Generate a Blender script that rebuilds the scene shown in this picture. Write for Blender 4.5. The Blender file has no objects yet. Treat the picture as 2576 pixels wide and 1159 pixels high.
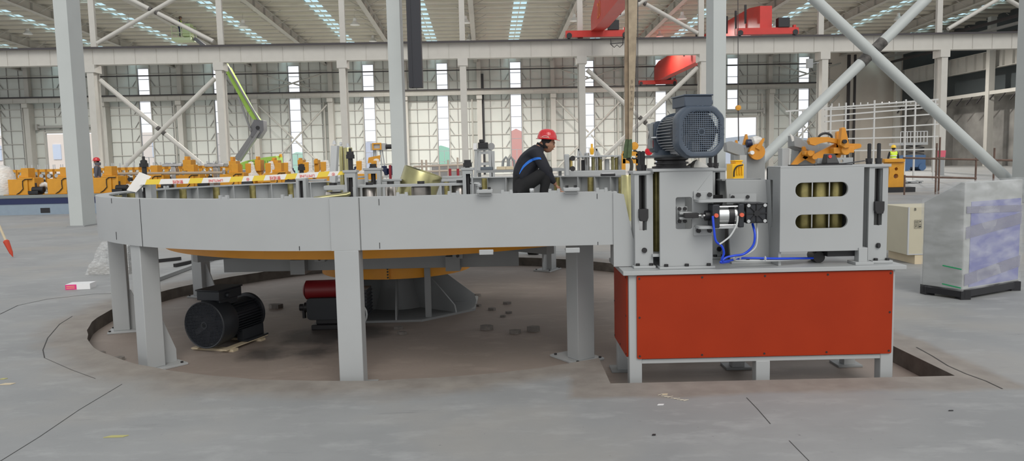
import bpy, bmesh, math, random
from mathutils import Vector, Matrix, geometry
PI = math.pi
random.seed(7)
scn = bpy.context.scene
COL = scn.collection

# ------------------------------------------------------------------ camera
F = 1860.0                      # focal length in pixels of the 2576 px wide frame
TH = math.atan(173.0 / F); RHO = 0.0224
cam_d = bpy.data.cameras.new('camera'); cam = bpy.data.objects.new('camera', cam_d); COL.objects.link(cam)
cam_d.sensor_width = 36.0; cam_d.lens = 36.0 * F / 2576.0; cam_d.clip_end = 600
CP = Vector((0, 0, 1.5))
_f = Vector((0, math.cos(TH), -math.sin(TH))); _r0 = Vector((1, 0, 0)); _u0 = Vector((0, math.sin(TH), math.cos(TH)))
CR = _r0 * math.cos(RHO) - _u0 * math.sin(RHO); CU = _u0 * math.cos(RHO) + _r0 * math.sin(RHO)
M = Matrix.Identity(4)
for i in range(3):
    M[i][0] = CR[i]; M[i][1] = CU[i]; M[i][2] = -_f[i]; M[i][3] = CP[i]
cam.matrix_world = M
scn.camera = cam

# ------------------------------------------------------------------ world, sky light, exposure
w = bpy.data.worlds.new('sky'); scn.world = w; w.use_nodes = True
nt = w.node_tree; bg = nt.nodes['Background']
tc = nt.nodes.new('ShaderNodeTexCoord'); sep = nt.nodes.new('ShaderNodeSeparateXYZ'); rmp = nt.nodes.new('ShaderNodeValToRGB')
nt.links.new(tc.outputs['Generated'], sep.inputs[0]); nt.links.new(sep.outputs['Z'], rmp.inputs[0]); nt.links.new(rmp.outputs[0], bg.inputs[0])
rmp.color_ramp.elements[0].color = (0.97, 0.98, 1.0, 1); rmp.color_ramp.elements[1].color = (0.40, 0.42, 0.44, 1)
e_ = rmp.color_ramp.elements.new(0.22); e_.color = (0.95, 0.96, 0.98, 1); e_ = rmp.color_ramp.elements.new(0.5); e_.color = (0.60, 0.62, 0.64, 1)
bg.inputs[1].default_value = 1.15
sun_d = bpy.data.lights.new('daylight', 'SUN'); sun = bpy.data.objects.new('daylight', sun_d); COL.objects.link(sun)
sun_d.energy = 1.55; sun_d.angle = math.radians(34); sun_d.color = (1.0, 0.97, 0.92)
sun.rotation_euler = (math.radians(47), 0, math.radians(14)); sun.location = (0, -5, 30)
LAMP_W = 2100.0
scn.view_settings.view_transform = 'Standard'; scn.view_settings.look = 'None'
scn.view_settings.gamma = 1; scn.view_settings.use_curve_mapping = False
scn.view_settings.exposure = 0.0
try:
    scn.cycles.max_bounces = 8; scn.cycles.diffuse_bounces = 4; scn.cycles.transparent_max_bounces = 24
except Exception: pass

def P(px, py, Y):
    """world point at depth Y on the photograph's pixel (2576 x 1159)"""
    d = _f + CR * ((px - 1288.0) / F) + CU * ((579.5 - py) / F)
    return CP + d * (Y / d.y)
def PZ(px, py, z):
    d = _f + CR * ((px - 1288.0) / F) + CU * ((579.5 - py) / F)
    return CP + d * ((z - 1.5) / d.z)
AB = 0.033
def B(u, v, z=0.0):
    """the hall's own axes: u along the column rows, v across them"""
    return Vector((u * math.cos(AB) - v * math.sin(AB), u * math.sin(AB) + v * math.cos(AB), z))

# ------------------------------------------------------------------ mesh builder
ORI = {}
class MB:
    def __init__(s): s.v = []; s.f = []
    def add(s, vs, fs):
        n = len(s.v); s.v += [Vector(p) for p in vs]; s.f += [tuple(i + n for i in f) for f in fs]; return s
    def hexa(s, p):   # 8 points: bottom 4 ccw, top 4 ccw
        return s.add(p, [(3,2,1,0),(4,5,6,7),(0,1,5,4),(1,2,6,5),(2,3,7,6),(3,0,4,7)])
    def pb(s, x0, x1, y0, y1, z0, z1, rz=0, c=None):
        p = [(x0,y0,z0),(x1,y0,z0),(x1,y1,z0),(x0,y1,z0),(x0,y0,z1),(x1,y0,z1),(x1,y1,z1),(x0,y1,z1)]
        p = [Vector(q) for q in p]
        if rz:
            c = Vector(c) if c is not None else Vector(((x0+x1)/2, (y0+y1)/2, 0)); R = Matrix.Rotation(rz, 3, 'Z')
            p = [R @ (q - Vector((c.x, c.y, 0))) + Vector((c.x, c.y, 0)) for q in p]
        return s.hexa(p)
    def box(s, c, size, rz=0):
        return s.pb(c[0]-size[0]/2, c[0]+size[0]/2, c[1]-size[1]/2, c[1]+size[1]/2, c[2]-size[2]/2, c[2]+size[2]/2, rz)
    def bar(s, a, b, wdt, h, up=(0,0,1)):
        """rectangular bar from a to b"""
        a = Vector(a); b = Vector(b); d = (b - a).normalized(); up = Vector(up)
        if abs(d.dot(up)) > .98: up = Vector((0, 1, 0))
        r = d.cross(up).normalized() * wdt / 2; u = r.cross(d).normalized() * h / 2
        return s.hexa([a-r-u, a+r-u, a+r+u, a-r+u, b-r-u, b+r-u, b+r+u, b-r+u])
    def tube(s, pts, r, n=10, cap=True):
        pts = [Vector(p) for p in pts]; m = len(pts); rs = r if isinstance(r, (list, tuple)) else [r]*m
        prev = None; base = len(s.v); vs = []; fs = []
        for i, p in enumerate(pts):
            d = (pts[min(i+1, m-1)] - pts[max(i-1, 0)]).normalized()
            if prev is None:
                prev = d.orthogonal().normalized()
            prev = (prev - d * prev.dot(d)).normalized(); q = d.cross(prev)
            for k in range(n):
                a = 2*PI*k/n; vs.append(p + prev*math.cos(a)*rs[i] + q*math.sin(a)*rs[i])
        for i in range(m-1):
            for k in range(n):
                fs.append((i*n+k, i*n+(k+1)%n, (i+1)*n+(k+1)%n, (i+1)*n+k))
        if cap:
            fs.append(tuple(range(n))[::-1]); fs.append(tuple((m-1)*n+k for k in range(n)))
        return s.add(vs, fs)
    def cyl(s, a, b, r, n=20, r2=None):
        return s.tube([a, b], [r, r if r2 is None else r2], n)
    def lathe(s, prof, c=(0,0,0), n=24, axis=(0,0,1), sx=1, sy=1):
        """prof: (radius, height) along axis"""
        ax = Vector(axis).normalized(); x = ax.orthogonal().normalized() if abs(ax.z) < .99 else Vector((1,0,0)); y = ax.cross(x)
        c = Vector(c); vs = []; fs = []; m = len(prof)
        for (r, h) in prof:
            for k in range(n):
                a = 2*PI*k/n; vs.append(c + ax*h + x*(math.cos(a)*r*sx) + y*(math.sin(a)*r*sy))
        for i in range(m-1):
            for k in range(n): fs.append((i*n+k, i*n+(k+1)%n, (i+1)*n+(k+1)%n, (i+1)*n+k))
        if prof[0][0] > 1e-4: fs.append(tuple(range(n))[::-1])
        if prof[-1][0] > 1e-4: fs.append(tuple((m-1)*n+k for k in range(n)))
        return s.add(vs, fs)
    def plate(s, outer, holes=(), t0=0, t1=.01, T=None):
        """2D outline (a,b) with holes, extruded t0..t1; T maps (a,b,t)->xyz, default a=x b=z t=y"""
        T = T or (lambda a, b, t: (a, t, b))
        loops = [[Vector((a, b, 0)) for a, b in outer]] + [[Vector((a, b, 0)) for a, b in h] for h in holes]
        tri = geometry.tessellate_polygon(loops); flat = [p for l in loops for p in l]; n = len(flat)
        vs = [T(p.x, p.y, t0) for p in flat] + [T(p.x, p.y, t1) for p in flat]
        fs = [tuple(t) for t in tri] + [tuple(i+n for i in reversed(t)) for t in tri]; o = 0
        for l in loops:
            m = len(l)
            for i in range(m): fs.append((o+i, o+(i+1)%m, o+(i+1)%m+n, o+i+n))
            o += m
        return s.add(vs, fs)
    def arc(s, c, r0, r1, z0, z1, a0, a1, n=48):
        vs = []; fs = []
        for i in range(n+1):
            a = a0 + (a1-a0)*i/n; ca, sa = math.cos(a), math.sin(a)
            vs += [(c[0]+r0*ca, c[1]+r0*sa, z0), (c[0]+r1*ca, c[1]+r1*sa, z0), (c[0]+r1*ca, c[1]+r1*sa, z1), (c[0]+r0*ca, c[1]+r0*sa, z1)]
        for i in range(n):
            for k in range(4): fs.append((4*i+k, 4*i+(k+1)%4, 4*i+4+(k+1)%4, 4*i+4+k))
        if abs(abs(a1-a0)-2*PI) > 1e-3: fs += [(0,1,2,3), (4*n+3, 4*n+2, 4*n+1, 4*n)]
        return s.add(vs, fs)
    def rot(s, ang, c=(0,0,0), axis='Z'):
        R = Matrix.Rotation(ang, 3, axis); c = Vector(c); s.v = [R @ (p-c) + c for p in s.v]; return s
    def move(s, d): d = Vector(d); s.v = [p + d for p in s.v]; return s
    def xf(s, T): s.v = [T @ p for p in s.v]; return s
    def build(s, name, mat, parent=None, bevel=0, smooth=True, label=None):
        me = bpy.data.meshes.new(name); o0 = Vector((0,0,0))
        if parent is not None: o0 = ORI.get(parent.name, Vector((0,0,0)))
        me.from_pydata([tuple(p - o0) for p in s.v], [], s.f); me.update()
        bm = bmesh.new(); bm.from_mesh(me); bmesh.ops.remove_doubles(bm, verts=bm.verts, dist=1e-5)
        bmesh.ops.recalc_face_normals(bm, faces=bm.faces); bm.to_mesh(me); bm.free()
        if smooth:
            me.shade_smooth(); me.set_sharp_from_angle(angle=math.radians(38))
        me.materials.append(mat)
        o = bpy.data.objects.new(name, me); COL.objects.link(o)
        if parent is not None: o.parent = parent; ORI[o.name] = o0
        if bevel:
            b = o.modifiers.new('bevel', 'BEVEL'); b.width = bevel; b.segments = 2; b.limit_method = 'ANGLE'; b.angle_limit = math.radians(50)
        if label: o['label'] = label
        return o
def tag(o, label=None, cat=None, group=None, kind=None):
    if label: o['label'] = label
    if cat: o['category'] = cat
    if group: o['group'] = group
    if kind: o['kind'] = kind
    return o
def thing(name, label, cat, loc=(0,0,0), group=None, kind=None):
    """an Empty at the thing's base; parts are built in world coordinates and re-based on it"""
    o = bpy.data.objects.new(name, None); COL.objects.link(o); o.location = loc; o.empty_display_size = .2
    ORI[o.name] = Vector(loc)
    return tag(o, label, cat, group, kind)
def dup(root, loc, rz=0, label=None, group=None, sc=1.0):
    r = root.copy(); COL.objects.link(r); r.location = loc; r.rotation_euler = (0, 0, rz); r.scale = (sc, sc, sc)
    if label: r['label'] = label
    if group: r['group'] = group
    for ch in list(root.children):
        c = ch.copy(); COL.objects.link(c); c.parent = r
        for g in list(ch.children):
            d = g.copy(); COL.objects.link(d); d.parent = c
    return r
def bolts(parent, pts, n, r, h, mat, name='bolt', seg=6):
    n = Vector(n).normalized()
    for p in pts:
        p = Vector(p); MB().cyl(p - n*.003, p + n*h, r, seg).build(name, mat, parent, smooth=False)
def rrect(x0, x1, z0, z1, r, n=5):
    out = []
    for cx, cz, a in ((x1-r, z0+r, -PI/2), (x1-r, z1-r, 0), (x0+r, z1-r, PI/2), (x0+r, z0+r, PI)):
        for i in range(n+1):
            t = a + PI/2*i/n; out.append((cx + r*math.cos(t), cz + r*math.sin(t)))
    return out
def text_mesh(txt, size, T, mat, parent, name='lettering', depth=.001):
    cu = bpy.data.curves.new('t', 'FONT'); cu.body = txt; cu.size = size; cu.align_x = 'CENTER'; cu.align_y = 'CENTER'; cu.extrude = depth
    to = bpy.data.objects.new('t', cu); COL.objects.link(to)
    me = bpy.data.meshes.new_from_object(to.evaluated_get(bpy.context.evaluated_depsgraph_get()))
    bpy.data.objects.remove(to); me.name = name
    o0 = ORI.get(parent.name, Vector((0,0,0))) if parent else Vector((0,0,0))
    for v in me.vertices: v.co = Vector(T(v.co.x, v.co.y, v.co.z)) - o0
    me.materials.clear(); me.materials.append(mat)
    o = bpy.data.objects.new(name, me); COL.objects.link(o)
    if parent: o.parent = parent
    return o

# ------------------------------------------------------------------ materials
MATS = {}
def mat(name, col, rough=.5, metal=0, noise=0, nscale=6, bump=0, bscale=40, col2=None, coat=0, spec=.5):
    if name in MATS: return MATS[name]
    m = bpy.data.materials.new(name); m.use_nodes = True; n = m.node_tree; b = n.nodes['Principled BSDF']
    b.inputs['Base Color'].default_value = (*col, 1); b.inputs['Roughness'].default_value = rough; b.inputs['Metallic'].default_value = metal
    b.inputs['Specular IOR Level'].default_value = spec
    if coat: b.inputs['Coat Weight'].default_value = coat
    if noise or col2:
        tcn = n.nodes.new('ShaderNodeTexCoord'); nz = n.nodes.new('ShaderNodeTexNoise'); nz.inputs['Scale'].default_value = nscale; nz.inputs['Detail'].default_value = 5
        n.links.new(tcn.outputs['Object'], nz.inputs['Vector'])
        rp = n.nodes.new('ShaderNodeValToRGB'); rp.color_ramp.elements[0].position = .3; rp.color_ramp.elements[1].position = .7
        c2 = col2 or tuple(c * (1 - noise) for c in col)
        rp.color_ramp.elements[0].color = (*c2, 1); rp.color_ramp.elements[1].color = (*col, 1)
        n.links.new(nz.outputs['Fac'], rp.inputs[0]); n.links.new(rp.outputs[0], b.inputs['Base Color'])
    if bump:
        tcn = n.nodes.new('ShaderNodeTexCoord'); nz = n.nodes.new('ShaderNodeTexNoise'); nz.inputs['Scale'].default_value = bscale
        n.links.new(tcn.outputs['Object'], nz.inputs['Vector']); bp = n.nodes.new('ShaderNodeBump'); bp.inputs['Strength'].default_value = bump
        bp.inputs['Distance'].default_value = .01
        n.links.new(nz.outputs['Fac'], bp.inputs['Height']); n.links.new(bp.outputs[0], b.inputs['Normal'])
    MATS[name] = m; return m
PAINT = mat('pale_grey_paint', (.39,.402,.402), .42, noise=.05, nscale=3)
PAINT2 = mat('mid_grey_paint', (.27,.28,.28), .45, noise=.06)
STEELW = mat('building_white_paint', (.49,.475,.435), .55, noise=.06, nscale=2)
COLW = mat('column_white_paint', (.47,.495,.48), .5, noise=.05, nscale=1.5)
WALLM = mat('wall_sheet', (.62,.635,.595), .7, noise=.04, nscale=.8)
ROOFM = mat('roof_sheet', (.44,.42,.37), .7, noise=.1, nscale=1)
PURL = mat('purlin_steel', (.72,.69,.60), .6, noise=.06, nscale=.7)
DARK = mat('black_metal', (.012,.012,.014), .45)
BLK = mat('black_oxide_bolt', (.018,.017,.018), .5)
RAIL = mat('rail_steel', (.045,.04,.042), .6)
ORANGE = mat('orange_panel', (.34,.034,.009), .45, noise=.10, nscale=2.5, col2=(.30,.029,.008), spec=.15)
YEL = mat('machine_yellow', (.66,.30,.02), .45, noise=.12, nscale=5)
YEL2 = mat('decoiler_yellow', (.66,.27,.02), .45, noise=.12, nscale=5)
YEL3 = mat('turntable_yellow', (.80,.33,.015), .45, noise=.1)
RED = mat('crane_red', (.55,.035,.025), .4, noise=.12, nscale=1.5)
MOTOR = mat('motor_blue_grey', (.065,.085,.115), .38, noise=.1)
MOTORD = mat('motor_dark', (.020,.023,.028), .5)
MOTFIN = mat('motor_fin_silver', (.42,.43,.44), .4, metal=.35)
STEEL = mat('bright_steel', (.55,.55,.54), .25, metal=1, noise=.2, nscale=8)
OLIVE = mat('zinc_yellow_steel', (.46,.43,.22), .3, metal=.85, noise=.35, nscale=5)
OLIVE_D = mat('zinc_passivated_roller', (.36,.31,.12), .38, metal=.75, noise=.45, nscale=14)
NAVY = mat('navy_enamel', (.01,.018,.075), .45)
BLUEM = mat('blue_motor_paint', (.008,.014,.05), .45)
BEDM = mat('machine_bed_grey_blue', (.24,.30,.36), .5, noise=.08)
LIME = mat('lime_green', (.30,.50,.07), .4, noise=.06)
GREYB = mat('boom_grey', (.20,.20,.205), .45)
WHITE = mat('white_plastic', (.8,.8,.8), .4)
TEXTR = mat('print_red', (.75,.06,.05), .6)
TAPEY = mat('tape_yellow', (.82,.60,.06), .5)
TAPEW = mat('tape_white', (.82,.80,.76), .5)
RUST = mat('scaffold_rust', (.16,.10,.075), .75, noise=.4, nscale=4)
CREAM = mat('cream_panel', (.70,.64,.56), .7, noise=.06, nscale=.6)
DKWALL = mat('dark_grey_wall', (.085,.10,.105), .8, noise=.1, nscale=.4)
MOTT = mat('mottled_sheet', (.34,.33,.31), .45, noise=.55, nscale=.45)
CONC = mat('broken_concrete', (.22,.20,.18), .9, noise=.3, nscale=20, bump=.6)
KRAFT = mat('pale_wood', (.62,.52,.36), .7, noise=.12, nscale=3)
BLUEH = mat('blue_hose', (.01,.06,.62), .3)
CLEARH = mat('clear_hose', (.55,.57,.56), .25)
SILV = mat('aluminium', (.62,.63,.63), .3, metal=.9)
EXTM = mat('outside_building', (.82,.74,.68), .8)
EXTB = mat('outside_blue', (.62,.70,.85), .8)
LAMPW = mat('lamp_white', (.85,.85,.83), .5)

def film(name, alpha, tint=(.9,.92,.93), rough=.25, bump=.5, bscale=9):
    m = bpy.data.materials.new(name); m.use_nodes = True; n = m.node_tree; b = n.nodes['Principled BSDF']; out = n.nodes['Material Output']
    b.inputs['Base Color'].default_value = (*tint, 1); b.inputs['Roughness'].default_value = rough
    tr = n.nodes.new('ShaderNodeBsdfTransparent'); mx = n.nodes.new('ShaderNodeMixShader')
    tcn = n.nodes.new('ShaderNodeTexCoord'); nz = n.nodes.new('ShaderNodeTexNoise'); nz.inputs['Scale'].default_value = bscale; nz.inputs['Detail'].default_value = 6
    mp = n.nodes.new('ShaderNodeMapping'); mp.inputs['Scale'].default_value = (1, 1, 2.6); mp.inputs['Rotation'].default_value = (.4, .5, .3)
    n.links.new(tcn.outputs['Object'], mp.inputs[0]); n.links.new(mp.outputs[0], nz.inputs['Vector'])
    bp = n.nodes.new('ShaderNodeBump'); bp.inputs['Strength'].default_value = bump; bp.inputs['Distance'].default_value = .05
    n.links.new(nz.outputs['Fac'], bp.inputs['Height']); n.links.new(bp.outputs[0], b.inputs['Normal'])
    rp = n.nodes.new('ShaderNodeMapRange'); rp.inputs['From Min'].default_value = .35; rp.inputs['From Max'].default_value = .7
    rp.inputs['To Min'].default_value = max(alpha-.13, .02); rp.inputs['To Max'].default_value = min(alpha+.14, 1)
    n.links.new(nz.outputs['Fac'], rp.inputs[0]); n.links.new(rp.outputs[0], mx.inputs[0])
    n.links.new(tr.outputs[0], mx.inputs[1]); n.links.new(b.outputs[0], mx.inputs[2]); n.links.new(mx.outputs[0], out.inputs[0])
    return m
FILM = film('stretch_film', .15, bump=.22, bscale=4)
FILMW = film('white_sheet_plastic', .72, (.85,.83,.78))
FILMB = film('bag_plastic', .35, (.75,.76,.75), bscale=20)
def glass(name, tint, fac=.12):
    m = bpy.data.materials.new(name); m.use_nodes = True; n = m.node_tree; out = n.nodes['Material Output']; n.nodes.remove(n.nodes['Principled BSDF'])
    tr = n.nodes.new('ShaderNodeBsdfTransparent'); tr.inputs[0].default_value = (*tint, 1); gl = n.nodes.new('ShaderNodeBsdfGlossy'); gl.inputs['Roughness'].default_value = .1
    mx = n.nodes.new('ShaderNodeMixShader'); mx.inputs[0].default_value = fac
    n.links.new(tr.outputs[0], mx.inputs[1]); n.links.new(gl.outputs[0], mx.inputs[2]); n.links.new(mx.outputs[0], out.inputs[0]); return m
PANE = glass('window_glass', (.98,.99,1.0), .03)
SKYL = glass('skylight_sheet', (.76,.91,.95), .05)

def floor_mat(name, base, base2, dirt, ringdirt):
    m = bpy.data.materials.new(name); m.use_nodes = True; n = m.node_tree; b = n.nodes['Principled BSDF']; b.inputs['Roughness'].default_value = .62
    L = n.links.new; g = n.nodes.new('ShaderNodeNewGeometry')
    def noise(scale, detail=6, stretch=None, rough=.55):
        z = n.nodes.new('ShaderNodeTexNoise'); z.inputs['Scale'].default_value = scale; z.inputs['Detail'].default_value = detail; z.inputs['Roughness'].default_value = rough
        if stretch:
            mp = n.nodes.new('ShaderNodeMapping'); mp.inputs['Scale'].default_value = stretch; L(g.outputs['Position'], mp.inputs[0]); L(mp.outputs[0], z.inputs['Vector'])
        else: L(g.outputs['Position'], z.inputs['Vector'])
        return z
    def ramp(src, p0, p1, c0, c1):
        r = n.nodes.new('ShaderNodeValToRGB'); r.color_ramp.elements[0].position = p0; r.color_ramp.elements[1].position = p1
        r.color_ramp.elements[0].color = (*c0, 1); r.color_ramp.elements[1].color = (*c1, 1); L(src, r.inputs[0]); return r
    def mix(f, a, c, mode='MIX'):
        x = n.nodes.new('ShaderNodeMix'); x.data_type = 'RGBA'; x.blend_type = mode
        if hasattr(f, 'links') or not isinstance(f, float): L(f, x.inputs[0])
        else: x.inputs[0].default_value = f
        for s, i in ((a, 6), (c, 7)):
            if isinstance(s, tuple): x.inputs[i].default_value = (*s, 1)
            else: L(s, x.inputs[i])
        return x.outputs[2]
    c = ramp(noise(.9, 7).outputs[0], .32, .68, base2, base).outputs[0]
    blot = ramp(noise(2.3, 8, (1, 2.2, 1), .65).outputs[0], .52, .72, (0,0,0), (1,1,1))
    c = mix(blot.outputs[0], c, tuple(min(1, x*1.13) for x in base))
    st = ramp(noise(.45, 4).outputs[0], .48, .72, (0,0,0), (1,1,1)); c = mix(st.outputs[0], c, dirt)
    scr = ramp(noise(3.0, 9, (.35, 2.4, 1), .75).outputs[0], .60, .70, (0,0,0), (.55,.55,.55)); c = mix(scr.outputs[0], c, tuple(x*.78 for x in base2))
    spk = ramp(noise(26, 3).outputs[0], .70, .76, (0,0,0), (.6,.6,.6)); c = mix(spk.outputs[0], c, tuple(x*.6 for x in base2))
    if ringdirt:   # dusty mortar band cast round the pit
        vm = n.nodes.new('ShaderNodeVectorMath'); vm.operation = 'DISTANCE'; vm.inputs[1].default_value = (RC[0], RC[1], 0); L(g.outputs['Position'], vm.inputs[0])
        nz = noise(1.6, 5); ad = n.nodes.new('ShaderNodeMath'); ad.operation = 'MULTIPLY_ADD'; ad.inputs[1].default_value = .5; L(nz.outputs[0], ad.inputs[0]); L(vm.outputs['Value'], ad.inputs[2])
        r2 = ramp(ad.outputs[0], 0, 1, (1,1,1), (0,0,0)); mr = n.nodes.new('ShaderNodeMapRange'); mr.inputs['From Min'].default_value = RP + .45; mr.inputs['From Max'].default_value = RP + .72
        L(ad.outputs[0], mr.inputs[0]); L(mr.outputs[0], r2.inputs[0])
        # around the square pit as well
        sp = n.nodes.new('ShaderNodeSeparateXYZ'); L(g.outputs['Position'], sp.inputs[0])
        def sd(axis, cc, hw):
            a = n.nodes.new('ShaderNodeMath'); a.operation = 'SUBTRACT'; a.inputs[1].default_value = cc; L(sp.outputs[axis], a.inputs[0])
            q = n.nodes.new('ShaderNodeMath'); q.operation = 'ABSOLUTE'; L(a.outputs[0], q.inputs[0])
            e = n.nodes.new('ShaderNodeMath'); e.operation = 'SUBTRACT'; e.inputs[1].default_value = hw; L(q.outputs[0], e.inputs[0]); return e.outputs[0]
        mxn = n.nodes.new('ShaderNodeMath'); mxn.operation = 'MAXIMUM'; L(sd('X', 1.8, 1.16), mxn.inputs[0]); L(sd('Y', 5.43, .57), mxn.inputs[1])
        a2 = n.nodes.new('ShaderNodeMath'); a2.operation = 'MULTIPLY_ADD'; a2.inputs[1].default_value = .25; L(nz.outputs[0], a2.inputs[0]); L(mxn.outputs[0], a2.inputs[2])
        m2 = n.nodes.new('ShaderNodeMapRange'); m2.inputs['From Min'].default_value = .38; m2.inputs['From Max'].default_value = .46; m2.inputs['To Min'].default_value = 1; m2.inputs['To Max'].default_value = 0; L(a2.outputs[0], m2.inputs[0])
        mm = n.nodes.new('ShaderNodeMath'); mm.operation = 'MAXIMUM'; L(r2.outputs[0], mm.inputs[0]); L(m2.outputs[0], mm.inputs[1])
        sc = n.nodes.new('ShaderNodeMath'); sc.operation = 'MULTIPLY'; sc.inputs[1].default_value = .7; L(mm.outputs[0], sc.inputs[0])
        c = mix(sc.outputs[0], c, ramp(noise(5, 8).outputs[0], .35, .7, (.20,.165,.135), (.30,.262,.22)).outputs[0])
    else:          # oil patches left on the pit bed
        for (ox, oy, rr) in ((-1.9, 7.0, .42), (-2.2, 6.35, .28), (-1.75, 6.4, .25), (-1.5, 7.1, .35)):
            vm = n.nodes.new('ShaderNodeVectorMath'); vm.operation = 'DISTANCE'; vm.inputs[1].default_value = (ox, oy, -.13); L(g.outputs['Position'], vm.inputs[0])
            ad = n.nodes.new('ShaderNodeMath'); ad.operation = 'MULTIPLY_ADD'; ad.inputs[1].default_value = .35; L(noise(5, 6).outputs[0], ad.inputs[0]); L(vm.outputs['Value'], ad.inputs[2])
            mr = n.nodes.new('ShaderNodeMapRange'); mr.inputs['From Min'].default_value = rr; mr.inputs['From Max'].default_value = rr+.18; mr.inputs['To Min'].default_value = .75; mr.inputs['To Max'].default_value = 0
            L(ad.outputs[0], mr.inputs[0]); c = mix(mr.outputs[0], c, (.05,.045,.042))
    L(c, b.inputs['Base Color'])
    bp = n.nodes.new('ShaderNodeBump'); bp.inputs['Strength'].default_value = .35; bp.inputs['Distance'].default_value = .012
    L(noise(7, 9).outputs[0], bp.inputs['Height']); L(bp.outputs[0], b.inputs['Normal'])
    return m
RC = (-1.05, 8.4); RP = 3.35            # centre of the round pit, its radius
FLOORM = floor_mat('screeded_concrete', (.315,.318,.315), (.25,.255,.255), (.31,.29,.26), True)
PITM = floor_mat('dusty_pit_bed', (.32,.265,.23), (.25,.21,.18), (.24,.195,.165), False)
LIPM = mat('cut_concrete_edge', (.15,.13,.11), .9, noise=.45, nscale=7, bump=.7, bscale=15)

# ------------------------------------------------------------------ floor with the round pit and the square pit
rx0, rx1, ry0, ry1 = .64, 2.96, 4.86, 6.0
def hole_outline():
    out = [(rx0, ry0), (rx1, ry0), (rx1, ry1)]
    a_start = math.asin((ry1 - RC[1]) / RP)                      # right side, meets y = ry1
    a_end = -PI/2 + math.asin((rx0 - RC[0]) / RP)                # front, meets x = rx0
    n = 96; a_end += 2*PI
    for i in range(n+1):
        a = a_start + (a_end - a_start)*i/n
        j = random.uniform(-.012, .012) if 0 < i < n else 0
        out.append((RC[0] + (RP+j)*math.cos(a), RC[1] + (RP+j)*math.sin(a)))
    return out
HO = hole_outline(); PD = -.13
fl = MB(); outer = [(-120,-60), (120,-60), (120,170), (-120,170)]
loops = [[Vector((a,b,0)) for a,b in outer], [Vector((a,b,0)) for a,b in HO]]
fl.add([p for l in loops for p in l], [tuple(t) for t in geometry.tessellate_polygon(loops)])
floor = fl.build('floor', FLOORM, smooth=False); tag(floor, kind='structure')
for pol in floor.data.polygons:
    pass
bmf = bmesh.new(); bmf.from_mesh(floor.data)
for fc in bmf.faces:
    if fc.normal.z < 0: fc.normal_flip()
bmf.to_mesh(floor.data); bmf.free()
lm = MB(); n = len(HO); lm.add([(x,y,0) for x,y in HO] + [(x,y,PD) for x,y in HO], [(i,(i+1)%n,(i+1)%n+n,i+n) for i in range(n)])
lm.build('pit_edge', LIPM, floor, smooth=False)
MB().add([(x,y,PD) for x,y in HO], [tuple(range(n))]).build('pit_bed', PITM, floor, smooth=False)
def crack(pts, wd, name='floor_joint'):
    m = MB(); ps = [PZ(x, y, 0.0) for x, y in pts]
    for a, b in zip(ps[:-1], ps[1:]):
        d = (b-a).normalized(); s_ = Vector((-d.y, d.x, 0))*wd/2; z = Vector((0,0,.0015))
        m.add([a-s_+z, a+s_+z, b+s_+z, b-s_+z], [(0,1,2,3)])
    m.build(name, mat('dark_joint_line', (.05,.047,.045), .9), floor, smooth=False)  # plain dark colour of the floor joints and cracks
crack([(-40,1185), (100,1098), (200,1030), (307,966)], .005)
crack([(1878,1000), (1905,1028), (1938,1066)], .005); crack([(1985,1108), (2035,1159), (2080,1200)], .004)
crack([(2305,873), (2345,895), (2385,920), (2430,940), (2480,958), (2522,978)], .010, 'floor_crack')
crack([(112,900), (108,880), (120,850), (150,815), (182,795)], .008, 'floor_crack')
crack([(0,790), (45,768), (120,752), (240,739), (330,737)], .012, 'floor_crack')
crack([(112,900), (180,930), (240,952)], .004, 'floor_crack')
crack([(2270,560), (2400,562), (2576,555)], .02)

# ------------------------------------------------------------------ the hall
V1, V2, V3 = 20.5, 55.0, 91.5
EAVE = 14.5
def zr(v): return EAVE + .04*(V3 - v)
def bbox_uv(m, u0, u1, v0, v1, z0, z1):
    p = [B(u0,v0,z0), B(u1,v0,z0), B(u1,v1,z0), B(u0,v1,z0), B(u0,v0,z1), B(u1,v0,z1), B(u1,v1,z1), B(u0,v1,z1)]
    return m.hexa(p)
WU0, WU1 = -66.0, 52.0
win_u = [(-5.08 + 8.93*k) for k in range(-6, 6)]
doors = {(-49.73): 6.1, (30.64): 6.3}
def has_door(u): return any(abs(u-d) < 2 for d in doors)
wall = MB(); HW = .70
edges = WU0
for u in sorted(win_u):
    hw = HW; bbox_uv(wall, edges, u-(3.05 if has_door(u) else hw), V3, V3+.15, 0, 15.2)
    if has_door(u):
        dz = [doors[d] for d in doors if abs(u-d) < 2][0]
        bbox_uv(wall, u-3.05, u-hw, V3, V3+.15, dz, 15.2); bbox_uv(wall, u+hw, u+3.05, V3, V3+.15, dz, 15.2)
        bbox_uv(wall, u-hw, u+hw, V3, V3+.15, dz, dz+1.0); bbox_uv(wall, u-hw, u+hw, V3, V3+.15, 13.6, 15.2)
        edges = u+3.05
    else:
        bbox_uv(wall, u-hw, u+hw, V3, V3+.15, 13.6, 15.2); bbox_uv(wall, u-hw, u+hw, V3, V3+.15, 0, .3); edges = u+hw
bbox_uv(wall, edges, 41.5, V3, V3+.15, 0, 15.2)
wall_back = wall.build('wall_back', WALLM, smooth=False); tag(wall_back, kind='structure')
m = MB(); bbox_uv(m, 41.5, WU1, V3-.05, V3+.15, 0, 15.2); m.build('cream_cladding', CREAM, wall_back, smooth=False)
girt_z = [1.6, 3.25, 4.9, 6.5, 8.1, 9.0, 11.4, 12.9]
gaps = sorted((u-(3.05 if False else HW), u+HW, u) for u in win_u)
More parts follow.
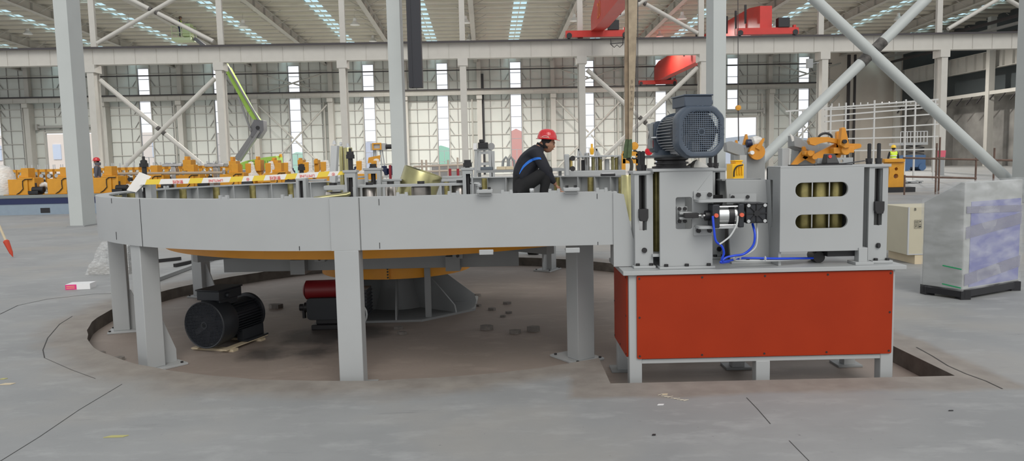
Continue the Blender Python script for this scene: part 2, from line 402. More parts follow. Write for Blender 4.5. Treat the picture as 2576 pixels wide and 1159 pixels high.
for z in girt_z:
    m = MB(); e = WU0
    for a, b, u in gaps:
        if has_door(u) and z < 6.3: a, b = u-3.05, u+3.05
        bbox_uv(m, e, a, V3-.14, V3-.002, z-.045, z+.045); e = b
    bbox_uv(m, e, 41.5, V3-.14, V3-.002, z-.045, z+.045)
    m.build('girt', STEELW, wall_back, smooth=False)
RODM = mat('sag_rod_grey', (.26,.25,.24), .6)
k = 0
for b_ in range(-7, 5):
    base = -.615 + 8.93*b_
    for off in (1.35, 2.7, 6.3, 7.65):
        u = base + off; z0 = .2
        if has_door(base+4.5) and 1.4 < off < 7.6: z0 = 7.3
        m = MB(); bbox_uv(m, u-.035, u+.035, V3-.06, V3-.002, z0, 14.6); m.build('sag_rod', RODM, wall_back, smooth=False)
    um = base + 4.465; m = MB()
    for z in girt_z[:-1]:
        if has_door(um) and z < 6.4: continue
        for sgn in (-1, 1):
            a = B(um+sgn*.78, V3-.08, z+.9); c = B(um+sgn*1.33, V3-.08, z+.05); m.bar(a, c, .06, .06)
    m.build('corner_strut', RODM, wall_back, smooth=False)
    for sgn in (-1, 1):
        m = MB(); zz = doors.get(min(doors, key=lambda d: abs(d-um)), 0) if has_door(um) else 0
        bbox_uv(m, um+sgn*.76-.05, um+sgn*.76+.05, V3-.16, V3-.003, zz, 14.5); m.build('jamb_post', STEELW, wall_back, smooth=False)
# white pilaster columns on the wall, one per bay, each with a drain pipe
wi = 0
for k in range(-7, 5):
    u = -.615 + 8.93*k
    m = MB(); bbox_uv(m, u-.3, u+.3, V3-1.2, V3-.16, 0, 9.55); bbox_uv(m, u-.25, u+.25, V3-.8, V3-.16, 9.55, 14.6); bbox_uv(m, u-.34, u+.34, V3-1.5, V3-.16, 9.1, 9.59)
    m.build('wall_column', STEELW, wall_back, smooth=False)
    m = MB(); m.cyl(B(u-.9, V3-.4, 0), B(u-.9, V3-.4, 9.2), .11, 8); m.build('drain_pipe', STEELW, wall_back)
for i, u in enumerate(sorted(win_u)):
    if u < -62: continue
    z0 = .3
    if has_door(u): z0 = doors[min(doors, key=lambda d: abs(d-u))] + 1.0
    r = thing('window_%d' % (i+1), None, None, B(u, V3, z0), kind='structure')
    m = MB(); bbox_uv(m, u-HW, u-HW+.07, V3-.04, V3+.08, z0, 13.6); bbox_uv(m, u+HW-.07, u+HW, V3-.04, V3+.08, z0, 13.6)
    z = z0
    while z < 13.6:
        bbox_uv(m, u-HW, u+HW, V3-.03, V3+.06, z, z+.06); z += 1.33
    bbox_uv(m, u-HW, u+HW, V3-.03, V3+.06, 13.54, 13.6)
    if z0 < 1: bbox_uv(m, u-.03, u+.03, V3-.03, V3+.06, z0, 3.0)
    m.build('window_frame', mat('window_frame_grey', (.33,.34,.36), .5), r, smooth=False)
    m = MB(); bbox_uv(m, u-HW+.07, u+HW-.07, V3+.02, V3+.03, z0+.05, 13.55); m.build('pane', PANE, r, smooth=False)
for i, (u, zt) in enumerate(doors.items()):
    r = thing('door_%d' % (i+1), None, None, B(u, V3, 0), kind='structure')
    m = MB(); bbox_uv(m, u-3.2, u-3.0, V3-.2, V3+.1, 0, zt); bbox_uv(m, u+3.0, u+3.2, V3-.2, V3+.1, 0, zt); bbox_uv(m, u-3.2, u+3.2, V3-.2, V3+.1, zt, zt+.2)
    m.build('door_frame', STEELW, r, smooth=False)
    m = MB(); m.cyl(B(u-3.6, V3-.5, zt+.75), B(u+3.6, V3-.5, zt+.75), .16, 12); bbox_uv(m, u-3.8, u-3.6, V3-.75, V3-.2, zt+.4, zt+1.1); bbox_uv(m, u+3.6, u+3.8, V3-.75, V3-.2, zt+.4, zt+1.1)
    m.build('shutter_roll', mat('shutter_grey', (.36,.35,.33), .6), r)

# the roof over the far bay
ceil = MB(); e = -74.0; strips = []
vv = [56.0, V3+1]
k = -8
while -1.35 + 9*k + 4.5 < 60:
    c = 3.4 - 9 + 9*(k+1) ; k += 1
    if c < -73: continue
    p = [B(e,vv[0],zr(vv[0])), B(c-.6,vv[0],zr(vv[0])), B(c-.6,vv[1],zr(vv[1])), B(e,vv[1],zr(vv[1]))]; q = [a + Vector((0,0,.12)) for a in p]
    ceil.hexa(p + q); strips.append(c); e = c+.6
p = [B(e,vv[0],zr(vv[0])), B(70,vv[0],zr(vv[0])), B(70,vv[1],zr(vv[1])), B(e,vv[1],zr(vv[1]))]; ceil.hexa(p + [a + Vector((0,0,.12)) for a in p])
ceiling = ceil.build('ceiling', ROOFM, smooth=False); tag(ceiling, kind='structure')
for c in strips:
    m = MB(); p = [B(c-.6,vv[0],zr(vv[0])+.05), B(c+.6,vv[0],zr(vv[0])+.05), B(c+.6,vv[1],zr(vv[1])+.05), B(c-.6,vv[1],zr(vv[1])+.05)]
    m.hexa(p + [a + Vector((0,0,.01)) for a in p]); m.build('skylight_strip', SKYL, ceiling, smooth=False)
    m = MB(); p = [B(c-.03,vv[0],zr(vv[0])-.02), B(c+.03,vv[0],zr(vv[0])-.02), B(c+.03,vv[1],zr(vv[1])-.02), B(c-.03,vv[1],zr(vv[1])-.02)]
    m.hexa(p + [a + Vector((0,0,.06)) for a in p]); m.build('skylight_rib', PURL, ceiling, smooth=False)
v = 57.0
while v < 91:
    z = zr(v); m = MB()
    bbox_uv(m, -70, 66, v, v+.02, z-.19, z); bbox_uv(m, -70, 66, v, v+.10, z-.205, z-.19); bbox_uv(m, -70, 66, v-.09, v+.02, z-.02, z-.001)
    m.build('purlin', PURL, ceiling, smooth=False); v += 1.75
for k in range(-7, 7):
    u = -.95 + 9*k; m = MB()
    for (w2, a, b) in ((.22, .27, .30), (.02, .30, .95), (.22, .95, .98)):
        q = [B(u-w2,56.2,zr(56.2)-b), B(u+w2,56.2,zr(56.2)-b), B(u+w2,V3-.2,zr(V3)-b), B(u-w2,V3-.2,zr(V3)-b)]
        m.hexa(q + [x + Vector((0,0,b-a)) for x in q])
    v = 57.5
    while v < 90:
        bbox_uv(m, u-.2, u+.2, v, v+.02, zr(v)-.95, zr(v)-.3); v += 2.9
    m.build('rafter', STEELW, ceiling, smooth=False)
    m = MB(); v = 58.45
    while v < 90:
        for s_ in (-1, 1): m.bar(B(u+s_*.1, v, zr(v)-.9), B(u+s_*1.3, v, zr(v)-.25), .05, .05)
        v += 2.9
    m.build('fly_brace', STEELW, ceiling, smooth=False)

# near columns (row one), standing on the floor
def heavy_column(u, label, zt=12.0):
    c = B(u, V1, 0); r = thing('steel_column', label, 'column', c, 'heavy pale steel columns of the near row')
    m = MB(); w_, d_ = .355, .66
    bbox_uv(m, u-w_/2, u+w_/2, V1-.02, V1+d_, 0.02, zt); m.build('shaft', COLW, r, bevel=.008)
    m = MB(); bbox_uv(m, u-w_/2-.06, u+w_/2+.06, V1-.08, V1+d_+.06, 0, .03); m.build('base_plate', PAINT2, r)
    return r
heavy_column(-11.19, 'heavy pale column in front of the blue-striped machine bed, left of the ring')
heavy_column(-2.40, 'heavy pale column rising behind the tilted olive cylinder')
heavy_column(6.5, 'heavy pale column rising behind the grey fan motor')
heavy_column(15.54, 'heavy pale column at the right edge behind the wrapped console')

def row_col(u, label):
    r = thing('steel_column', label, 'column', B(u, V2, 0), 'white columns of the middle row under the crane girder')
    m = MB(); w_ = .46
    bbox_uv(m, u-w_/2, u+w_/2, V2-.45, V2-.42, 0, 8.52); bbox_uv(m, u-w_/2, u+w_/2, V2+.42, V2+.45, 0, 8.52); bbox_uv(m, u-.12, u+.12, V2-.42, V2+.42, 0, 8.52)
    bbox_uv(m, u-w_/2+.03, u+w_/2-.03, V2+.30, V2+.55, 9.0, 16.2)
    m.build('shaft', STEELW, r, smooth=False)
    m = MB(); bbox_uv(m, u-.36, u+.36, V2-.5, V2+.5, 8.5, 9.045); m.build('girder_bracket', STEELW, r, smooth=False)
    return r
names2 = {-28.05: 'seen just right of the nearest left column, above the red-helmeted worker', -19.0: 'beside the green lift boom', -10.2: 'above the tall thin rollers left of centre', -1.5: 'between the tilted cylinder and the grey gantry stand', 7.17: 'right of the squatting worker', 16.17: 'left of the terminal box of the grey fan motor', 25.17: 'behind the yellow decoiler arms', 34.17: 'right of the white scaffold grid', 43.17: 'hidden at the far right edge'}
for u in (-28.05, -19.0, -10.2, -1.5, 7.17, 16.17, 25.17, 34.17):
    row_col(u, 'white column of the middle row %s' % names2[u])
# crane girders
def girder(v, z0, z1, u0, u1, label, wdt):
    r = thing('crane_girder', label, 'girder', B(0, v, z0))
    m = MB(); bbox_uv(m, u0, u1, v-.01, v+.01, z0, z1); bbox_uv(m, u0, u1, v-wdt, v+wdt, z0, z0+.03); bbox_uv(m, u0, u1, v-wdt, v+wdt, z1-.03, z1)
    u = u0
    while u < u1:
        bbox_uv(m, u-.004, u+.004, v-.045, v+.01, z0, z1); u += 1.5
    m.build('web_and_flanges', STEELW, r, smooth=False)
    m = MB(); bbox_uv(m, u0, u1, v-.05, v+.05, z1, z1+.15); bbox_uv(m, u0, u1, v-wdt-.02, v-wdt+.03, z1-.04, z1+.05); m.build('crane_rail', RAIL, r, smooth=False)
    return r
g2 = girder(V2, 9.05, 10.2, -52, 56, 'long white crane girder with black rail across the middle row of columns', .32)
g3 = girder(V3-1.4, 9.6, 10.2, -63, 41, 'long white crane girder with black rail along the back wall', .28)
m = MB()
for v_, z_, ua, ub in ((V3-2.2, 12.45, -62, 42),):
    m.cyl(B(ua, v_, z_), B(ub, v_, z_), .07, 6)
tag(m.build('sprinkler_pipe', RAIL), 'dark horizontal pipe high along the back wall above its crane girder', 'pipe')

def xbrace(u0, u1, v, z0, z1, r_, label, mt, cuffs=True, zc=None, vz=0):
    a = B(u0, v, z0); b = B(u1, v, z1); c = B(u1, v, z0); d = B(u0, v, z1)
    o = thing('cross_brace', label, 'brace', B((u0+u1)/2, v, z0))
    ctr = (a+b)/2; off = Vector((0, -r_*.2, 0))
    MB().cyl(a, b, r_, 16).build('pipe', mt, o)
    for s_, e_ in ((c, ctr - (d-c).normalized()*r_*2.0), (ctr + (d-c).normalized()*r_*2.0, d)):
        MB().cyl(s_, e_, r_, 16).build('pipe', mt, o)
    if cuffs:
        dd = (d-c).normalized(); m = MB()
        for s_ in (-1, 1): m.cyl(ctr + dd*s_*r_*1.05, ctr + dd*s_*r_*2.3, r_*1.06, 16)
        m.build('scorched_joint', mat('scorched_steel', (.05,.045,.04), .7, noise=.6, nscale=6, col2=(.13,.12,.11)), o)
    return o
# the big near pair between the third and fourth near columns
A_ = P(1868,448,21.7); B_ = P(2333,-5,21.9); C_ = P(2545,460,22.1); D_ = P(2042,-8,21.7)
o = thing('cross_brace', 'thick pale pipe cross brace with scorched joint, in front at the right', 'brace', (B_.x*0+7.5, 21.9, A_.z))
MB().cyl(C_, D_, .155, 24).build('pipe', COLW, o)
ctr = P(2193,132,21.9)
d1 = (B_-A_).normalized()
MB().cyl(A_, ctr - d1*.30, .15, 24).build('pipe', COLW, o); MB().cyl(ctr + d1*.34, B_, .15, 24).build('pipe', COLW, o)
m = MB(); m.cyl(ctr - d1*.42, ctr - d1*.12, .16, 20); m.cyl(ctr + d1*.12, ctr + d1*.46, .16, 20)
m.build('scorched_joint', mat('scorched_steel', (.03,.028,.026), .7, noise=.6, nscale=6, col2=(.13,.12,.11)), o)
xbrace(-27.6, -19.4, V2, .6, 8.0, .16, 'white pipe cross brace below the girder, left', STEELW)
xbrace(-27.6, -19.4, V2, 10.6, 15.0, .15, 'white pipe cross brace above the girder left, beside the lift basket', STEELW)
xbrace(7.6, 15.8, V2, .6, 8.1, .16, 'white pipe cross brace below the girder behind the hanging sling', STEELW)
xbrace(7.6, 15.8, V2, 10.6, 15.2, .15, 'white pipe cross brace above the girder right of the red crane', STEELW)
xbrace(34.6, 42.8, V2, 10.6, 15.2, .15, 'white pipe cross brace above the girder at top right', STEELW)
for (k, lab) in ((-27.4, 'before the third slit window'), (8.3, 'right of the squatting worker'), (35.1, 'before the rightmost slit window')):
    xbrace(k+.4, k+8.5, V3-1.0, .6, 8.8, .10, 'thin white low cross brace on back wall ' + lab, STEELW, False)
    xbrace(k+.4, k+8.6, V3-1.0, 10.2, 12.6, .09, 'thin white high cross brace on back wall ' + lab, STEELW, False)

# right side wall
m = MB(); bbox_uv(m, WU1, WU1+.2, 40, V3+.1, 7.2, 16)
wr = m.build('wall_right', DKWALL, smooth=False); tag(wr, kind='structure')
m = MB(); bbox_uv(m, WU1, WU1+.2, 40, V3+.1, 0, 7.2); m.build('lower_sheeting', MOTT, wr, smooth=False)
m = MB(); bbox_uv(m, WU1-2.5, WU1, 60, 88, 7.0, 7.35); m.build('ledge_slab', STEELW, wr, smooth=False)
m = MB()
v = 60.0
while v < 88: m.bar(B(WU1-2.45, v, 7.0), B(WU1-2.45, v+.9, 6.3), .1, .1); v += 1.6
m.build('ledge_truss', RAIL, wr, smooth=False)
r = thing('crane_girder', 'ribbed cream crane girder sloping away in front of the dark right wall', 'girder', B(WU1-1.2, 75, 9.6))
m = MB(); bbox_uv(m, WU1-1.55, WU1-1.5, 58, 90, 9.7, 11.3); bbox_uv(m, WU1-1.8, WU1-1.2, 58, 90, 11.3, 11.36); bbox_uv(m, WU1-1.8, WU1-1.2, 58, 90, 9.64, 9.7)
v = 58.5
while v < 90: bbox_uv(m, WU1-1.8, WU1-1.5, v, v+.04, 9.7, 11.3); v += 1.4
m.build('ribbed_web', STEELW, r, smooth=False)
for i, (v, lab) in enumerate(((88.5, 'in the far right corner beside the cream panels'), (79.5, 'behind the white scaffold grid at right'), (72.0, 'standing left of the pink bin'), (66.0, 'right of the rusty pipe railing'), (60.5, 'nearest the right edge column'))):
    r = thing('steel_column', 'white side-wall column ' + lab, 'column', B(WU1-2.2, v, 0), 'white columns along the right wall')
    m = MB(); bbox_uv(m, WU1-2.6, WU1-2.0, v-.25, v+.25, 0, 14.5); m.build('shaft', STEELW, r, smooth=False)
for i, z in enumerate((12.2, 12.8, 13.35)):
    m = MB(); bbox_uv(m, WU1-3.6-i*.4, WU1-3.2-i*.4, 57, 90, z, z+.22); tag(m.build('cable_tray', [RAIL, mat('duct_grey', (.30,.30,.29), .5), RAIL][i], smooth=False), ['lowest dark cable tray under the roof at far right', 'grey duct between two dark cable trays at far right', 'topmost dark cable tray under the roof at far right'][i], 'cable tray')

# pendant high-bay lamps, each one a real lamp
lamp_px = [(325,62,66,'over the first upper cross brace'), (612,62,66,'right of the lift basket'), (893,57,66,'left of the centre near column, upper'), (938,98,79,'left of the centre near column, lower'), (1171,52,66,'beside the column at centre, upper'), (1181,95,79,'right of the column at centre, lower'), (1445,47,66,'left of the red crane girder'), (1660,86,79,'right of the hanging sling, lower'), (1716,42,66,'right of the hanging sling, upper'), (2260,44,70,'right of the thick cross brace'), (70,80,72,'at the far left under the roof'), (1953,60,70,'above the far red crane')]
def lamp(c, label, k=1.0, first=[None]):
    if first[0] is None:
        r = thing('pendant_lamp', label, 'lamp', (0,0,0), 'white bell-shaped high-bay lamps')
        MB().lathe([(.10,.62), (.13,.60), (.15,.34), (.20,.30), (.42,.0), (.40,0), (.18,.28)], n=20).build('shade', LAMPW, r)
        MB().cyl((0,0,.62), (0,0,1.15), .015, 6).build('rod', STEELW, r)
        first[0] = r; r.location = c; o = r
    else: o = dup(first[0], c, 0, label)
    ld = bpy.data.lights.new('lamp_light', 'SPOT'); ld.spot_size = math.radians(165); ld.spot_blend = .4; ld.energy = LAMP_W*k; ld.shadow_soft_size = .35; ld.color = (1, .96, .90)
    lo = bpy.data.objects.new('lamp_light', ld); COL.objects.link(lo); lo.parent = o; lo.location = (0, 0, -.45)
for (px, py, Y, lab) in lamp_px:
    lamp(P(px, py+6, Y), 'white bell-shaped pendant lamp ' + lab, .35 if Y > 75 else 1.9 if (px < 100 or px > 2200) else 1.5 if px < 700 else .6)

# hanging steel duct beside the centre column, dark pole on the back wall
p0 = P(1048, 221, 20.2)
m = MB(); m.pb(p0.x-.19, p0.x+.17, p0.y-.12, p0.y+.12, p0.z, 12); m.pb(p0.x-.11, p0.x-.08, p0.y-.14, p0.y+.12, p0.z, 12)
tag(m.build('hanging_duct', mat('anthracite_steel', (.02,.021,.027), .5), smooth=False), 'black square duct hanging beside the centre near column', 'duct')
m = MB(); q = P(1213, 300, 91.25); m.pb(q.x-.28, q.x+.28, q.y-.1, q.y+.1, 0, 12.2)
tag(m.build('dark_pole', mat('charcoal_pole', (.045,.045,.05), .6), smooth=False), 'dark slender pole on the back wall above the grey gantry stand', 'pole')

# outside, seen through doors and windows; colours paled to imitate haze
rr = thing('distant_building', 'pale brick building outside the left doorway', 'building', (-90, 150, 0))
MB().pb(-118, -62, 150, 165, 0, 9).build('wall', EXTM, rr, smooth=False); 
for i in range(14): MB().pb(-116+i*4, -114.4+i*4, 149.8, 150, 4, 7).build('window', EXTB, rr, smooth=False)
rr = thing('distant_building', 'low blue-grey building outside the right doorway', 'building', (50, 165, 0))
MB().pb(30, 78, 165, 180, 0, 4).build('wall', mat('outside_grey', (.55,.6,.7), .8), rr, smooth=False)
MB().plate([(29,4),(79,4),(54,6.2)], (), 164, 181).build('roof', mat('outside_roof', (.4,.45,.52), .8), rr, smooth=False)
for (x, w_, z, c_, lab) in ((1288+(1300-1288), 0, 0, 0, 0),):
    pass
def shed(px, z, w_, c, lab):
    q = P(px, 420, 130); m = MB(); m.pb(q.x-w_/2, q.x+w_/2, 130, 136, 0, z); m.plate([(q.x-w_/2, z), (q.x+w_/2, z), (q.x, z+1.2)], (), 130, 136)
    tag(m.build('distant_shed', c, smooth=False), lab, 'shed')
shed(1110, 3.4, 7, mat('outside_green', (.42,.78,.60), .8), 'green netted mound outside the slit window right of the centre column')
shed(1300, 6.0, 5, mat('outside_red', (.85,.42,.38), .8), 'red brick hut outside the slit window left of the squatting worker')
shed(748, 2.8, 7, mat('outside_green2', (.5,.8,.65), .8), 'green mound outside the slit window beside the cross brace')
shed(930, 4.4, 6, mat('outside_blue2', (.68,.72,.86), .8), 'blue-grey shed outside the slit window left of the centre column')

# ================================================================== the ring machine
CX, CY, R = RC[0], RC[1], 3.2
ZT, ZB = 1.275, .90
YF = CY - R                                   # 5.2, front of the ring
r = thing('ring_frame', 'large pale grey round ring guard on legs, standing in the round floor pit', 'machine frame', (CX, CY, PD))
ring = r
A0, A1 = -PI/2, -PI/2 - math.radians(250)
m = MB(); m.arc((CX,CY), R-.012, R, ZB, ZT, A0, A1, 150); m.pb(CX, .745, YF, YF+.012, ZB, ZT)
m.build('guard_wall', PAINT, r, bevel=0)
m = MB(); m.arc((CX,CY), R-.11, R-.012, ZT-.016, ZT, A0, A1, 150); m.pb(CX, .745, YF+.012, YF+.11, ZT-.016, ZT); m.build('top_flange', PAINT, r)
m = MB(); m.arc((CX,CY), .9, R-.012, ZB, ZB+.02, -PI/2+math.radians(75), A1, 150); m.pb(.2, .745, YF+.012, YF+.5, ZB, ZB+.02); m.build('pit_shade_deck', PAINT, r)  # unseen deck below the worker, widened inward to shade the pit
# ribs and vertical olive rollers on the inner side, right round
ribm = PAINT
for i in range(44):
    a = -PI/2 - math.radians(8 + i*5.6)
    if a < A1 + .02: break
    c_, s_ = math.cos(a), math.sin(a)
    m = MB(); m.pb(R-.115, R-.012, -.005, .005, ZB+.02, ZT-.016); m.rot(a); m.move((CX, CY, 0)); m.build('rib', PAINT, r, smooth=False)
for i in range(22):
    a = -PI/2 - math.radians(13 + i*11.2)
    if a < A1 + .03: break
    p = Vector((CX+(R-.16)*math.cos(a), CY+(R-.16)*math.sin(a), 0))
    MB().cyl(p+Vector((0,0,ZB+.02)), p+Vector((0,0,ZT-.02)), .042, 20).build('guide_roller', OLIVE_D, r)
# flush leg plates and seams
def seam(px0, py0, px1, py1, w_=.003, nm='panel_seam'):
    """thin dark joint on the guard wall between two heights"""
    q0 = P(px0, py0, YF); x = q0.x
    if x > CX: pts = [(x, YF), (x, YF)]
    m = MB()
    for (zz0, zz1) in ((P(px1, py1, YF).z, q0.z),):
        if x >= CX - .05: m.pb(x-w_/2, x+w_/2, YF-.0025, YF+.001, min(zz0,zz1), max(zz0,zz1))
    m.build(nm, DARK, r, smooth=False)
def seam_a(ang, z0, z1, w_=.003, nm='panel_seam'):
    m = MB(); m.pb(R-.001, R+.0025, -w_/2, w_/2, z0, z1); m.rot(math.radians(ang)); m.move((CX, CY, 0)); m.build(nm, DARK, r, smooth=False)
xl, xr = P(831, 560, YF-.01).x, P(903, 560, YF-.01).x
seam(903, 497, 903, 633); seam_a(math.degrees(-math.asin(1)) - math.degrees((CX-xl)/R), ZB, ZT)
def ang_at(px):        # ring angle whose outer face projects to this column
    best = None
    for i in range(0, 1800):
        a = -PI/2 - i*.001; q = Vector((CX+R*math.cos(a), CY+R*math.sin(a), 1.1)) - CP
        x = 1288 + F*q.dot(CR)/q.dot(_f)
        if best is None or abs(x-px) < best[0]: best = (abs(x-px), a)
    return math.degrees(best[1])
seam_a(ang_at(355), ZB, ZT, .004)
seam_a(ang_at(284), ZT-.045, ZT-.004, .008, 'weld_notch'); seam_a(ang_at(290), .93, .995, .006, 'weld_notch')
seam_a(ang_at(750), .905, .935, .005, 'weld_notch'); seam(955, 610, 955, 625, .004, 'weld_notch'); seam(953, 500, 953, 516, .004, 'weld_notch'); seam(1502, 487, 1502, 500, .004, 'weld_notch'); seam(1504, 608, 1504, 616, .004, 'weld_notch')
# small nut tabs along the top edge
def tab(x, y, rz=0):
    m = MB(); m.box((0, .03, ZT+.008), (.085, .012, .016)); m.box((-.03,.03,ZT+.014), (.02,.02,.028)); m.box((.03,.03,ZT+.014), (.02,.02,.028)); m.rot(rz); m.move((x, y, 0)); m.build('nut_tab', PAINT, r)
for px in (1010, 1140, 1275, 1395, 1515): tab(P(px, 490, YF).x, YF)
for px in (415, 560, 720): a = math.radians(ang_at(px)); tab(CX+R*math.cos(a), CY+R*math.sin(a), a + PI/2)
# clamp lugs on top and under the straight part
for (px, top) in ((1222, True), (1438, True), (1222, False), (1438, False)):
    x = P(px, 560, YF).x; m = MB(); w_ = .055
    if top:
        m.pb(x-w_, x+w_, YF-.06, YF+.05, ZT+.012, ZT+.035); m.pb(x-w_*.8, x+w_*.8, YF-.012, YF, ZT-.012, ZT+.013)
        o = m.build('clamp_lug', PAINT, r, bevel=.003)
        bolts(o, [(x-.03, YF, ZT+.035), (x+.03, YF+.01, ZT+.035)], (0,0,1), .011, .016, BLK)
    else:
        m.pb(x-w_*.9, x+w_*.9, YF-.05, YF+.03, ZB-.034, ZB-.022); m.pb(x-w_*.9, x+w_*.9, YF-.06, YF-.04, ZB-.045, ZB-.01)
        o = m.build('clamp_lug', PAINT, r, bevel=.003)
# end plate where the ring meets the straightener
xe = .745
m = MB(); m.plate([(xe-.03, .74+.003), (xe+.15, .743), (xe+.045, ZT-.02), (xe-.03, ZT-.005)], (), YF-.012, YF+.012); m.pb(xe-.03, xe-.018, YF+.012, YF+.16, .75, ZT); m.build('end_plate', PAINT, r, bevel=.002)
def ring_leg(a, rr, wid=.165, dep=.15, zt=ZT, name='leg', gus=True):
    """a: ring angle; outer face stands at radius rr"""
    m = MB(); m.pb(rr-dep, rr, -wid/2, wid/2, PD+.018, zt); 
    m.rot(a); m.move((CX, CY, 0)); o = m.build(name, PAINT, r, bevel=.006)
    m = MB(); m.pb(rr-dep-.16, rr+.05, -wid/2-.06, wid/2+.06, PD, PD+.02); m.rot(a); m.move((CX, CY, 0)); m.build('foot_plate', PAINT, o, bevel=.004)
    if gus:
        m = MB(); m.plate([(rr-dep-.13, PD+.02), (rr-dep+.01, PD+.02), (rr-dep+.01, PD+.42), (rr-dep-.02, PD+.42), (rr-dep-.13, PD+.12)], (), -.007, .007)
        m.rot(a); m.move((CX, CY, 0)); m.build('gusset', PAINT, o)
    Rm = Matrix.Rotation(a, 3, 'Z')
    pts = [Rm @ Vector((rr-dep-.12, s_*(wid/2+.03), PD+.02)) + Vector((CX, CY, 0)) for s_ in (-1,1)] + [Rm @ Vector((rr+.03, s_*(wid/2+.03), PD+.02)) + Vector((CX, CY, 0)) for s_ in (-1,1)]
    bolts(o, pts, (0,0,1), .012, .012, BLK)
    return o
m = MB(); xa, xb = P(848, 800, YF).x, P(909, 800, YF).x
m.pb(xa, xb, YF-.004, YF+.14, PD+.02, ZB+.0); o = m.build('leg', PAINT, r, bevel=.004)
m = MB(); m.pb(P(831,560,YF).x, P(903,560,YF).x, YF-.003, YF-.0005, ZB, ZT-.002); m.build('leg_head', PAINT, o)
m = MB(); m.pb(xa-.06, xb+.06, YF, YF+.25, PD, PD+.02); m.build('foot_plate', PAINT, o); m = MB(); m.plate([(YF+.13, PD+.02), (YF+.24, PD+.02), (YF+.13, PD+.4)], (), (xa+xb)/2-.007, (xa+xb)/2+.007, T=lambda a,b,t: (t,a,b)); m.build('gusset', PAINT, o)
ring_leg(math.atan2(6.02-CY, -2.96-CX), R-.02, zt=ZB+.02)
ring_leg(math.atan2(7.40-CY, -4.05-CX), R-.03, wid=.13, zt=ZB+.01)
ring_leg(math.atan2(9.4-CY, -4.05-CX), R-.03, zt=ZB+.01)
ring_leg(math.atan2(10.95-CY, .50-CX), R-.05, zt=ZB+.01)
ring_leg(math.atan2(5.92-CY, .56-CX), 3.0, wid=.17, zt=ZB+.01, gus=False)

# ------------------------------------------------------------------ turntable under the ring
TX, TY = -1.33, 8.45
t = thing('turntable', 'yellow-rimmed turntable on a finned grey pedestal standing in the pit under the ring', 'turntable', (TX, TY, PD)); tt = t
def ngon(n, rr, cx, cy, a0=0): return [(cx+rr*math.cos(a0+2*PI*i/n), cy+rr*math.sin(a0+2*PI*i/n)) for i in range(n)]
m = MB(); m.plate(ngon(8, .98, TX, TY, PI/8), (), PD, PD+.022, T=lambda a,b,t_: (a,b,t_)); m.build('base_plate', PAINT2, t)
m = MB(); m.lathe([(.36, PD+.02), (.28, .1), (.24, .36)], (TX,TY,0), 32); m.build('hub', PAINT2, t)
for i in range(8):
    a = PI/8*2*i + .12
    m = MB(); m.plate([(.22, PD+.02), (.90, PD+.02), (.88, PD+.10), (.42, .34), (.22, .34)], (), -.009, .009); m.rot(a); m.move((TX,TY,0)); m.build('fin', PAINT2, t)
m = MB(); m.arc((TX,TY), .82, .84, .31, .46, 0, 2*PI, 72); m.lathe([(.82,.455), (0.001,.455)], (TX,TY,0), 72); m.build('disc', YEL3, t)
q = Vector((TX+.02, TY-.84, 0)); m = MB(); m.pb(q.x-.03, q.x+.03, q.y-.03, q.y+.01, .315, .455); o = m.build('joint_plate', YEL3, t)
bolts(o, [(q.x+.015, q.y-.03, z) for z in (.335,.365,.395,.425,.445)], (0,-1,0), .010, .012, BLK)
m = MB(); m.pb(TX+.40, TX+.46, TY-.78, TY-.72, PD+.02, .43); m.build('stop_post', PAINT2, t)
# crossing arms
m = MB()
yb = 7.2; x0_, x1_ = P(563, 670, yb).x, P(1305, 650, yb).x
zb0, zb1 = .48, .66
m.pb(x0_, x1_, yb, yb+.01, zb0, zb1); m.pb(x0_, x1_, yb+.01, yb+.12, zb0, zb0+.01); m.pb(x0_, x1_, yb+.01, yb+.12, zb1-.01, zb1); m.pb(x0_, x0_+.012, yb+.01, yb+.14, zb0, zb1+.1); m.build('arm', PAINT2, t, bevel=.002)
m = MB(); m.pb(x0_, x1_, 9.6, 9.7, zb0, zb1); m.build('arm', PAINT2, t)
yc = 7.0; xa_, xb_ = P(792, 650, yc).x, P(1165, 650, yc).x
m = MB(); m.pb(xa_, xb_, yc, yc+.08, .63, .70); m.pb(xa_, xa_+.1, yc-.02, yc+.1, .59, .74); m.pb(xb_-.1, xb_, yc-.02, yc+.1, .59, .74); o = m.build('cross_beam', PAINT2, t, bevel=.003)
bolts(o, [(xa_+.05, yc-.02, z) for z in (.62,.68)] + [(xb_-.05, yc-.02, z) for z in (.62,.68)], (0,-1,0), .016, .014, BLK)
for s_ in (-1, 1): m = MB(); m.pb(TX+s_*.75-.07, TX+s_*.75+.07, 7.08, 9.75, .46, .60); m.build('arm', PAINT2, t)
m = MB(); m.arc((TX+.05, CY-.05), 2.30, 2.42, .745, .86, 0, 2*PI, 120); o = m.build('drum_band', YEL3, t)
for ax in (-2.35, -1.2): 
    pass
for a in (0, PI/2, PI, 3*PI/2): 
    m = MB(); m.bar((TX+.05+.8*math.cos(a+PI/4), CY+.8*math.sin(a+PI/4), .70), (TX+.05+2.3*math.cos(a+PI/4), CY-.05+2.3*math.sin(a+PI/4), .70), .1, .1); m.build('spoke', PAINT2, t)
m = MB(); m.lathe([(.5,.46), (.5,.64), (.001,.66)], (TX, TY, 0), 40); m.build('bearing', DARK, t)

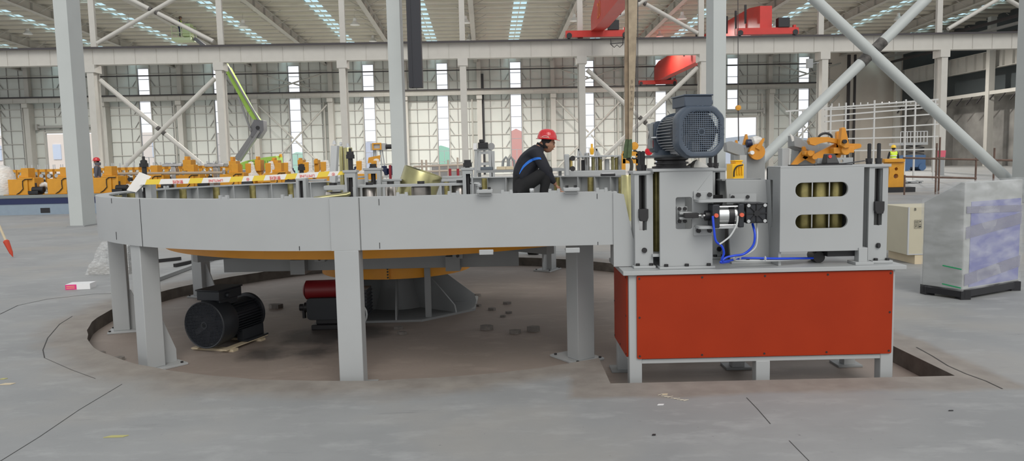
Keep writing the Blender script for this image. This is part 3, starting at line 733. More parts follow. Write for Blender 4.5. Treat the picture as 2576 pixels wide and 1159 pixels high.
# ------------------------------------------------------------------ roller cages inside the ring
IR = 2.36                                      # inner track radius
t = thing('roller_carousel', 'grey bracketed carousel of bright vertical steel rollers inside the ring', 'machine', (CX, CY, ZB+.02)); car = t
RS = mat('ground_steel_roller', (.50,.46,.42), .28, metal=.9, noise=.3, nscale=9)
zf = 1.335
def pxa(px, Y, z):     # world x whose projection lands on a column at this depth and height
    a = P(px, 400, Y); b = P(px, 700, Y); tt_ = (z - a.z)/(b.z - a.z); return a.x + (b.x-a.x)*tt_
def roller(px0, px1, Y, z0, z1, mt=RS, nm='roller', par=None):
    xa = pxa(px0, Y, z1); xb = pxa(px1, Y, z1); c = (xa+xb)/2; rr = abs(xb-xa)/2
    m = MB(); m.lathe([(rr*.94, z0), (rr, z0+.006), (rr, z1-.006), (rr*.94, z1)], (c, Y+rr, 0), 32); return m.build(nm, mt, par or t), c, rr
YI = 6.05
# curved top flange
m = MB(); xL, xR = pxa(893, YI, zf), pxa(1186, YI, zf)
N = 20; top = []; bot = []
vs = []
for i in range(N+1):
    x = xL + (xR-xL)*i/N; y = YI - .05 + .06*((x-(xL+xR)/2)/(xR-xL)*2)**2
    vs += [(x, y, zf-.018), (x, y+.22, zf-.018), (x, y+.22, zf), (x, y, zf)]
fs = [(0,1,2,3), tuple(4*N+k for k in (3,2,1,0))]
for i in range(N):
    for k_ in range(4): fs.append((4*i+k_, 4*i+(k_+1)%4, 4*i+4+(k_+1)%4, 4*i+4+k_))
m.add(vs, fs); m.build('top_flange', PAINT, t)
for (a, b, yy) in ((908,944,.03), (967,994,.25), (1031,1081,.0), (1134,1178,.03)): 
    o, c, rr = roller(a, b, YI+yy, ZB+.03, zf-.022)
    bolts(o, [(c, YI+yy+rr, zf)], (0,0,1), .03, .022, BLK, name='cap_bolt', seg=10)
for px in (893, 1111, 1186): x = pxa(px, YI, 1.2); m = MB(); m.pb(x-.006, x+.006, YI-.04, YI+.2, ZB+.02, zf-.01); m.build('web', PAINT, t)
# left bracket with its roller
m = MB(); xa, xb = pxa(818, YI, zf), pxa(866, YI, zf)
m.plate([(xa, zf-.035), (xb, zf-.035), (xb, zf-.12), (xb+.02, zf-.30), (xb+.04, zf-.30), (xb+.03, zf+.005), (xa, zf+.005)], (), YI-.06, YI+.16); m.build('bracket', PAINT, t, bevel=.008)
o, c, rr = roller(814, 856, YI+.02, ZB+.03, zf-.05); bolts(o, [(c, YI+rr, zf+.005)], (0,0,1), .032, .02, BLK, name='cap_bolt', seg=10)
# slotted posts with black adjusting screws
def screw(x, y, z0, z1, par, rr=.016, nut=None):
    m = MB(); m.cyl((x,y,z0), (x,y,z1), rr, 12)
    if nut: m.cyl((x,y,nut-.012), (x,y,nut+.02), rr*1.9, 6); m.cyl((x,y,nut+.02), (x,y,nut+.045), rr*1.45, 8)
    m.cyl((x,y,z1), (x,y,z1+.03), rr*.6, 8)
    return m.build('adjusting_screw', BLK, par)
def slot_post(px0, px1, Y, z0, z1, ztop, slot=(.25,.25,.12,.12), yd=.10, par=None):
    xa, xb = pxa(px0, Y, z1), pxa(px1, Y, z1); w_ = xb-xa
    m = MB(); m.plate([(xa,z0),(xb,z0),(xb,z1),(xa,z1)], [[(xa+w_*slot[0], z0+slot[2]), (xb-w_*slot[1], z0+slot[2]), (xb-w_*slot[1], z1-slot[3]), (xa+w_*slot[0], z1-slot[3])]], Y, Y+.02)
    m.pb(xa, xa+.012, Y+.02, Y+yd, z0, z1); m.pb(xb-.012, xb, Y+.02, Y+yd, z0, z1)
    m.pb(xa-.012, xb+.012, Y-.006, Y+yd, z1, z1+.02); o = m.build('slotted_post', PAINT, par or t, bevel=.002)
    screw((xa+xb)/2, Y+.05, z0+.04, ztop, o, .02, z1+(ztop-z1)*.75)
    return o
slot_post(866, 893, 5.98, ZB+.02, P(880,434,5.98).z, P(880,382,5.98).z, (.2,.25,.18,.04))
slot_post(1163, 1188, 5.98, ZB+.02, P(1175,428,5.98).z, P(1175,412,5.98).z, (.35,.1,.12,.03))
slot_post(916, 956, 6.5, ZB+.02, P(936,428,6.5).z, P(936,424,6.5).z, (.22,.22,.1,.03))
slot_post(743, 768, 6.9, ZB+.02, P(755,441,6.9).z, P(755,420,6.9).z, (.3,.3,.1,.05))
slot_post(338, 378, 6.35, ZB+.02, P(360,460,6.35).z, P(353,402,6.35).z, (.2,.35,.05,.04))
# right bracket beside it
m = MB(); xa, xb = pxa(1190, YI, zf), pxa(1206, YI, zf); m.plate([(xa, ZB+.1), (xa+.02, ZB+.1), (xa+.025, zf-.02), (xb, zf-.04), (xb+.01, zf-.02), (xb-.01, zf), (xa, zf)], (), YI-.04, YI+.16); m.build('bracket', PAINT, t, bevel=.006)
roller(1198, 1214, YI+.05, ZB+.03, zf-.09, STEEL)
# cross plates and small housings behind
def cplate(px0, py0, px1, py1, Y, dep=.03, mt=PAINT, nm='cross_plate', par=None, bev=.003):
    a = P(px0, py0, Y); b = P(px1, py1, Y); m = MB(); m.pb(a.x, b.x, Y, Y+dep, b.z, a.z); return m.build(nm, mt, par or t, bevel=bev)
cplate(888, 451, 920, 470, 6.6); cplate(956, 451, 1010, 455, 6.6, .12); cplate(960, 457, 1006, 463, 6.55, .02); cplate(1110, 451, 1165, 456, 6.6, .12)
cplate(1112, 443, 1162, 447, 7.0, .1); cplate(768, 451, 816, 455, 7.0, .1); cplate(760, 437, 818, 441, 7.2, .1); cplate(896, 443, 918, 447, 6.62, .06)
# things loose inside the ring
t2 = thing('steel_slab', 'tall pale plate leaning upright beside two thin olive rollers', 'plate', P(835, 462, 6.35))
a, b, c, d = P(828,458,6.3), P(843,461,6.3), P(848,366,6.42), P(832,366,6.42)
m = MB(); dd = Vector((.01,.05,0)); m.hexa([a, b, b+dd, a+dd, d, c, c+dd, d+dd]); m.build('plate', PAINT, t2, bevel=.003)
q = P(841, 363, 6.44); m = MB(); m.lathe([(.018,0), (.018,.015), (.012,.016), (.012,.03), (.001,.035)], q, 12); m.build('lifting_eye', SILV, t2)
for (px0, px1, pyt, pyb, lab) in ((850, 861, 368, 445, 'slim olive roller standing just right of the leaning plate'), (862, 884, 371, 455, 'tall olive roller with a shiny cap behind the black screw')):
    xa, xb = P(px0, 400, 6.55).x, P(px1, 400, 6.55).x; zt_ = P(px0, pyt, 6.55).z; rr = (xb-xa)/2
    t3 = thing('upright_roller', lab, 'roller', ((xa+xb)/2, 6.6, ZB+.02))
    m = MB(); m.lathe([(rr*.9, ZB+.02), (rr, ZB+.03), (rr, zt_-.006), (rr*.93, zt_)], ((xa+xb)/2, 6.6, 0), 28); m.build('barrel', OLIVE, t3)
    m = MB(); m.lathe([(rr*.5, zt_), (rr*.5, zt_+.012), (.012, zt_+.014), (.012, zt_+.035), (.001, zt_+.04)], ((xa+xb)/2, 6.6, 0), 16); m.build('cap', SILV, t3)
# the big tilted drum
q0 = P(1022, 560, 7.0); top_c = P(1067, 425, 6.75); bot_c = P(1037, 518, 6.75)
ax = (top_c - bot_c).normalized(); rr = .178
t4 = thing('tilted_drum', 'large olive steel drum leaning to the right inside the ring', 'drum', (bot_c.x, bot_c.y, ZB+.03))
L_ = (top_c-bot_c).length; base = bot_c - ax*.02
m = MB(); m.lathe([(rr*.97,0), (rr,.006), (rr, L_-.004), (rr*.985, L_), (rr*.93, L_), (rr*.92, L_-.02), (.05, L_-.02), (.05, L_-.06), (.001, L_-.06)], base, 56, ax); m.build('shell', OLIVE, t4)
px_ = ax.cross(Vector((0,1,0))).normalized(); m = MB(); cc = base + ax*(L_+.001); m.bar(cc - px_*-.03, cc - px_*-.10, .05, .004, up=ax); m.build('slot', DARK, t4)
# bundle of olive rods lying on the near track
m = MB()
for i in range(4): a = P(790+i*6, 500-i*1.0, 5.7+.04*i); b = P(872+i*3, 490-i*1.2, 5.8+.04*i); m.tube([a, b], .017, 10)
tag(m.build('rod_bundle', OLIVE), 'tied bundle of thin olive rods lying on the ring left of the drum', 'rods')
# small white bolt-head cap by the worker and flat white sheet
q = P(1338, 484, 5.35); m = MB(); m.lathe([(.016,-.03), (.012,0), (.016,.002), (.018,.02), (.015,.03)], q, 8); tag(m.build('hose_fitting', SILV), 'small shiny ribbed fitting sticking up on the rim below the worker', 'fitting')
# ------------------------------------------------------------------ barrier tape
ta, tb = P(352, 458, 6.3), P(876, 434, 6.0)
tp = thing('barrier_tape', 'yellow and white barrier tape stretched between two black screws on the ring', 'tape', ta)
def tpt(f): return ta.lerp(tb, f) + Vector((0, 0, -.012*math.sin(f*PI)))
segs = [(0,.03,'w'), (.03,.10,'y'), (.10,.245,'w'), (.245,.31,'y'), (.31,.445,'w'), (.445,.505,'y'), (.505,.555,'w'), (.555,.61,'y'), (.61,.71,'w'), (.71,.76,'y'), (.76,.86,'w'), (.86,.91,'y'), (.91,.955,'w'), (.955,1,'y')]
for ch, nm, mt in (('y','yellow_stripe',TAPEY), ('w','white_stripe',TAPEW)):
    for (f0, f1, k_) in segs:
        if k_ != ch: continue
        m = MB(); n_ = 4
        for j in range(n_):
            p = tpt(f0+(f1-f0)*j/n_); q = tpt(f0+(f1-f0)*(j+1)/n_); wd_ = .022*(1 - .5*max(0, (f0-.86)/.14)); up = Vector((0,0,wd_)); sk = Vector((.010,0,0)); off = Vector((0,.0006,0))
            m.hexa([p-up-sk, q-up-sk, q-up-sk+off, p-up-sk+off, p+up+sk, q+up+sk, q+up+sk+off, p+up+sk+off])
        m.build(nm, mt, tp, smooth=False)
d_ = (tb-ta).normalized()
def on_tape(f, txt, sz):
    c = ta.lerp(tb, f) + Vector((0,-.004, -.012*math.sin(f*PI)-.003))
    text_mesh(txt, sz, lambda x,y,z: c - d_*x - Vector((0,0,1))*y + Vector((0,-1,0))*z, TEXTR, tp, depth=.0004)
for f, txt, sz in ((.19,'警戒线',.033), (.375,'LIMITLINE',.030), (.53,'®',.035), (.66,'警戒线',.033), (.81,'LIMITLINE',.030), (.932,'®',.035)):
    on_tape(f, txt, sz)
a_, b_ = P(366, 438, 6.32), P(330, 478, 6.3)
m = MB(); m.add([a_+Vector((-.05,0,.02)), a_+Vector((.05,0,-.02)), b_+Vector((.03,.02,-.02)), b_+Vector((-.05,.02,0))], [(0,1,2,3)]); m.build('loose_end', TAPEW, tp, smooth=False)

# ================================================================== straightener table
YC = 5.0; TZ = .74
xl, xr = .762, 2.668
c = thing('machine_table', 'grey steel machine table with orange side panels in the square pit', 'table', ((xl+xr)/2, YC+.33, PD)); tab_ = c
m = MB(); m.pb(xl-.012, xr+.012, YC-.02, YC+.70, TZ-.03, TZ); m.build('table_top', PAINT, c, bevel=.003)
fr = MB(); x0_, x1_ = xl+.03, xr-.05; y0_, y1_ = YC+.01, YC+.65
fr.pb(x0_+.004, x1_-.004, y0_+.004, y0_+.08, .087, .118); fr.pb(x0_+.004, x1_-.004, y0_+.004, y0_+.08, TZ-.062, TZ-.031); fr.pb(x0_+.004, x1_-.004, y1_-.08, y1_-.004, .087, .118)
fr.pb(x0_+.006, x0_+.08, y0_+.01, y1_-.01, .088, .116); fr.pb(x1_-.08, x1_-.006, y0_+.01, y1_-.01, .088, .116)
fr.pb(x0_+.05, x1_-.05, y0_+.05, y0_+.07, .1, .7)
fr.build('frame', PAINT, c, bevel=.002)
legx = [(x0_, x0_+.088), (pxa(1902, y0_, 0), pxa(1937, y0_, 0)), (x1_-.088, x1_)]
for (a, b) in legx:
    for (yy0, yy1) in ((y0_, y0_+.085), (y1_-.085, y1_)):
        corner = not (a > x0_+.2 and b < x1_-.2)
        o = MB().pb(a, b, yy0, yy1, PD+.015, .7095 if corner else .09).build('leg', PAINT, c, bevel=.004)
        MB().pb(a-.05, b+.05, yy0-.02, yy1+.06, PD, PD+.018).build('foot_plate', PAINT2, o, bevel=.003)
pa, pb_, pz0, pz1 = x0_+.052, x1_-.02, .125, .705
m = MB(); m.plate(rrect(pa, pb_, pz0, pz1, .012, 3), (), YC-.003, YC+.009); o = m.build('side_panel', ORANGE, c)
sp = []
for i in range(5):
    for z in (pz0+.02, pz1-.02): sp.append((pa+.018+(pb_-pa-.036)*i/4, YC-.003, z))
for x in (pa+.018, pb_-.018): sp.append((x, YC-.003, (pz0+pz1)/2))
bolts(o, sp, (0,-1,0), .007, .003, BLK, name='screw', seg=10)
m = MB(); m.plate(rrect(YC+.05, YC+.655, pz0, pz1, .012, 3), (), x0_-.012, x0_, T=lambda a,b,t_: (t_,a,b)); o = m.build('end_panel', ORANGE, c)
bolts(o, [(x0_-.012, y, z) for y in (YC+.07, YC+.35, YC+.635) for z in (pz0+.02, (pz0+pz1)/2, pz1-.02) if not (y == YC+.35 and abs(z-.41) < .05)], (-1,0,0), .007, .003, BLK, name='screw', seg=10)
m = MB(); m.plate(rrect(YC+.05, YC+.655, pz0, pz1, .012, 3), (), x1_, x1_+.01, T=lambda a,b,t_: (t_,a,b)); m.build('end_panel', ORANGE, c)

# ---- slotted guide stands
def guide_stand(px0, px1, Y, ztp, label, slot_px, slot_z, rod_top, rods, blockz, boltz, base_px=None, side=1, ztop_over=.012):
    xa, xb = pxa(px0, Y, 1.1), pxa(px1, Y, 1.1)
    t = thing('guide_stand', label, 'stand', ((xa+xb)/2, Y+.06, TZ), 'slotted guide stands on the orange table')
    bx0, bx1 = pxa(base_px[0], Y, TZ), pxa(base_px[1], Y, TZ)
    m = MB(); m.pb(bx0, bx1, Y-.03, Y+.2, TZ, TZ+.018); o = m.build('foot_plate', PAINT, t, bevel=.003)
    bolts(o, [(bx0+.03, Y-.012, TZ+.018), (bx1-.03, Y-.012, TZ+.018)], (0,0,1), .014, .016, BLK)
    s0, s1 = pxa(slot_px[0], Y, 1.1), pxa(slot_px[1], Y, 1.1)
    m = MB(); m.plate([(xa,TZ+.018),(xb,TZ+.018),(xb,ztp),(xa,ztp)], [[(s0,slot_z),(s1,slot_z),(s1,ztp-.01),(s0,ztp-.01)]], Y, Y+.022)
    m.pb(xa, xa+.014, Y+.022, Y+.16, TZ+.018, ztp); m.pb(s1-.002, s1+.012, Y+.022, Y+.12, slot_z-.02, ztp); m.pb(xb-.014, xb, Y+.022, Y+.16, TZ+.018, slot_z) ; m.build('slotted_plate', PAINT, t, bevel=.002)
    m = MB(); m.pb(xa-ztop_over, xb+ztop_over*.3, Y-.012, Y+.22, ztp, ztp+.02); m.build('cap_plate', PAINT, t, bevel=.002)
    for i, (pxr, yy) in enumerate(rods):
        x = pxa(pxr, yy, ztp)
        m = MB(); m.cyl((x,yy,blockz), (x,yy,rod_top), .0125, 14); m.cyl((x,yy,ztp+.02), (x,yy,ztp+.035), .021, 12); m.cyl((x,yy,ztp+.035), (x,yy,ztp+.06), .0235, 6); m.cyl((x,yy,rod_top), (x,yy,rod_top+.004), .009, 10)
        for k_ in range(8): m.cyl((x,yy,rod_top-.004-.008*k_), (x,yy,rod_top-.007-.008*k_), .0135, 12)
        m.build('adjusting_screw', BLK, t)
    cxs = (s0+s1)/2
    m = MB(); m.plate([(cxs-.032, blockz-.03), (cxs-.02, blockz-.055), (cxs+.026, blockz-.055), (cxs+.034, blockz-.03), (cxs+.034, blockz+.03), (cxs-.032, blockz+.03)], (), Y-.022, Y+.03); m.pb(cxs+.0, cxs+.012, Y-.004, Y+.02, slot_z, blockz); m.build('slide_block', BLK, t, bevel=.003)
    m = MB(); m.cyl((pxa((px0+px1)/2+1, Y, boltz), Y-.012, boltz), ((xa+xb)/2, Y, boltz), .018, 16); m.build('plug', BLK, t)
    return t
Y1 = 5.12
za = P(1620, 437, Y1).z
guide_stand(1597, 1643, Y1, za, 'slotted guide stand at the left end of the orange table', (1608, 1627), P(1615,579,Y1).z, P(1612,381,Y1).z, ((1609, Y1+.05), (1618, Y1+.10)), P(1618,536,Y1).z, P(1620,629,Y1).z, (1593, 1648))
Y2 = 5.5
guide_stand(1793, 1824, Y2, P(1800,430,Y2).z, 'slotted guide stand half hidden behind the main roller housing', (1799, 1811), P(1805,560,Y2).z, P(1795,385,Y2).z, ((1787, Y2+.03), (1800, Y2+.08)), P(1800,500,Y2).z, P(1802,626,Y2).z, (1788, 1828))
guide_stand(2185, 2233, Y1, P(2200,420,Y1).z, 'slotted guide stand at the right end of the orange table', (2199, 2219), P(2210,566,Y1).z, P(2210,361,Y1).z, ((2186, Y1+.12), (2210, Y1+.06)), P(2209,517,Y1).z, P(2208,617,Y1).z, (2190, 2241), ztop_over=.045)
# ---- main roller housing
YM = 5.06
def H(px, py, Y=YM): q = P(px, py, Y); return q.x, q.z
xa = H(1660,550)[0]; xb = H(1793,550)[0]; zt_ = P(1700,431,YM).z
t = thing('roller_housing', 'grey roller housing with a square window carrying the blue-grey fan motor', 'housing', ((xa+xb)/2, YM+.2, TZ)); house = t
w0, w1 = H(1700,550)[0], H(1741,550)[0]; wz0, wz1 = P(1720,576,YM).z, P(1720,496,YM).z
m = MB(); m.plate([(xa,TZ+.016),(xb,TZ+.016),(xb,zt_),(xa,zt_)], [rrect(w0,w1,wz0,wz1,.014,4)], YM, YM+.025); m.build('front_plate', PAINT, t, bevel=.002)
m = MB(); m.pb(xa-.008, xb+.012, YM-.03, YM+.12, TZ, TZ+.016); o = m.build('foot_plate', PAINT, t, bevel=.003)
bolts(o, [(xa+.04, YM-.014, TZ+.016), ((xa+xb)/2, YM-.014, TZ+.016), (xb-.03, YM-.014, TZ+.016)], (0,0,1), .014, .018, BLK)
m = MB(); m.pb(xa-.05, xb+.01, YM-.006, YM+.5, zt_, zt_+.02); m.build('top_plate', PAINT, t, bevel=.003)
m = MB(); m.pb(xa-.03, xb-.02, YM+.47, YM+.495, TZ, zt_); m.build('rear_plate', PAINT2, t)
m = MB(); m.pb(xa-.045, xb-.02, YM+.03, YM+.47, TZ+.08, TZ+.10); m.build('lower_shelf', PAINT, t, bevel=.002)
m = MB(); m.lathe([(.03,TZ+.10), (.035,TZ+.11), (.035,zt_-.02), (.03,zt_)], (xa+.015, YM+.2, 0), 24); m.build('side_roller', OLIVE_D, t)
m = MB(); m.pb(w0+.005, w1-.035, YM+.06, YM+.08, wz0-.02, wz1+.02); m.build('inner_plate', PAINT, t)
# clevis in the window
zc_ = P(1722, 542, YM).z; cxw = H(1722,540)[0]
m = MB(); m.pb(H(1705,0)[0], H(1733,0)[0], YM+.045, YM+.06, P(0,563,YM).z if False else zc_-.055, zc_+.06); o = m.build('clevis_plate', PAINT, t, bevel=.003)
bolts(o, [(H(p_,0)[0], YM+.045, zc_+s_) for p_ in (1712,1726) for s_ in (-.042,.045)], (0,-1,0), .013, .016, BLK)
m = MB(); m.pb(H(1708,0)[0], H(1741,0)[0], YM-.02, YM+.06, zc_+.008, zc_+.026); m.pb(H(1708,0)[0], H(1741,0)[0], YM-.02, YM+.06, zc_-.026, zc_-.010); m.build('clevis_ears', PAINT, o, bevel=.004)
# brackets carrying the air cylinder
def brk(pxa0, pxb0, py_plate, py0, py1, blt, label=None):
    a, b = H(pxa0,0)[0], H(pxb0,0)[0]; z = P(0, py_plate, YM); 
for (pw0, pw1, py_t, py_b, sh0, sh1) in ((1744, 1789, 480, 502, 1745, 1860), (1744, 1793, 569, 592, 1746, 1852)):
    za_, zb_ = P((pw0+pw1)/2, py_t, YM).z, P((pw0+pw1)/2, py_b, YM).z
    m = MB(); m.pb(H(pw0,540)[0], H(pw1,540)[0], YM-.014, YM, zb_, za_); o = m.build('cylinder_bracket', PAINT, t, bevel=.003)
    bolts(o, [(H(p_,540)[0], YM-.014, (za_+zb_)/2+.004) for p_ in (1755,1783)], (0,-1,0), .0165, .018, BLK)
    zz = zb_-.006 if py_t < 520 else za_-.0
    m = MB(); m.plate(rrect(H(sh0,540)[0], H(sh1,540)[0], YM-.135, YM-.0, .02, 3), (), zz-.007, zz+.012, T=lambda a,b,t_: (a,b,t_)); m.build('shelf', PAINT, o, bevel=.002)
# ---- pneumatic cylinder
YP = YM-.07
t = thing('air_cylinder', 'silver air cylinder with black end caps between the brackets in front of the housing', 'cylinder', (H(1820,540,YP)[0], YP, zc_))
zc2 = P(1822, 541, YP).z
def xp(px, Y=YP): return P(px, 540, Y).x
m = MB(); m.cyl((xp(1798),YP,zc2), (xp(1852),YP,zc2), .066, 32); m.build('barrel', SILV, t)
o = m = MB(); hb = .078
for (a, b) in ((1785,1803), (1849,1863)): MB().pb(xp(a), xp(b), YP-hb, YP+.05, zc2-hb, zc2+hb).build('end_cap', mat('cap_anthracite', (.018,.02,.025), .45), t, bevel=.006)
m = MB(); m.cyl((xp(1828),YP,zc2), (xp(1842),YP,zc2), .070, 32); m.build('mounting_band', DARK, t)
for sy in (-1,):
    for sz in (-1, 1): MB().cyl((xp(1800),YP-hb+.018,zc2+sz*(hb-.016)), (xp(1852),YP-hb+.018,zc2+sz*(hb-.016)), .006, 8).build('tie_rod', SILV, t)
m = MB(); m.cyl((xp(1773),YP,zc2), (xp(1786),YP,zc2), .034, 20); m.build('rod_collar', DARK, t)
m = MB(); m.cyl((xp(1748),YP+.01,zc2), (xp(1775),YP,zc2), .011, 14); m.cyl((xp(1763),YP,zc2), (xp(1768),YP,zc2), .019, 6); m.build('piston_rod', STEEL, t)
m = MB(); m.pb(xp(1722), xp(1758), YP-.005, YP+.04, zc2-.014, zc2+.018); m.build('rod_eye', BLK, t, bevel=.004)
for px in (1793, 1856): MB().cyl((xp(px),YP-hb-.016,zc2+.006), (xp(px),YP-hb,zc2+.006), .014, 16).build('hose_port', mat('port_orange', (.7,.12,.06), .4), t)
text_mesh('AIR', .012, lambda x,y,z: Vector((xp(1815)+x, YP-.0665, zc2-.002+y)), GREYB, t) if False else None
# ---- black square booster
t = thing('valve_block', 'black ribbed square pneumatic unit with four corner screws right of the silver cylinder', 'valve', (xp(1903), YP, zc2))
bx0, bx1 = xp(1877,YP-.06), xp(1930,YP-.06); bz0, bz1 = P(1903,561,YP-.06).z, P(1903,511,YP-.06).z
m = MB(); m.pb(bx0, bx1, YP-.055, YP+.10, bz0, bz1); m.build('body', mat('cap_anthracite', (.018,.02,.025), .45), t, bevel=.008)
bcx, bcz = (bx0+bx1)/2, (bz0+bz1)/2; hw = (bx1-bx0)/2
m = MB()
for k_ in range(8):
    a = PI/4*k_; l_ = hw*(1.25 if k_%2 else .92); m.bar((bcx, YP-.059, bcz), (bcx+l_*math.cos(a), YP-.059, bcz+l_*math.sin(a)), .006, .010, up=(0,1,0))
m.cyl((bcx,YP-.066,bcz), (bcx,YP-.054,bcz), .02, 16)
for (xx0,xx1,zz0,zz1) in ((bx0,bx1,bz1-.006,bz1),(bx0,bx1,bz0,bz0+.006),(bx0,bx0+.006,bz0,bz1),(bx1-.006,bx1,bz0,bz1)): m.pb(xx0,xx1,YP-.064,YP-.054,zz0,zz1)
m.build('front_ribs', DARK, t)
bolts(t, [(bcx+s1*(hw-.016), YP-.056, bcz+s2*(hw-.018)) for s1 in (-1,1) for s2 in (-1,1)], (0,-1,0), .0115, .010, SILV, name='corner_screw', seg=14)
m = MB(); m.cyl((xp(1863),YP,zc2), (xp(1878),YP,zc2), .045, 24); m.build('coupling', mat('cap_anthracite', (.018,.02,.025), .45), t)
m = MB(); m.cyl((bx1, YP, bcz), (bx1+.012, YP, bcz), .012, 6); m.build('plug', SILV, t)
m = MB(); zz = P(1895,500,YM).z; m.pb(xp(1860), xp(1928), YM+.14, YM+.155, bz1-.005, zz+.03); o = m.build('rear_lug', PAINT, t); bolts(o, [(xp(p_), YM+.14, zz+.008) for p_ in (1866,1905)], (0,-1,0), .013, .012, BLK)
# ---- hoses
def hose(pts, rr, mt, nm, label, cat='hose'):
    ps = [Vector(p) for p in pts]; out = []
    for i in range(len(ps)-1):
        p0 = ps[max(i-1,0)]; p1 = ps[i]; p2 = ps[i+1]; p3 = ps[min(i+2,len(ps)-1)]
        for j in range(6):
            u = j/6; out.append(.5*((2*p1) + (p2-p0)*u + (2*p0-5*p1+4*p2-p3)*u*u + (3*p1-p0-3*p2+p3)*u**3))
    out.append(ps[-1]); m = MB(); m.tube(out, rr, 10); o = m.build(nm, mt); tag(o, label, cat); return o
yh = YP-.10
hose([P(1793,543,YP-.09), P(1796,575,yh), P(1801,606,yh), P(1815,618,yh+.01), P(1821,636,yh+.02), P(1816,656,yh+.04), P(1836,655,yh+.09), P(1870,649,yh+.13), P(1960,650,yh+.15), P(2045,649,yh+.28)], .0078, BLUEH, 'air_hose', 'blue air hose falling from the silver cylinder and running along the table top')
hose([P(1893,562,YP), P(1899,590,yh+.06), P(1894,618,yh+.06), P(1872,638,yh+.06), P(1845,643,yh+.05), P(1826,648,yh+.05), P(1813,660,yh+.04), P(1834,658,yh+.10)], .0078, BLUEH, 'air_hose', 'blue air hose curving down from the black square unit')
hose([P(1856,543,YP-.09), P(1853,565,yh), P(1838,592,yh), P(1822,606,yh), P(1810,614,yh)], .006, CLEARH, 'air_hose', 'clear hose looping from the right port of the silver cylinder')
hose([P(1904,562,YP), P(1905,595,yh+.07), P(1900,622,yh+.07), P(1880,638,yh+.07), P(1850,650,yh+.08), P(1860,655,yh+.12), P(1960,655,yh+.16), P(2040,650,yh+.30)], .0055, CLEARH, 'air_hose', 'clear hose running beside the blue ones along the table top')
for (px, py, lab) in ((1845,648,'left, where the hoses meet'), (1862,646,'second, holding the hose bundle'), (1925,650,'right, holding the hoses on the table')):
    q = P(px, py, yh+.10); m = MB(); m.lathe([(.016,-.002), (.018,0), (.016,.002), (.0145,0), (.016,-.002)], q, 14, (1,0,0)); tag(m.build('cable_tie', WHITE), 'white cable tie ' + lab, 'cable tie')
# ---- tapered middle stand
t = thing('tapered_bracket', 'grey tapered upright plate behind the black square unit', 'bracket', (xp(1885), 5.3, TZ))
Yt = 5.27
m = MB(); m.plate([(P(1838,655,Yt).x, TZ+.015), (P(1942,655,Yt).x, TZ+.015), (P(1930,452,Yt).x, P(1930,452,Yt).z), (P(1826,452,Yt).x, P(1826,452,Yt).z)], (), Yt, Yt+.022); m.build('face_plate', PAINT, t, bevel=.002)
m = MB(); m.hexa([P(1926,452,Yt), P(1938,452,Yt-.03), P(1938,452,Yt-.02)+Vector((0,.2,0)), P(1926,452,Yt)+Vector((0,.2,0)), P(1936,640,Yt), P(1946,640,Yt-.04), P(1946,640,Yt-.02)+Vector((0,.2,0)), P(1936,640,Yt)+Vector((0,.2,0))]); m.build('side_fin', PAINT, t)
m = MB(); m.pb(xp(1836,Yt), xp(1950,Yt), Yt-.05, Yt+.1, TZ, TZ+.015); o = m.build('foot_plate', PAINT, t, bevel=.002); bolts(o, [(xp(p_,Yt), Yt-.02, TZ+.015) for p_ in (1880,1915)], (0,0,1), .012, .014, BLK)
m = MB(); m.pb(xp(1826,Yt+.3), xp(1832,Yt+.3), Yt+.1, Yt+.4, TZ, P(1826,452,Yt).z-.01); m.pb(xp(1826,Yt), xp(1925,Yt), Yt+.1, Yt+.25, P(1826,452,Yt).z-.01, P(1826,452,Yt).z); m.build('rear_web', PAINT2, t)
# ---- right roller housing with two long windows
t = thing('roller_housing', 'wide grey housing with two rounded slot windows showing olive rollers', 'housing', (xp(2065), YM+.2, TZ)); h2 = t
xa, xb = pxa(1962, YM, 1.1), pxa(2172, YM, 1.1); zt_ = P(2060, 421, YM).z; zb_ = P(2060, 632, YM).z
wins = [rrect(pxa(2001,YM,1.2), pxa(2133,YM,1.2), P(2067,495,YM).z, P(2067,458.5,YM).z, .045, 7), rrect(pxa(2001,YM,1.0), pxa(2132,YM,1.0), P(2067,574,YM).z, P(2067,539,YM).z, .045, 7)]
m = MB(); m.plate([(xa,zb_),(xb,zb_),(xb,zt_),(xa,zt_)], wins, YM, YM+.022); m.build('front_plate', PAINT, t, bevel=.002)
m = MB(); hl = [[(YM+.15, 1.0), (YM+.21, 1.0), (YM+.21, 1.33), (YM+.15, 1.33)]]; m.plate([(YM+.022, TZ), (YM+.27, TZ), (YM+.27, zt_), (YM+.022, zt_)], hl, xa-.0, xa+.02, T=lambda a,b,t_: (t_,a,b)); m.build('left_cheek', PAINT, t, bevel=.002)
m = MB(); m.pb(xb-.022, xb, YM+.022, YM+.27, zb_, zt_); m.pb(xb-.03, xb+.03, YM-.01, YM+.06, TZ, zb_+.02) ; m.pb(xb-.06, xb+.065, YM-.03, YM+.1, TZ, TZ+.02); m.build('right_cheek', PAINT, t, bevel=.002)
m = MB(); m.pb(xa, xb, YM+.25, YM+.27, TZ+.1, zt_); m.build('rear_plate', PAINT2, t)
m = MB(); m.pb(xa, xb+.0, YM+.0, YM+.27, zt_, zt_+.012); m.build('top_plate', PAINT, t, bevel=.002)
m = MB(); m.pb(xb-.22, xb-.03, YM+.05, YM+.2, zb_-.045, zb_); m.build('lower_block', DARK, t)
for px in (2022, 2063, 2103):
    x = pxa(px, YM+.1, 1.1); m = MB(); m.lathe([(.045, zb_+.02), (.05, zb_+.03), (.05, zt_-.03), (.045, zt_-.02)], (x, YM+.12, 0), 28); m.build('roller', OLIVE_D, t)
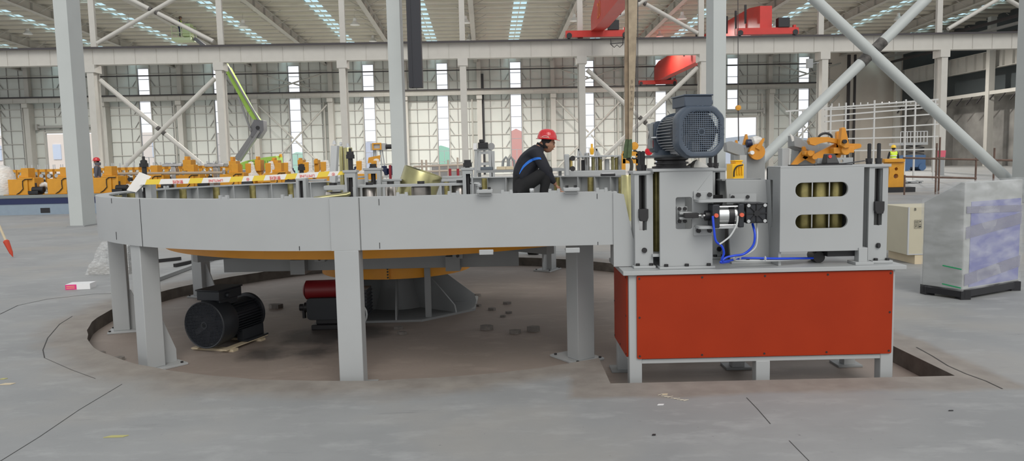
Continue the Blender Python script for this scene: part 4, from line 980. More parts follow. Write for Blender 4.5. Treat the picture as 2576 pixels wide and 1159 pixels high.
for px in (2041, 2084): x = pxa(px, YM+.07, 1.1); m = MB(); m.pb(x-.004, x+.004, YM+.06, YM+.09, zb_+.02, zt_-.02); m.build('divider', STEEL, t)
m = MB(); m.cyl((xp(2045,YM+.24), YM+.12, TZ+.04), (xp(2050,YM+.24), YM+.27, TZ+.04), .04, 20); m.build('shaft_stub', BLK, t)
# wheels between housing and right stand
t = thing('press_wheel', 'dark round wheel half seen between the wide housing and the right stand', 'wheel', (xp(2183), YM+.22, TZ+.1))
for zc3 in (P(2180,520,YM+.2).z, P(2180,620,YM+.2).z): m = MB(); m.cyl((xp(2184,YM+.2), YM+.17, zc3), (xp(2184,YM+.2), YM+.27, zc3), .06, 32); m.build('wheel', STEEL if zc3 > 1.0 else BLK, t)
MB().pb(xp(2182,YM+.3), xp(2186,YM+.3), YM+.28, YM+.3, TZ, 1.3).build('back_plate', PAINT2, t)
# ---- control box, pipes and mats on top of the right housing
zt2 = zt_+.012
q = P(2094, 405, YM+.12); t = thing('foot_pedal', 'small black pedal box with a red round mark on the wide housing', 'pedal', (q.x, q.y, zt2))
m = MB(); m.hexa([(q.x-.04,q.y,zt2+.012), (q.x+.05,q.y,zt2+.012), (q.x+.05,q.y+.09,zt2+.012), (q.x-.04,q.y+.09,zt2+.012), (q.x-.03,q.y+.02,zt2+.075), (q.x+.03,q.y+.02,zt2+.075), (q.x+.03,q.y+.08,zt2+.08), (q.x-.03,q.y+.08,zt2+.08)]); m.build('body', DARK, t, bevel=.004)
m = MB(); m.cyl((q.x-.012,q.y+.008,zt2+.06), (q.x-.012,q.y+.013,zt2+.06), .012, 16); m.build('red_mark', TEXTR, t)
m = MB(); m.pb(q.x-.06, q.x+.08, q.y-.03, q.y+.12, zt2+.006, zt2+.012); m.build('base', DARK, t)
m = MB(); c1 = P(2030, 417, YM+.2); m.pb(c1.x-.12, c1.x+.06, YM+.06, YM+.24, zt2, zt2+.008); tag(m.build('rubber_mat', BLK), 'thin black rubber mat on the left of the wide housing top', 'mat')
m = MB(); c1 = P(2095, 417, YM+.1); m.plate([(c1.x-.15,YM+.03),(c1.x+.10,YM+.02),(c1.x+.13,YM+.2),(c1.x-.1,YM+.22)], (), zt2, zt2+.006, T=lambda a,b,t_: (a,b,t_)); tag(m.build('rubber_mat', BLK), 'thin black rubber mat under the pedal box', 'mat')
m = MB(); c1 = P(2050, 409, YM+.3); m.plate([(c1.x-.0,zt2),(c1.x+.25,zt2),(c1.x+.25,zt2+.05),(c1.x,zt2+.05)], [[(c1.x+.09+.014*math.cos(k_*PI/6), zt2+.025+.014*math.sin(k_*PI/6)) for k_ in range(12)], [(c1.x+.17+.012*math.cos(k_*PI/6), zt2+.025+.012*math.sin(k_*PI/6)) for k_ in range(12)]], YM+.245, YM+.26)
tag(m.build('drilled_strip', PAINT), 'pale drilled steel strip standing on the wide housing', 'bracket')
hose([P(2118,412,YM+.12), P(2140,409,YM+.2), P(2175,404,YM+.4)], .004, DARK, 'cable', 'black cable running right from the pedal box', 'cable')

# ================================================================== fan motors
def motor(label, Rr, L, oct_, M4, bodym, cowlm, finm, box_=True, feet=False, name='fan_motor', grille_n=20, group=None, cat='motor'):
    """axis along +Y, fan face at y=0; M4 places it"""
    t = thing(name, label, cat, M4 @ Vector((0, L*.5, -Rr)))
    def out(m, nm, mt, par=None, bevel=0): return m.xf(M4).build(nm, mt, par or t, bevel=bevel)
    def ring(rr, y):
        if not oct_: return [(rr*math.cos(2*PI*i/40), y, rr*math.sin(2*PI*i/40)) for i in range(40)]
        pts = []
        for i in range(40):
            a = 2*PI*i/40; k_ = 1/max(abs(math.cos(a)), abs(math.sin(a)), (abs(math.cos(a))+abs(math.sin(a)))/1.60); k_ = min(k_, 1.16); pts.append((rr*k_*math.cos(a)*.97, y, rr*k_*math.sin(a)))
        return pts
    def rings(lst, cap0=False, cap1=False):
        m = MB(); vs = []; fs = []
        for rr, y in lst: vs += ring(rr, y)
        for i in range(len(lst)-1):
            for k_ in range(40): fs.append((i*40+k_, i*40+(k_+1)%40, (i+1)*40+(k_+1)%40, (i+1)*40+k_))
        if cap1: fs.append(tuple((len(lst)-1)*40+k_ for k_ in range(40)))
        m.add(vs, fs); return m
    gi = .76 if oct_ else .93
    cw = rings([(Rr*gi*.985, .008), (Rr*gi, .0), (Rr*(gi+.04), -.004), (Rr*(.93 if oct_ else .97), -.002), (Rr*(.985 if oct_ else 1), .016 if oct_ else .004), (Rr*1.0, L*.12), (Rr*.97, L*(.20 if oct_ else .30)), (Rr*.95, L*(.21 if oct_ else .31)), (Rr*.93, L*.14), (Rr*gi*.98, .012)])
    cowl = out(cw, 'fan_cowl', cowlm)
    if oct_:
        m = MB()
        for a in [PI/2+d for d in (-.42,-.25,-.1,.1,.25,.42)] + [PI+d for d in (-.3,-.12,.12,.3)] + [d for d in (-.3,-.12,.12,.3)]:
            rr = Rr*.99; c_, s_ = math.cos(a), math.sin(a); m.bar((rr*c_*.985, .03, rr*s_), (rr*c_*.80, -.002, rr*s_*.80), .012, .012)
        out(m, 'cowl_rib', cowlm, cowl)
    # grille
    m = MB(); rg = Rr*gi
    for i in range(-grille_n//2, grille_n//2+1):
        c_ = rg*2*i/grille_n
        if oct_: ext = min(rg*.98, rg*1.60 - abs(c_)); 
        else: ext = math.sqrt(max(rg*rg - c_*c_, 0))
        if ext < .01: continue
        if abs(c_) > rg*.985: continue
        wd = rg*2/grille_n*.22
        m.bar((c_, .004, -ext), (c_, .004, ext), wd, .003, up=(0,1,0)); m.bar((-ext, .004, c_), (ext, .004, c_), wd, .003, up=(0,1,0))
    out(m, 'grille', mat('grille_wire', (.16,.20,.26), .4) if oct_ else mat('grille_wire_dark', (.035,.04,.05), .45), cowl)
    m = MB()
    for (r0, r1) in ((.0, .006), (.012, .017), (.022, .027)):
        m.lathe([(max(r0,.0005)*Rr/.17, -.001), (r1*Rr/.17, -.001), (r1*Rr/.17, .006), (max(r0,.0005)*Rr/.17, .006)], (0,0,0), 24, (0,1,0))
    out(m, 'grille_boss', cowlm, cowl)
    m = MB(); m.lathe([(.001,.07), (.06*Rr/.17,.07), (.06*Rr/.17,.1)], (0,0,0), 20, (0,1,0))
    for k_ in range(7):
        a = 2*PI*k_/7; m.bar((.05*math.cos(a), .08, .05*math.sin(a)), (Rr*.8*math.cos(a+.1), .06, Rr*.8*math.sin(a+.1)), .05, .006, up=(.3,1,0))
    out(m, 'fan', DARK)
    m = MB(); m.lathe([(.001,.12), (Rr*.9,.12), (Rr*.9,.13)], (0,0,0), 24, (0,1,0)); out(m, 'rear_shield', DARK)
    # finned body
    m = MB(); m.lathe([(Rr*.70, .11), (Rr*.74, L*.3), (Rr*.74, L*.86), (Rr*.60, L*.93), (.001, L*.95)], (0,0,0), 40, (0,1,0)); out(m, 'body', bodym)
    m = MB(); nf = 40
    for k_ in range(nf):
        a = 2*PI*k_/nf; c_, s_ = math.cos(a), math.sin(a)
        if s_ > .88: continue
        # fins run level, like cast cooling fins
        m.bar((Rr*.72*c_, L*.30, Rr*.72*s_), (Rr*.72*c_, L*.84, Rr*.72*s_), .004, .004)
        q0 = Vector((Rr*.72*c_, 0, Rr*.72*s_)); q1 = Vector((Rr*.93*c_, 0, Rr*.72*s_ + Rr*.10*s_))
        w_ = Vector((0,0,.0035)) if abs(c_) > .5 else Vector((.0035,0,0))
        if abs(c_) <= .5: q1 = Vector((Rr*.72*c_, 0, Rr*.92*s_))
        y0, y1 = Vector((0,L*.30,0)), Vector((0,L*.84,0))
        m.hexa([q0-w_+y0, q1-w_*.5+y0, q1+w_*.5+y0, q0+w_+y0, q0-w_+y1, q1-w_*.5+y1, q1+w_*.5+y1, q0+w_+y1])
    out(m, 'cooling_fins', finm)
    m = MB(); m.lathe([(Rr*.6, L*.84), (Rr*.88, L*.85), (Rr*.88, L*.90), (Rr*.5, L*.93)], (0,0,0), 36, (0,1,0)); out(m, 'end_shield', bodym)
    if box_:
        bw = Rr*.56; m = MB(); bx_ = .012 if oct_ else 0; m.pb(-bw, bw, L*.10, L*.55, Rr*.98, Rr*1.38); m.pb(-bw*1.06, bw*1.06, L*.08, L*.57, Rr*1.38, Rr*1.44); m.pb(-bw*.85, bw*.85, L*.14, L*.5, Rr*.7, Rr*1.0); bx = out(m, 'terminal_box', cowlm, bevel=.006)
        m = MB(); m.lathe([(.001,0), (.022,.0), (.024,.005), (.024,.02), (.018,.03)], (bw, L*.25, Rr*1.16), 16, (1,0,0)); out(m, 'cable_gland', cowlm, bx)
    if feet:
        m = MB()
        for s_ in (-1, 1):
            m.pb(s_*Rr*.75-.05, s_*Rr*.75+.05, L*.45, L*.9, -Rr*1.0, -Rr*.93); m.pb(s_*Rr*.6-.03, s_*Rr*.6+.03, L*.45, L*.9, -Rr*.95, -Rr*.5)
        out(m, 'feet', bodym)
    return t
def place(c, rz): return Matrix.Translation(c) @ Matrix.Rotation(rz, 4, 'Z')
cf = P(1765, 331, 4.90)
mt_ = motor('blue-grey electric motor with square fan grille facing the camera, on top of the roller housing', .172, .50, True, place(cf, math.radians(9)), MOTOR, MOTOR, MOTFIN)
# angle gearbox under the motor, a separate unit bolted to the housing
gc = P(1668, 345, 5.36); zh = P(1700,431,YM).z+.02
t = thing('gearbox', 'blue-grey right-angle gearbox on a black flange behind the fan motor', 'gearbox', (gc.x, gc.y, zh))
m = MB(); m.plate(rrect(gc.x-.07, gc.x+.12, gc.z-.11, gc.z+.115, .03, 4), (), gc.y-.02, gc.y+.17); m.build('case', MOTOR, t, bevel=.008)
m = MB(); m.lathe([(.09,gc.z-.14), (.105,gc.z-.13), (.08,gc.z-.09)], (gc.x+.03, gc.y+.03, 0), 28); m.build('output_neck', MOTOR, t)
m = MB(); zf0 = gc.z-.14; fx = gc.x+.075
m.pb(fx-.19, fx+.19, gc.y-.13, gc.y+.17, zf0-.006, zf0+.012); m.build('adapter_plate', mat('flange_grey', (.10,.11,.12), .5), t, bevel=.003)
m = MB(); m.lathe([(.135, zh), (.135, zh+.014), (.105, zh+.016), (.105, zh+.028), (.12, zh+.03), (.12, zh+.042), (.10, zh+.044), (.10, zf0-.03), (.12, zf0-.022), (.12, zf0-.006)], (fx-.03, gc.y-.06, 0), 40); m.build('black_flange', BLK, t)
m = MB(); m.lathe([(.001,-.01), (.03,-.01), (.035,0), (.035,.03)], (gc.x-.07, gc.y+.06, gc.z+.03), 20, (-1,0,0)); m.build('shaft_cover', STEEL, t)
m = MB(); m.pb(gc.x-.095, gc.x-.07, gc.y+.0, gc.y+.1, gc.z-.08, gc.z+.10); m.build('name_plate_side', PAINT2, t, bevel=.003)
m = MB(); m.tube([(gc.x-.09,gc.y-.03,gc.z-.004), (gc.x+.07,gc.y-.08,gc.z+.004)], .008, 10); m.build('grease_pipe', SILV, t)
m = MB(); m.pb(gc.x-.0745+.0, gc.x-.071, gc.y+.0, gc.y+.04, gc.z-.07, gc.z-.02); m.build('red_label', TEXTR, t)
q = P(1752, 420, 5.35); m = MB(); vs = []; rn0 = random.Random(9)
for i in range(5):
    for k_ in range(16):
        a = 2*PI*k_/16; rr = .055*(1-(i/4)**1.6)*(1+.3*math.sin(3*a+1)+rn0.uniform(-.15,.15)); vs.append((q.x+rr*1.3*math.cos(a), q.y+rr*math.sin(a), zh+.001+.05*i/4*(1+rn0.uniform(-.2,.2))))
m.add(vs, [(i*16+k_, i*16+(k_+1)%16, (i+1)*16+(k_+1)%16, (i+1)*16+k_) for i in range(4) for k_ in range(16)]); tag(m.build('crumpled_rag', mat('rag_white', (.55,.54,.50), .8)), 'crumpled pale rag on the housing top beside the black flange', 'rag')
# the old motors lying in the pit
fc = P(522, 824, 6.45); fc.z = PD + .235; fc.x -= .03
o = thing('pallet_board', 'thin wooden skid under the dark motor in the pit', 'skid', (fc.x+.15, fc.y+.4, PD)); m = MB(); m.pb(-.22, .22, .05, .12, 0, .022); m.pb(-.22, .22, .45, .52, 0, .022); m.pb(-.19,-.12,.0,.6,.0221,.03); m.pb(.12,.19,.0,.6,.0221,.03); m.rot(-.30); m.move((fc.x+.02, fc.y+.02, PD)); m.build('boards', KRAFT, o, smooth=False)
motor('dark electric motor with a round fan grille lying on a skid in the pit', .212, .70, False, place(Vector((fc.x, fc.y, fc.z+.012)), math.radians(-17)), MOTORD, MOTORD, MOTORD, True, True, grille_n=30)
g = P(800, 740, 7.35); t = thing('geared_motor', 'black geared motor with a red top behind the tall ring leg', 'motor', (g.x+.15, g.y, PD))
m = MB(); m.cyl((g.x-.12,g.y+.02,.26), (g.x+.22,g.y+.05,.26), .095, 28); m.lathe([(.001,-.02), (.06,-.02), (.09,.0)], (g.x-.12,g.y+.02,.26), 24, (1,0,0)); m.build('red_barrel', mat('dull_red', (.22,.012,.015), .45), t)
m = MB(); m.plate(rrect(g.x-.10, g.x+.34, PD+.10, .19, .04, 4), (), g.y-.08, g.y+.2); m.build('case', MOTORD, t, bevel=.01)
m = MB(); m.pb(g.x-.06, g.x+.34, g.y-.09, g.y+.22, PD, PD+.05); m.pb(g.x-.02, g.x+.3, g.y-.05, g.y+.18, PD+.05, PD+.11); m.build('base', BLK, t, bevel=.008)
m = MB(); m.lathe([(.05,0), (.05,.05), (.035,.06), (.035,.1)], (g.x-.10, g.y+.04, .08), 18, (-1,0,0)); m.lathe([(.02,0), (.02,.12)], (g.x-.16, g.y+.04, -.03), 10); m.build('pump', BLK, t)
m = MB(); m.pb(g.x+.34, g.x+.50, g.y-.06, g.y+.2, PD+.12, .26); 
for k_ in range(7): m.pb(g.x+.33, g.x+.51, g.y-.075, g.y+.21, PD+.14+k_*.035, PD+.148+k_*.035)
m.build('finned_motor', MOTORD, t, bevel=.003)
m = MB(); m.tube([(g.x+.44+.06*math.cos(a), g.y-.09, .02+.09*math.sin(a)) for a in [k_*PI/8-PI/2 for k_ in range(9)]], .010, 8); m.build('hose_loop', CLEARH, t)

# ================================================================== hoisting sling and hook over the ring
g = P(1592, 0, 7.6); h = P(1584, 400, 7.6)
t = thing('lifting_sling', 'wide tan lifting sling hanging beside the squatting worker', 'sling', h)
SLING = mat('sling_webbing', (.33,.25,.17), .9, noise=.35, nscale=12); SLG = mat('sling_green', (.10,.14,.07), .9, noise=.3, nscale=20)
def strap(m, pts, ws, th, Y):
    for (a, b, w0, w1) in zip(pts[:-1], pts[1:], ws[:-1], ws[1:]):
        A, B_ = P(a[0], a[1], Y), P(b[0], b[1], Y); k = Y/F/2
        m.hexa([B_+Vector((-w1*k,-th,0)), B_+Vector((w1*k,-th,0)), B_+Vector((w1*k,th,0)), B_+Vector((-w1*k,th,0)), A+Vector((-w0*k,-th,0)), A+Vector((w0*k,-th,0)), A+Vector((w0*k,th,0)), A+Vector((-w0*k,th,0))])
m = MB(); strap(m, [(1590,-260), (1588,0), (1583,180), (1581,300), (1580,352)], [31,30,24,18,14], .012, 7.62); m.build('webbing', SLING, t)
m = MB(); strap(m, [(1594,-260), (1592,0), (1590,180), (1587,300), (1586,352)], [24,22,16,10,8], .010, 7.585); m.build('webbing', mat('sling_webbing_light', (.42,.34,.24), .9, noise=.3, nscale=12), t)
for i, ch in enumerate('5MTISM'):
    c_ = P(1590-i*.4, 205+i*14, 7.57)
    text_mesh(ch, .045, lambda x,y,z: c_ + Vector((x,-.003-z,y)), mat('faded_print', (.20,.16,.12), .9), t, depth=.0004)
m = MB(); strap(m, [(1580,350), (1578,372), (1577,398)], [13,16,18], .018, 7.62); strap(m, [(1586,350),(1585,372),(1583,396)], [7,10,10], .016, 7.59); m.build('green_sleeve', SLG, t)
hose([P(1576,398,7.62), P(1586,403,7.62), P(1589,418,7.6), P(1586,440,7.58), P(1588,470,7.55)], .018, mat('sling_tail', (.05,.045,.035), .9), 'sling_tail', 'dark loose tail hanging below the tan lifting sling', 'sling')
m = MB(); m.cyl(P(1601,-250,11), P(1600,360,11), .006, 6); m.cyl(P(1605,-250,11), P(1604,360,11), .006, 6); tag(m.build('hoist_cable', RAIL), 'pair of thin steel cables beside the tan sling', 'cable')
q = P(1596, 367, 11); t = thing('hook_block', 'small yellow hook block hanging behind the tan sling', 'hook', q)
m = MB(); m.lathe([(.001,-.03), (.055,-.025), (.06,0), (.055,.025), (.001,.03)], q, 20, (0,1,0)); m.build('block', YEL, t)
m = MB(); m.tube([q+Vector((.06*math.cos(a),0,-.13+.06*math.sin(a))) for a in [PI*.6-k_*PI/6 for k_ in range(9)]], .012, 8); m.build('hook', BLK, t)
q = P(1632, 378, 6.2); t = thing('lever_hoist', 'red lever hoist seen just left of the gearbox', 'hoist', (q.x, q.y, q.z-.05))
m = MB(); m.lathe([(.001,-.02), (.03,-.018), (.034,0), (.03,.02), (.001,.02)], q+Vector((0,0,-.01)), 18, (0,1,0)); m.build('body', mat('hoist_red', (.6,.01,.02), .35), t)
m = MB(); m.bar(q+Vector((-.005,0,0)), q+Vector((0,0,.06)), .018, .014); m.build('lever', mat('hoist_red', (.6,.01,.02), .35), t)

# ================================================================== overhead cranes
def crane(v0, v1, uc, zr_, label, flip, girder_w=.9, tl=4.6, h0=.9, h1=1.9, ends=('near',)):
    t = thing('overhead_crane', label, 'crane', B(uc, (v0+v1)/2, zr_))
    for v in (v0, v1):
        m = MB(); bbox_uv(m, uc-tl/2, uc+tl/2, v-.22, v+.22, zr_+.08, zr_+.55); bbox_uv(m, uc+tl/2-.35, uc+tl/2-.15, v-.1, v+.1, zr_+.55, zr_+.75); o = m.build('end_truck', RED, t, smooth=False)
        for s_ in (-1, 1):
            m = MB(); m.cyl(B(uc+s_*(tl/2-.25), v-.26, zr_+.2), B(uc+s_*(tl/2-.25), v+.05, zr_+.2), .2, 18); m.build('wheel', DARK, o)
        if v == v0 or True:
            m = MB(); bbox_uv(m, uc+.75, uc+1.6, v-.3, v+.25, zr_+.56, zr_+1.25); m.build('drive_motor', DARK, o, bevel=.02)
    m = MB(); d = 1 if v1 > v0 else -1; L = abs(v1-v0)
    def sec(v, zb, zt): return [B(uc-girder_w/2, v, zb), B(uc+girder_w/2, v, zb), B(uc+girder_w/2, v, zt), B(uc-girder_w/2, v, zt)]
    secs = [sec(v0+d*.2, zr_+.5, zr_+.5+h0+.1), sec(v0+d*2.5, zr_+.35, zr_+.5+h1), sec(v1-d*2.5, zr_+.35, zr_+.5+h1), sec(v1-d*.2, zr_+.5, zr_+.5+h0)]
    vs = [p for s_ in secs for p in s_]; fs = [(0,1,2,3), (15,14,13,12)]
    for i in range(3):
        for k_ in range(4): fs.append((4*i+k_, 4*i+(k_+1)%4, 4*i+4+(k_+1)%4, 4*i+4+k_))
    m.add(vs, fs); m.build('box_girder', RED, t, smooth=False)
    return t, d
c1, _ = crane(V2, V1+1.3, 8.35, 10.35, 'large red overhead crane crossing towards the viewer above the squatting worker', False)
# number painted on its side (faded)
gm = mat('crane_number', (.95,.42,.12), .5)
cc = B(8.35-.455, 51.0, 11.55)
ev = (B(0,-1)-B(0,0)).normalized()
text_mesh('20', 1.5, lambda x,y,z: cc + ev*x + Vector((0,0,1))*y + (B(-1,0)-B(0,0))*.02, gm, c1, depth=.001)
for k_ in range(7):
    v = 54.0 - k_*2.2; m = MB(); m.tube([B(8.35+.75, v-.9+.9*(1-math.cos(s_)), 12.6-1.6*math.sin(s_)) for s_ in [PI*j/8 for j in range(9)]], .05, 6); m.build('festoon_cable', DARK, c1)
c2, _ = crane(V2+.1, V3-1.4, 21.0, 10.35, 'red overhead crane over the far bay, right of the near column', False, h0=1.6, h1=2.0)
for k_ in range(9):
    v = 57.0 + k_*2.2; m = MB(); bbox_uv(m, 21-1.0, 21-.85, v, v+.12, 11.6, 13.0); m.build('festoon_cable', DARK, c2, smooth=False)
q = P(1552, 112, 54.2); t = thing('current_collector', 'small wire loop collector hanging under the red crane on the girder', 'collector', q)
m = MB(); m.tube([q+Vector((-.45,0,.4)), q+Vector((-.42,0,0)), q+Vector((-.2,0,-.2)), q+Vector((0,0,-.02)), q+Vector((.2,0,-.2)), q+Vector((.42,0,0)), q+Vector((.45,0,.4))], .03, 6); m.bar(q+Vector((-.5,0,.06)), q+Vector((.5,0,.12)), .05, .05); m.build('loop', BLK, t)

# ================================================================== boom lift
YB = 63.0
def pp(x, y, Y=YB): return P(x, y, Y)
t = thing('boom_lift', 'lime green boom lift with folded grey and green arms behind the yellow machines', 'lift', (pp(650,430).x, YB, 0)); bl = t
q0, q1 = pp(612, 400), pp(703, 400)
m = MB(); z0_ = 2.1; m.plate([(q0.x-.2,1.35),(q1.x,1.35),(q1.x,pp(0,402).z-.2),(q1.x-1.2,pp(650,397).z),(q0.x+2.0,pp(650,397).z),(q0.x+.6,pp(650,399).z-.15),(q0.x-.2,pp(650,405).z-.2)], (), YB-.9, YB+.9); body = m.build('turret', LIME, t, bevel=.03)
m = MB(); m.pb(q0.x-.8, q1.x-.3, YB-1.1, YB+1.1, .5, 1.3)
for s_ in (0, 1): m.cyl((q0.x+s_*3.0,YB-1.2,.5), (q0.x+s_*3.0,YB+1.2,.5), .5, 20)
m.build('chassis', GREYB, t)
tc_ = pp(660, 409.5, YB-.92); text_mesh('ZOOMLION', .46, lambda x,y,z: Vector((tc_.x+x, YB-.91-z, tc_.z+y)), mat('dark_green_print', (.02,.08,.02), .5), body)
m = MB(); m.lathe([(.12,0),(.12,.25),(.001,.3)], (pp(686,0).x, YB, pp(686,396).z), 10); m.build('beacon', YEL, t)
def boom(pts, w_, nm, mt, dy=0):
    m = MB(); 
    for a, b in zip(pts[:-1], pts[1:]): m.bar(pp(*a)+Vector((0,dy,0)), pp(*b)+Vector((0,dy,0)), w_, w_*.8)
    return m.build(nm, mt, t, bevel=.02)
boom([(598,402), (653,322)], .62, 'lower_boom', GREYB); boom([(610,404), (657,330)], .22, 'lower_strut', GREYB, -.5)
m = MB(); k1 = pp(650,322); m.plate([(k1.x-.55,k1.z-.7),(k1.x+.1,k1.z-.9),(k1.x+.6,k1.z-.2),(k1.x+.6,k1.z+.6),(k1.x-.2,k1.z+.7),(k1.x-.5,k1.z+.1)], (), YB-.45, YB+.45); m.build('knuckle', mat('boom_casting', (.13,.13,.14), .45), t, bevel=.03)
m = MB(); m.cyl((k1.x+.1,YB-.5,k1.z), (k1.x+.1,YB+.5,k1.z), .16, 16); m.build('pivot_pin', DARK, t)
boom([(650,305), (632,280), (573,172)], .55, 'upper_boom', LIME); boom([(656,303), (615,235), (577,168)], .2, 'upper_hose_rail', GREYB, -.4)
boom([(636,330), (634,322), (605,245)], .18, 'lift_cylinder', GREYB, -.5)
boom([(573,172), (558,148)], .45, 'upper_boom', LIME)
boom([(558,148), (490,97)], .34, 'fly_boom', mat('boom_casting', (.13,.13,.14), .45))
t2 = thing('work_basket', 'pale green railed basket at the top of the boom, under the roof', 'basket', pp(468,103))
a, b = pp(440,108), pp(488,103); YZ = YB
m = MB(); m.pb(a.x, b.x, YB-.6, YB+.6, b.z-.02, b.z+.22); m.build('floor_tray', mat('basket_green', (.50,.58,.36), .5), t2)
m = MB(); zt_ = pp(0,72).z; 
for x in (a.x+.05, (a.x+b.x)/2, b.x-.05):
    for y in (YB-.58, YB+.58): m.bar((x,y,b.z), (x,y,b.z+1.15), .045, .045)
for z in (b.z+.6, b.z+1.15):
    for y in (YB-.58, YB+.58): m.bar((a.x,y,z), (b.x,y,z), .04, .04)
    for x in (a.x+.03, b.x-.03): m.bar((x,YB-.58,z), (x,YB+.58,z), .04, .04)
m.build('railing', mat('basket_green', (.50,.58,.36), .5), t2, smooth=False)
m = MB(); m.pb(b.x-.75, b.x-.05, YB-.5, YB+.2, b.z+.3, b.z+1.35); m.build('control_panel', mat('control_green', (.42,.50,.25), .5), t2, bevel=.05)

# ================================================================== people
SKIN = mat('skin', (.36,.18,.11), .5); HAIR = mat('black_hair', (.012,.01,.01), .7)
HATR = mat('helmet_red', (.55,.008,.015), .25, coat=.5); HATRIB = mat('helmet_rib_highlight', (.75,.10,.10), .3); HATY = mat('helmet_yellow', (.85,.55,.04), .3)
def skin_obj(joints, edges):
    names = list(joints); idx = {n_: i for i, n_ in enumerate(names)}
    me = bpy.data.meshes.new('s'); me.from_pydata([joints[n_][0] for n_ in names], [(idx[a], idx[b]) for a, b in edges], []); me.update()
    o = bpy.data.objects.new('s', me); COL.objects.link(o)
    md = o.modifiers.new('skin', 'SKIN'); md.use_smooth_shade = True
    sv = me.skin_vertices[0].data
    for n_ in names:
        r_ = joints[n_][1]; sv[idx[n_]].radius = (r_, r_) if not isinstance(r_, tuple) else r_; sv[idx[n_]].use_root = (n_ == 'pelvis')
    sb = o.modifiers.new('sub', 'SUBSURF'); sb.levels = 2; sb.render_levels = 2
    bpy.context.view_layer.update()
    ev = o.evaluated_get(bpy.context.evaluated_depsgraph_get()); m2 = bpy.data.meshes.new_from_object(ev)
    vs = [v.co.copy() for v in m2.vertices]; fs = [tuple(p.vertices) for p in m2.polygons]
    bpy.data.objects.remove(o); bpy.data.meshes.remove(m2); return vs, fs
def remesh_build(name, parts, mt, parent, vox, smooth_it=4):
    m = MB()
    for vs, fs in parts: m.add(vs, fs)
    me = bpy.data.meshes.new('r'); me.from_pydata([tuple(v) for v in m.v], [], m.f); me.update()
    o = bpy.data.objects.new('r', me); COL.objects.link(o)
    rm = o.modifiers.new('rm', 'REMESH'); rm.mode = 'VOXEL'; rm.voxel_size = vox
    sm = o.modifiers.new('sm', 'SMOOTH'); sm.iterations = smooth_it; sm.factor = .5
    bpy.context.view_layer.update()
    m2 = bpy.data.meshes.new_from_object(o.evaluated_get(bpy.context.evaluated_depsgraph_get()))
    out = MB().add([v.co.copy() for v in m2.vertices], [tuple(p.vertices) for p in m2.polygons])
    bpy.data.objects.remove(o); bpy.data.meshes.remove(m2); r_ = out.build(name, mt, parent)
    return r_
def head_mesh(T, s=1.0):
    """face looks along +X of T's frame; origin at head centre"""
    m = MB(); N_, K = 20, 28; vs = []; fs = []
    for i in range(N_+1):
        ph = PI*i/N_
        for k_ in range(K):
            a = 2*PI*k_/K; x = math.sin(ph)*math.cos(a); y = math.sin(ph)*math.sin(a); z = math.cos(ph)
            X, Y_, Z = x*.096, y*.076, z*.118
            if z < 0: X *= 1 - .12*(-z); Y_ *= 1 - .30*(-z)**1.5
            f = max(x, 0)
            X -= .006*f*math.exp(-((z-.12)/.12)**2)                                   # eye line
            X += .006*f*math.exp(-((z-.30)/.12)**2)*math.exp(-(y/.6)**2)              # brow
            X += .010*math.exp(-((z+.80)/.16)**2)*math.exp(-(y/.30)**2)*(1 if x > 0 else 0)  # chin
            X += .008*f*math.exp(-((z+.47)/.12)**2)*math.exp(-(y/.28)**2)             # lips
            if x > 0: Y_ *= 1 + .06*math.exp(-((z-.0)/.25)**2)
            vs.append((X*s, Y_*s, Z*s))
    for i in range(N_):
        for k_ in range(K): fs.append((i*K+k_, i*K+(k_+1)%K, (i+1)*K+(k_+1)%K, (i+1)*K+k_))
    m.add(vs, fs)
    m.add([(x*s,y*s,z*s) for x,y,z in [(.088,0,.025),(.082,-.014,-.028),(.082,.014,-.028),(.116,0,-.022),(.070,0,.0),(.112,-.009,-.03),(.112,.009,-.03)]], [(0,3,1),(0,2,3),(3,5,1),(3,2,6),(3,6,5),(1,5,6,2),(0,1,4),(0,4,2),(4,1,2)])
    for sy in (-1, 1): m.lathe([(.001,-.006),(.02,-.004),(.026,.004),(.016,.008),(.001,.006)], (-.002*s, sy*.078*s, -.008*s), 14, (0,sy,0), sx=.8, sy=1.25)
    m.xf(T); return m.v, m.f
def hand_mesh(wrist, dirv, palm_n, s=1.0, curl=.5):
    """palm + four fingers + thumb; dirv points to the fingertips, palm_n out of the palm"""
    d = Vector(dirv).normalized(); n_ = Vector(palm_n); n_ = (n_ - d*n_.dot(d)).normalized(); side = d.cross(n_)
    m = MB(); w_ = Vector(wrist)
    def pt(a, b, c): return w_ + d*a*s + side*b*s + n_*c*s
    m.hexa([pt(0,-.028,-.014), pt(0,.028,-.014), pt(0,.028,.014), pt(0,-.028,.014), pt(.095,-.042,-.012), pt(.095,.042,-.012), pt(.095,.042,.012), pt(.095,-.042,.012)])
    for i, (b, L) in enumerate(((-.032,.066), (-.011,.078), (.011,.073), (.032,.058))):
        p0 = pt(.088,b,0); a1 = curl*.6; a2 = curl*1.3; a3 = curl*1.9
        p1 = p0 + (d*math.cos(a1)+n_*math.sin(a1))*L*.45*s; p2 = p1 + (d*math.cos(a2)+n_*math.sin(a2))*L*.32*s; p3 = p2 + (d*math.cos(a3)+n_*math.sin(a3))*L*.25*s
        m.tube([p0, p1, p2, p3], [.0095*s, .009*s, .0082*s, .006*s], 8)
    p0 = pt(.025,-.03,.004); p1 = pt(.055,-.058,.018); p2 = pt(.085,-.066,.034); m.tube([p0, p1, p2], [.013*s, .011*s, .008*s], 8)
    return m.v, m.f
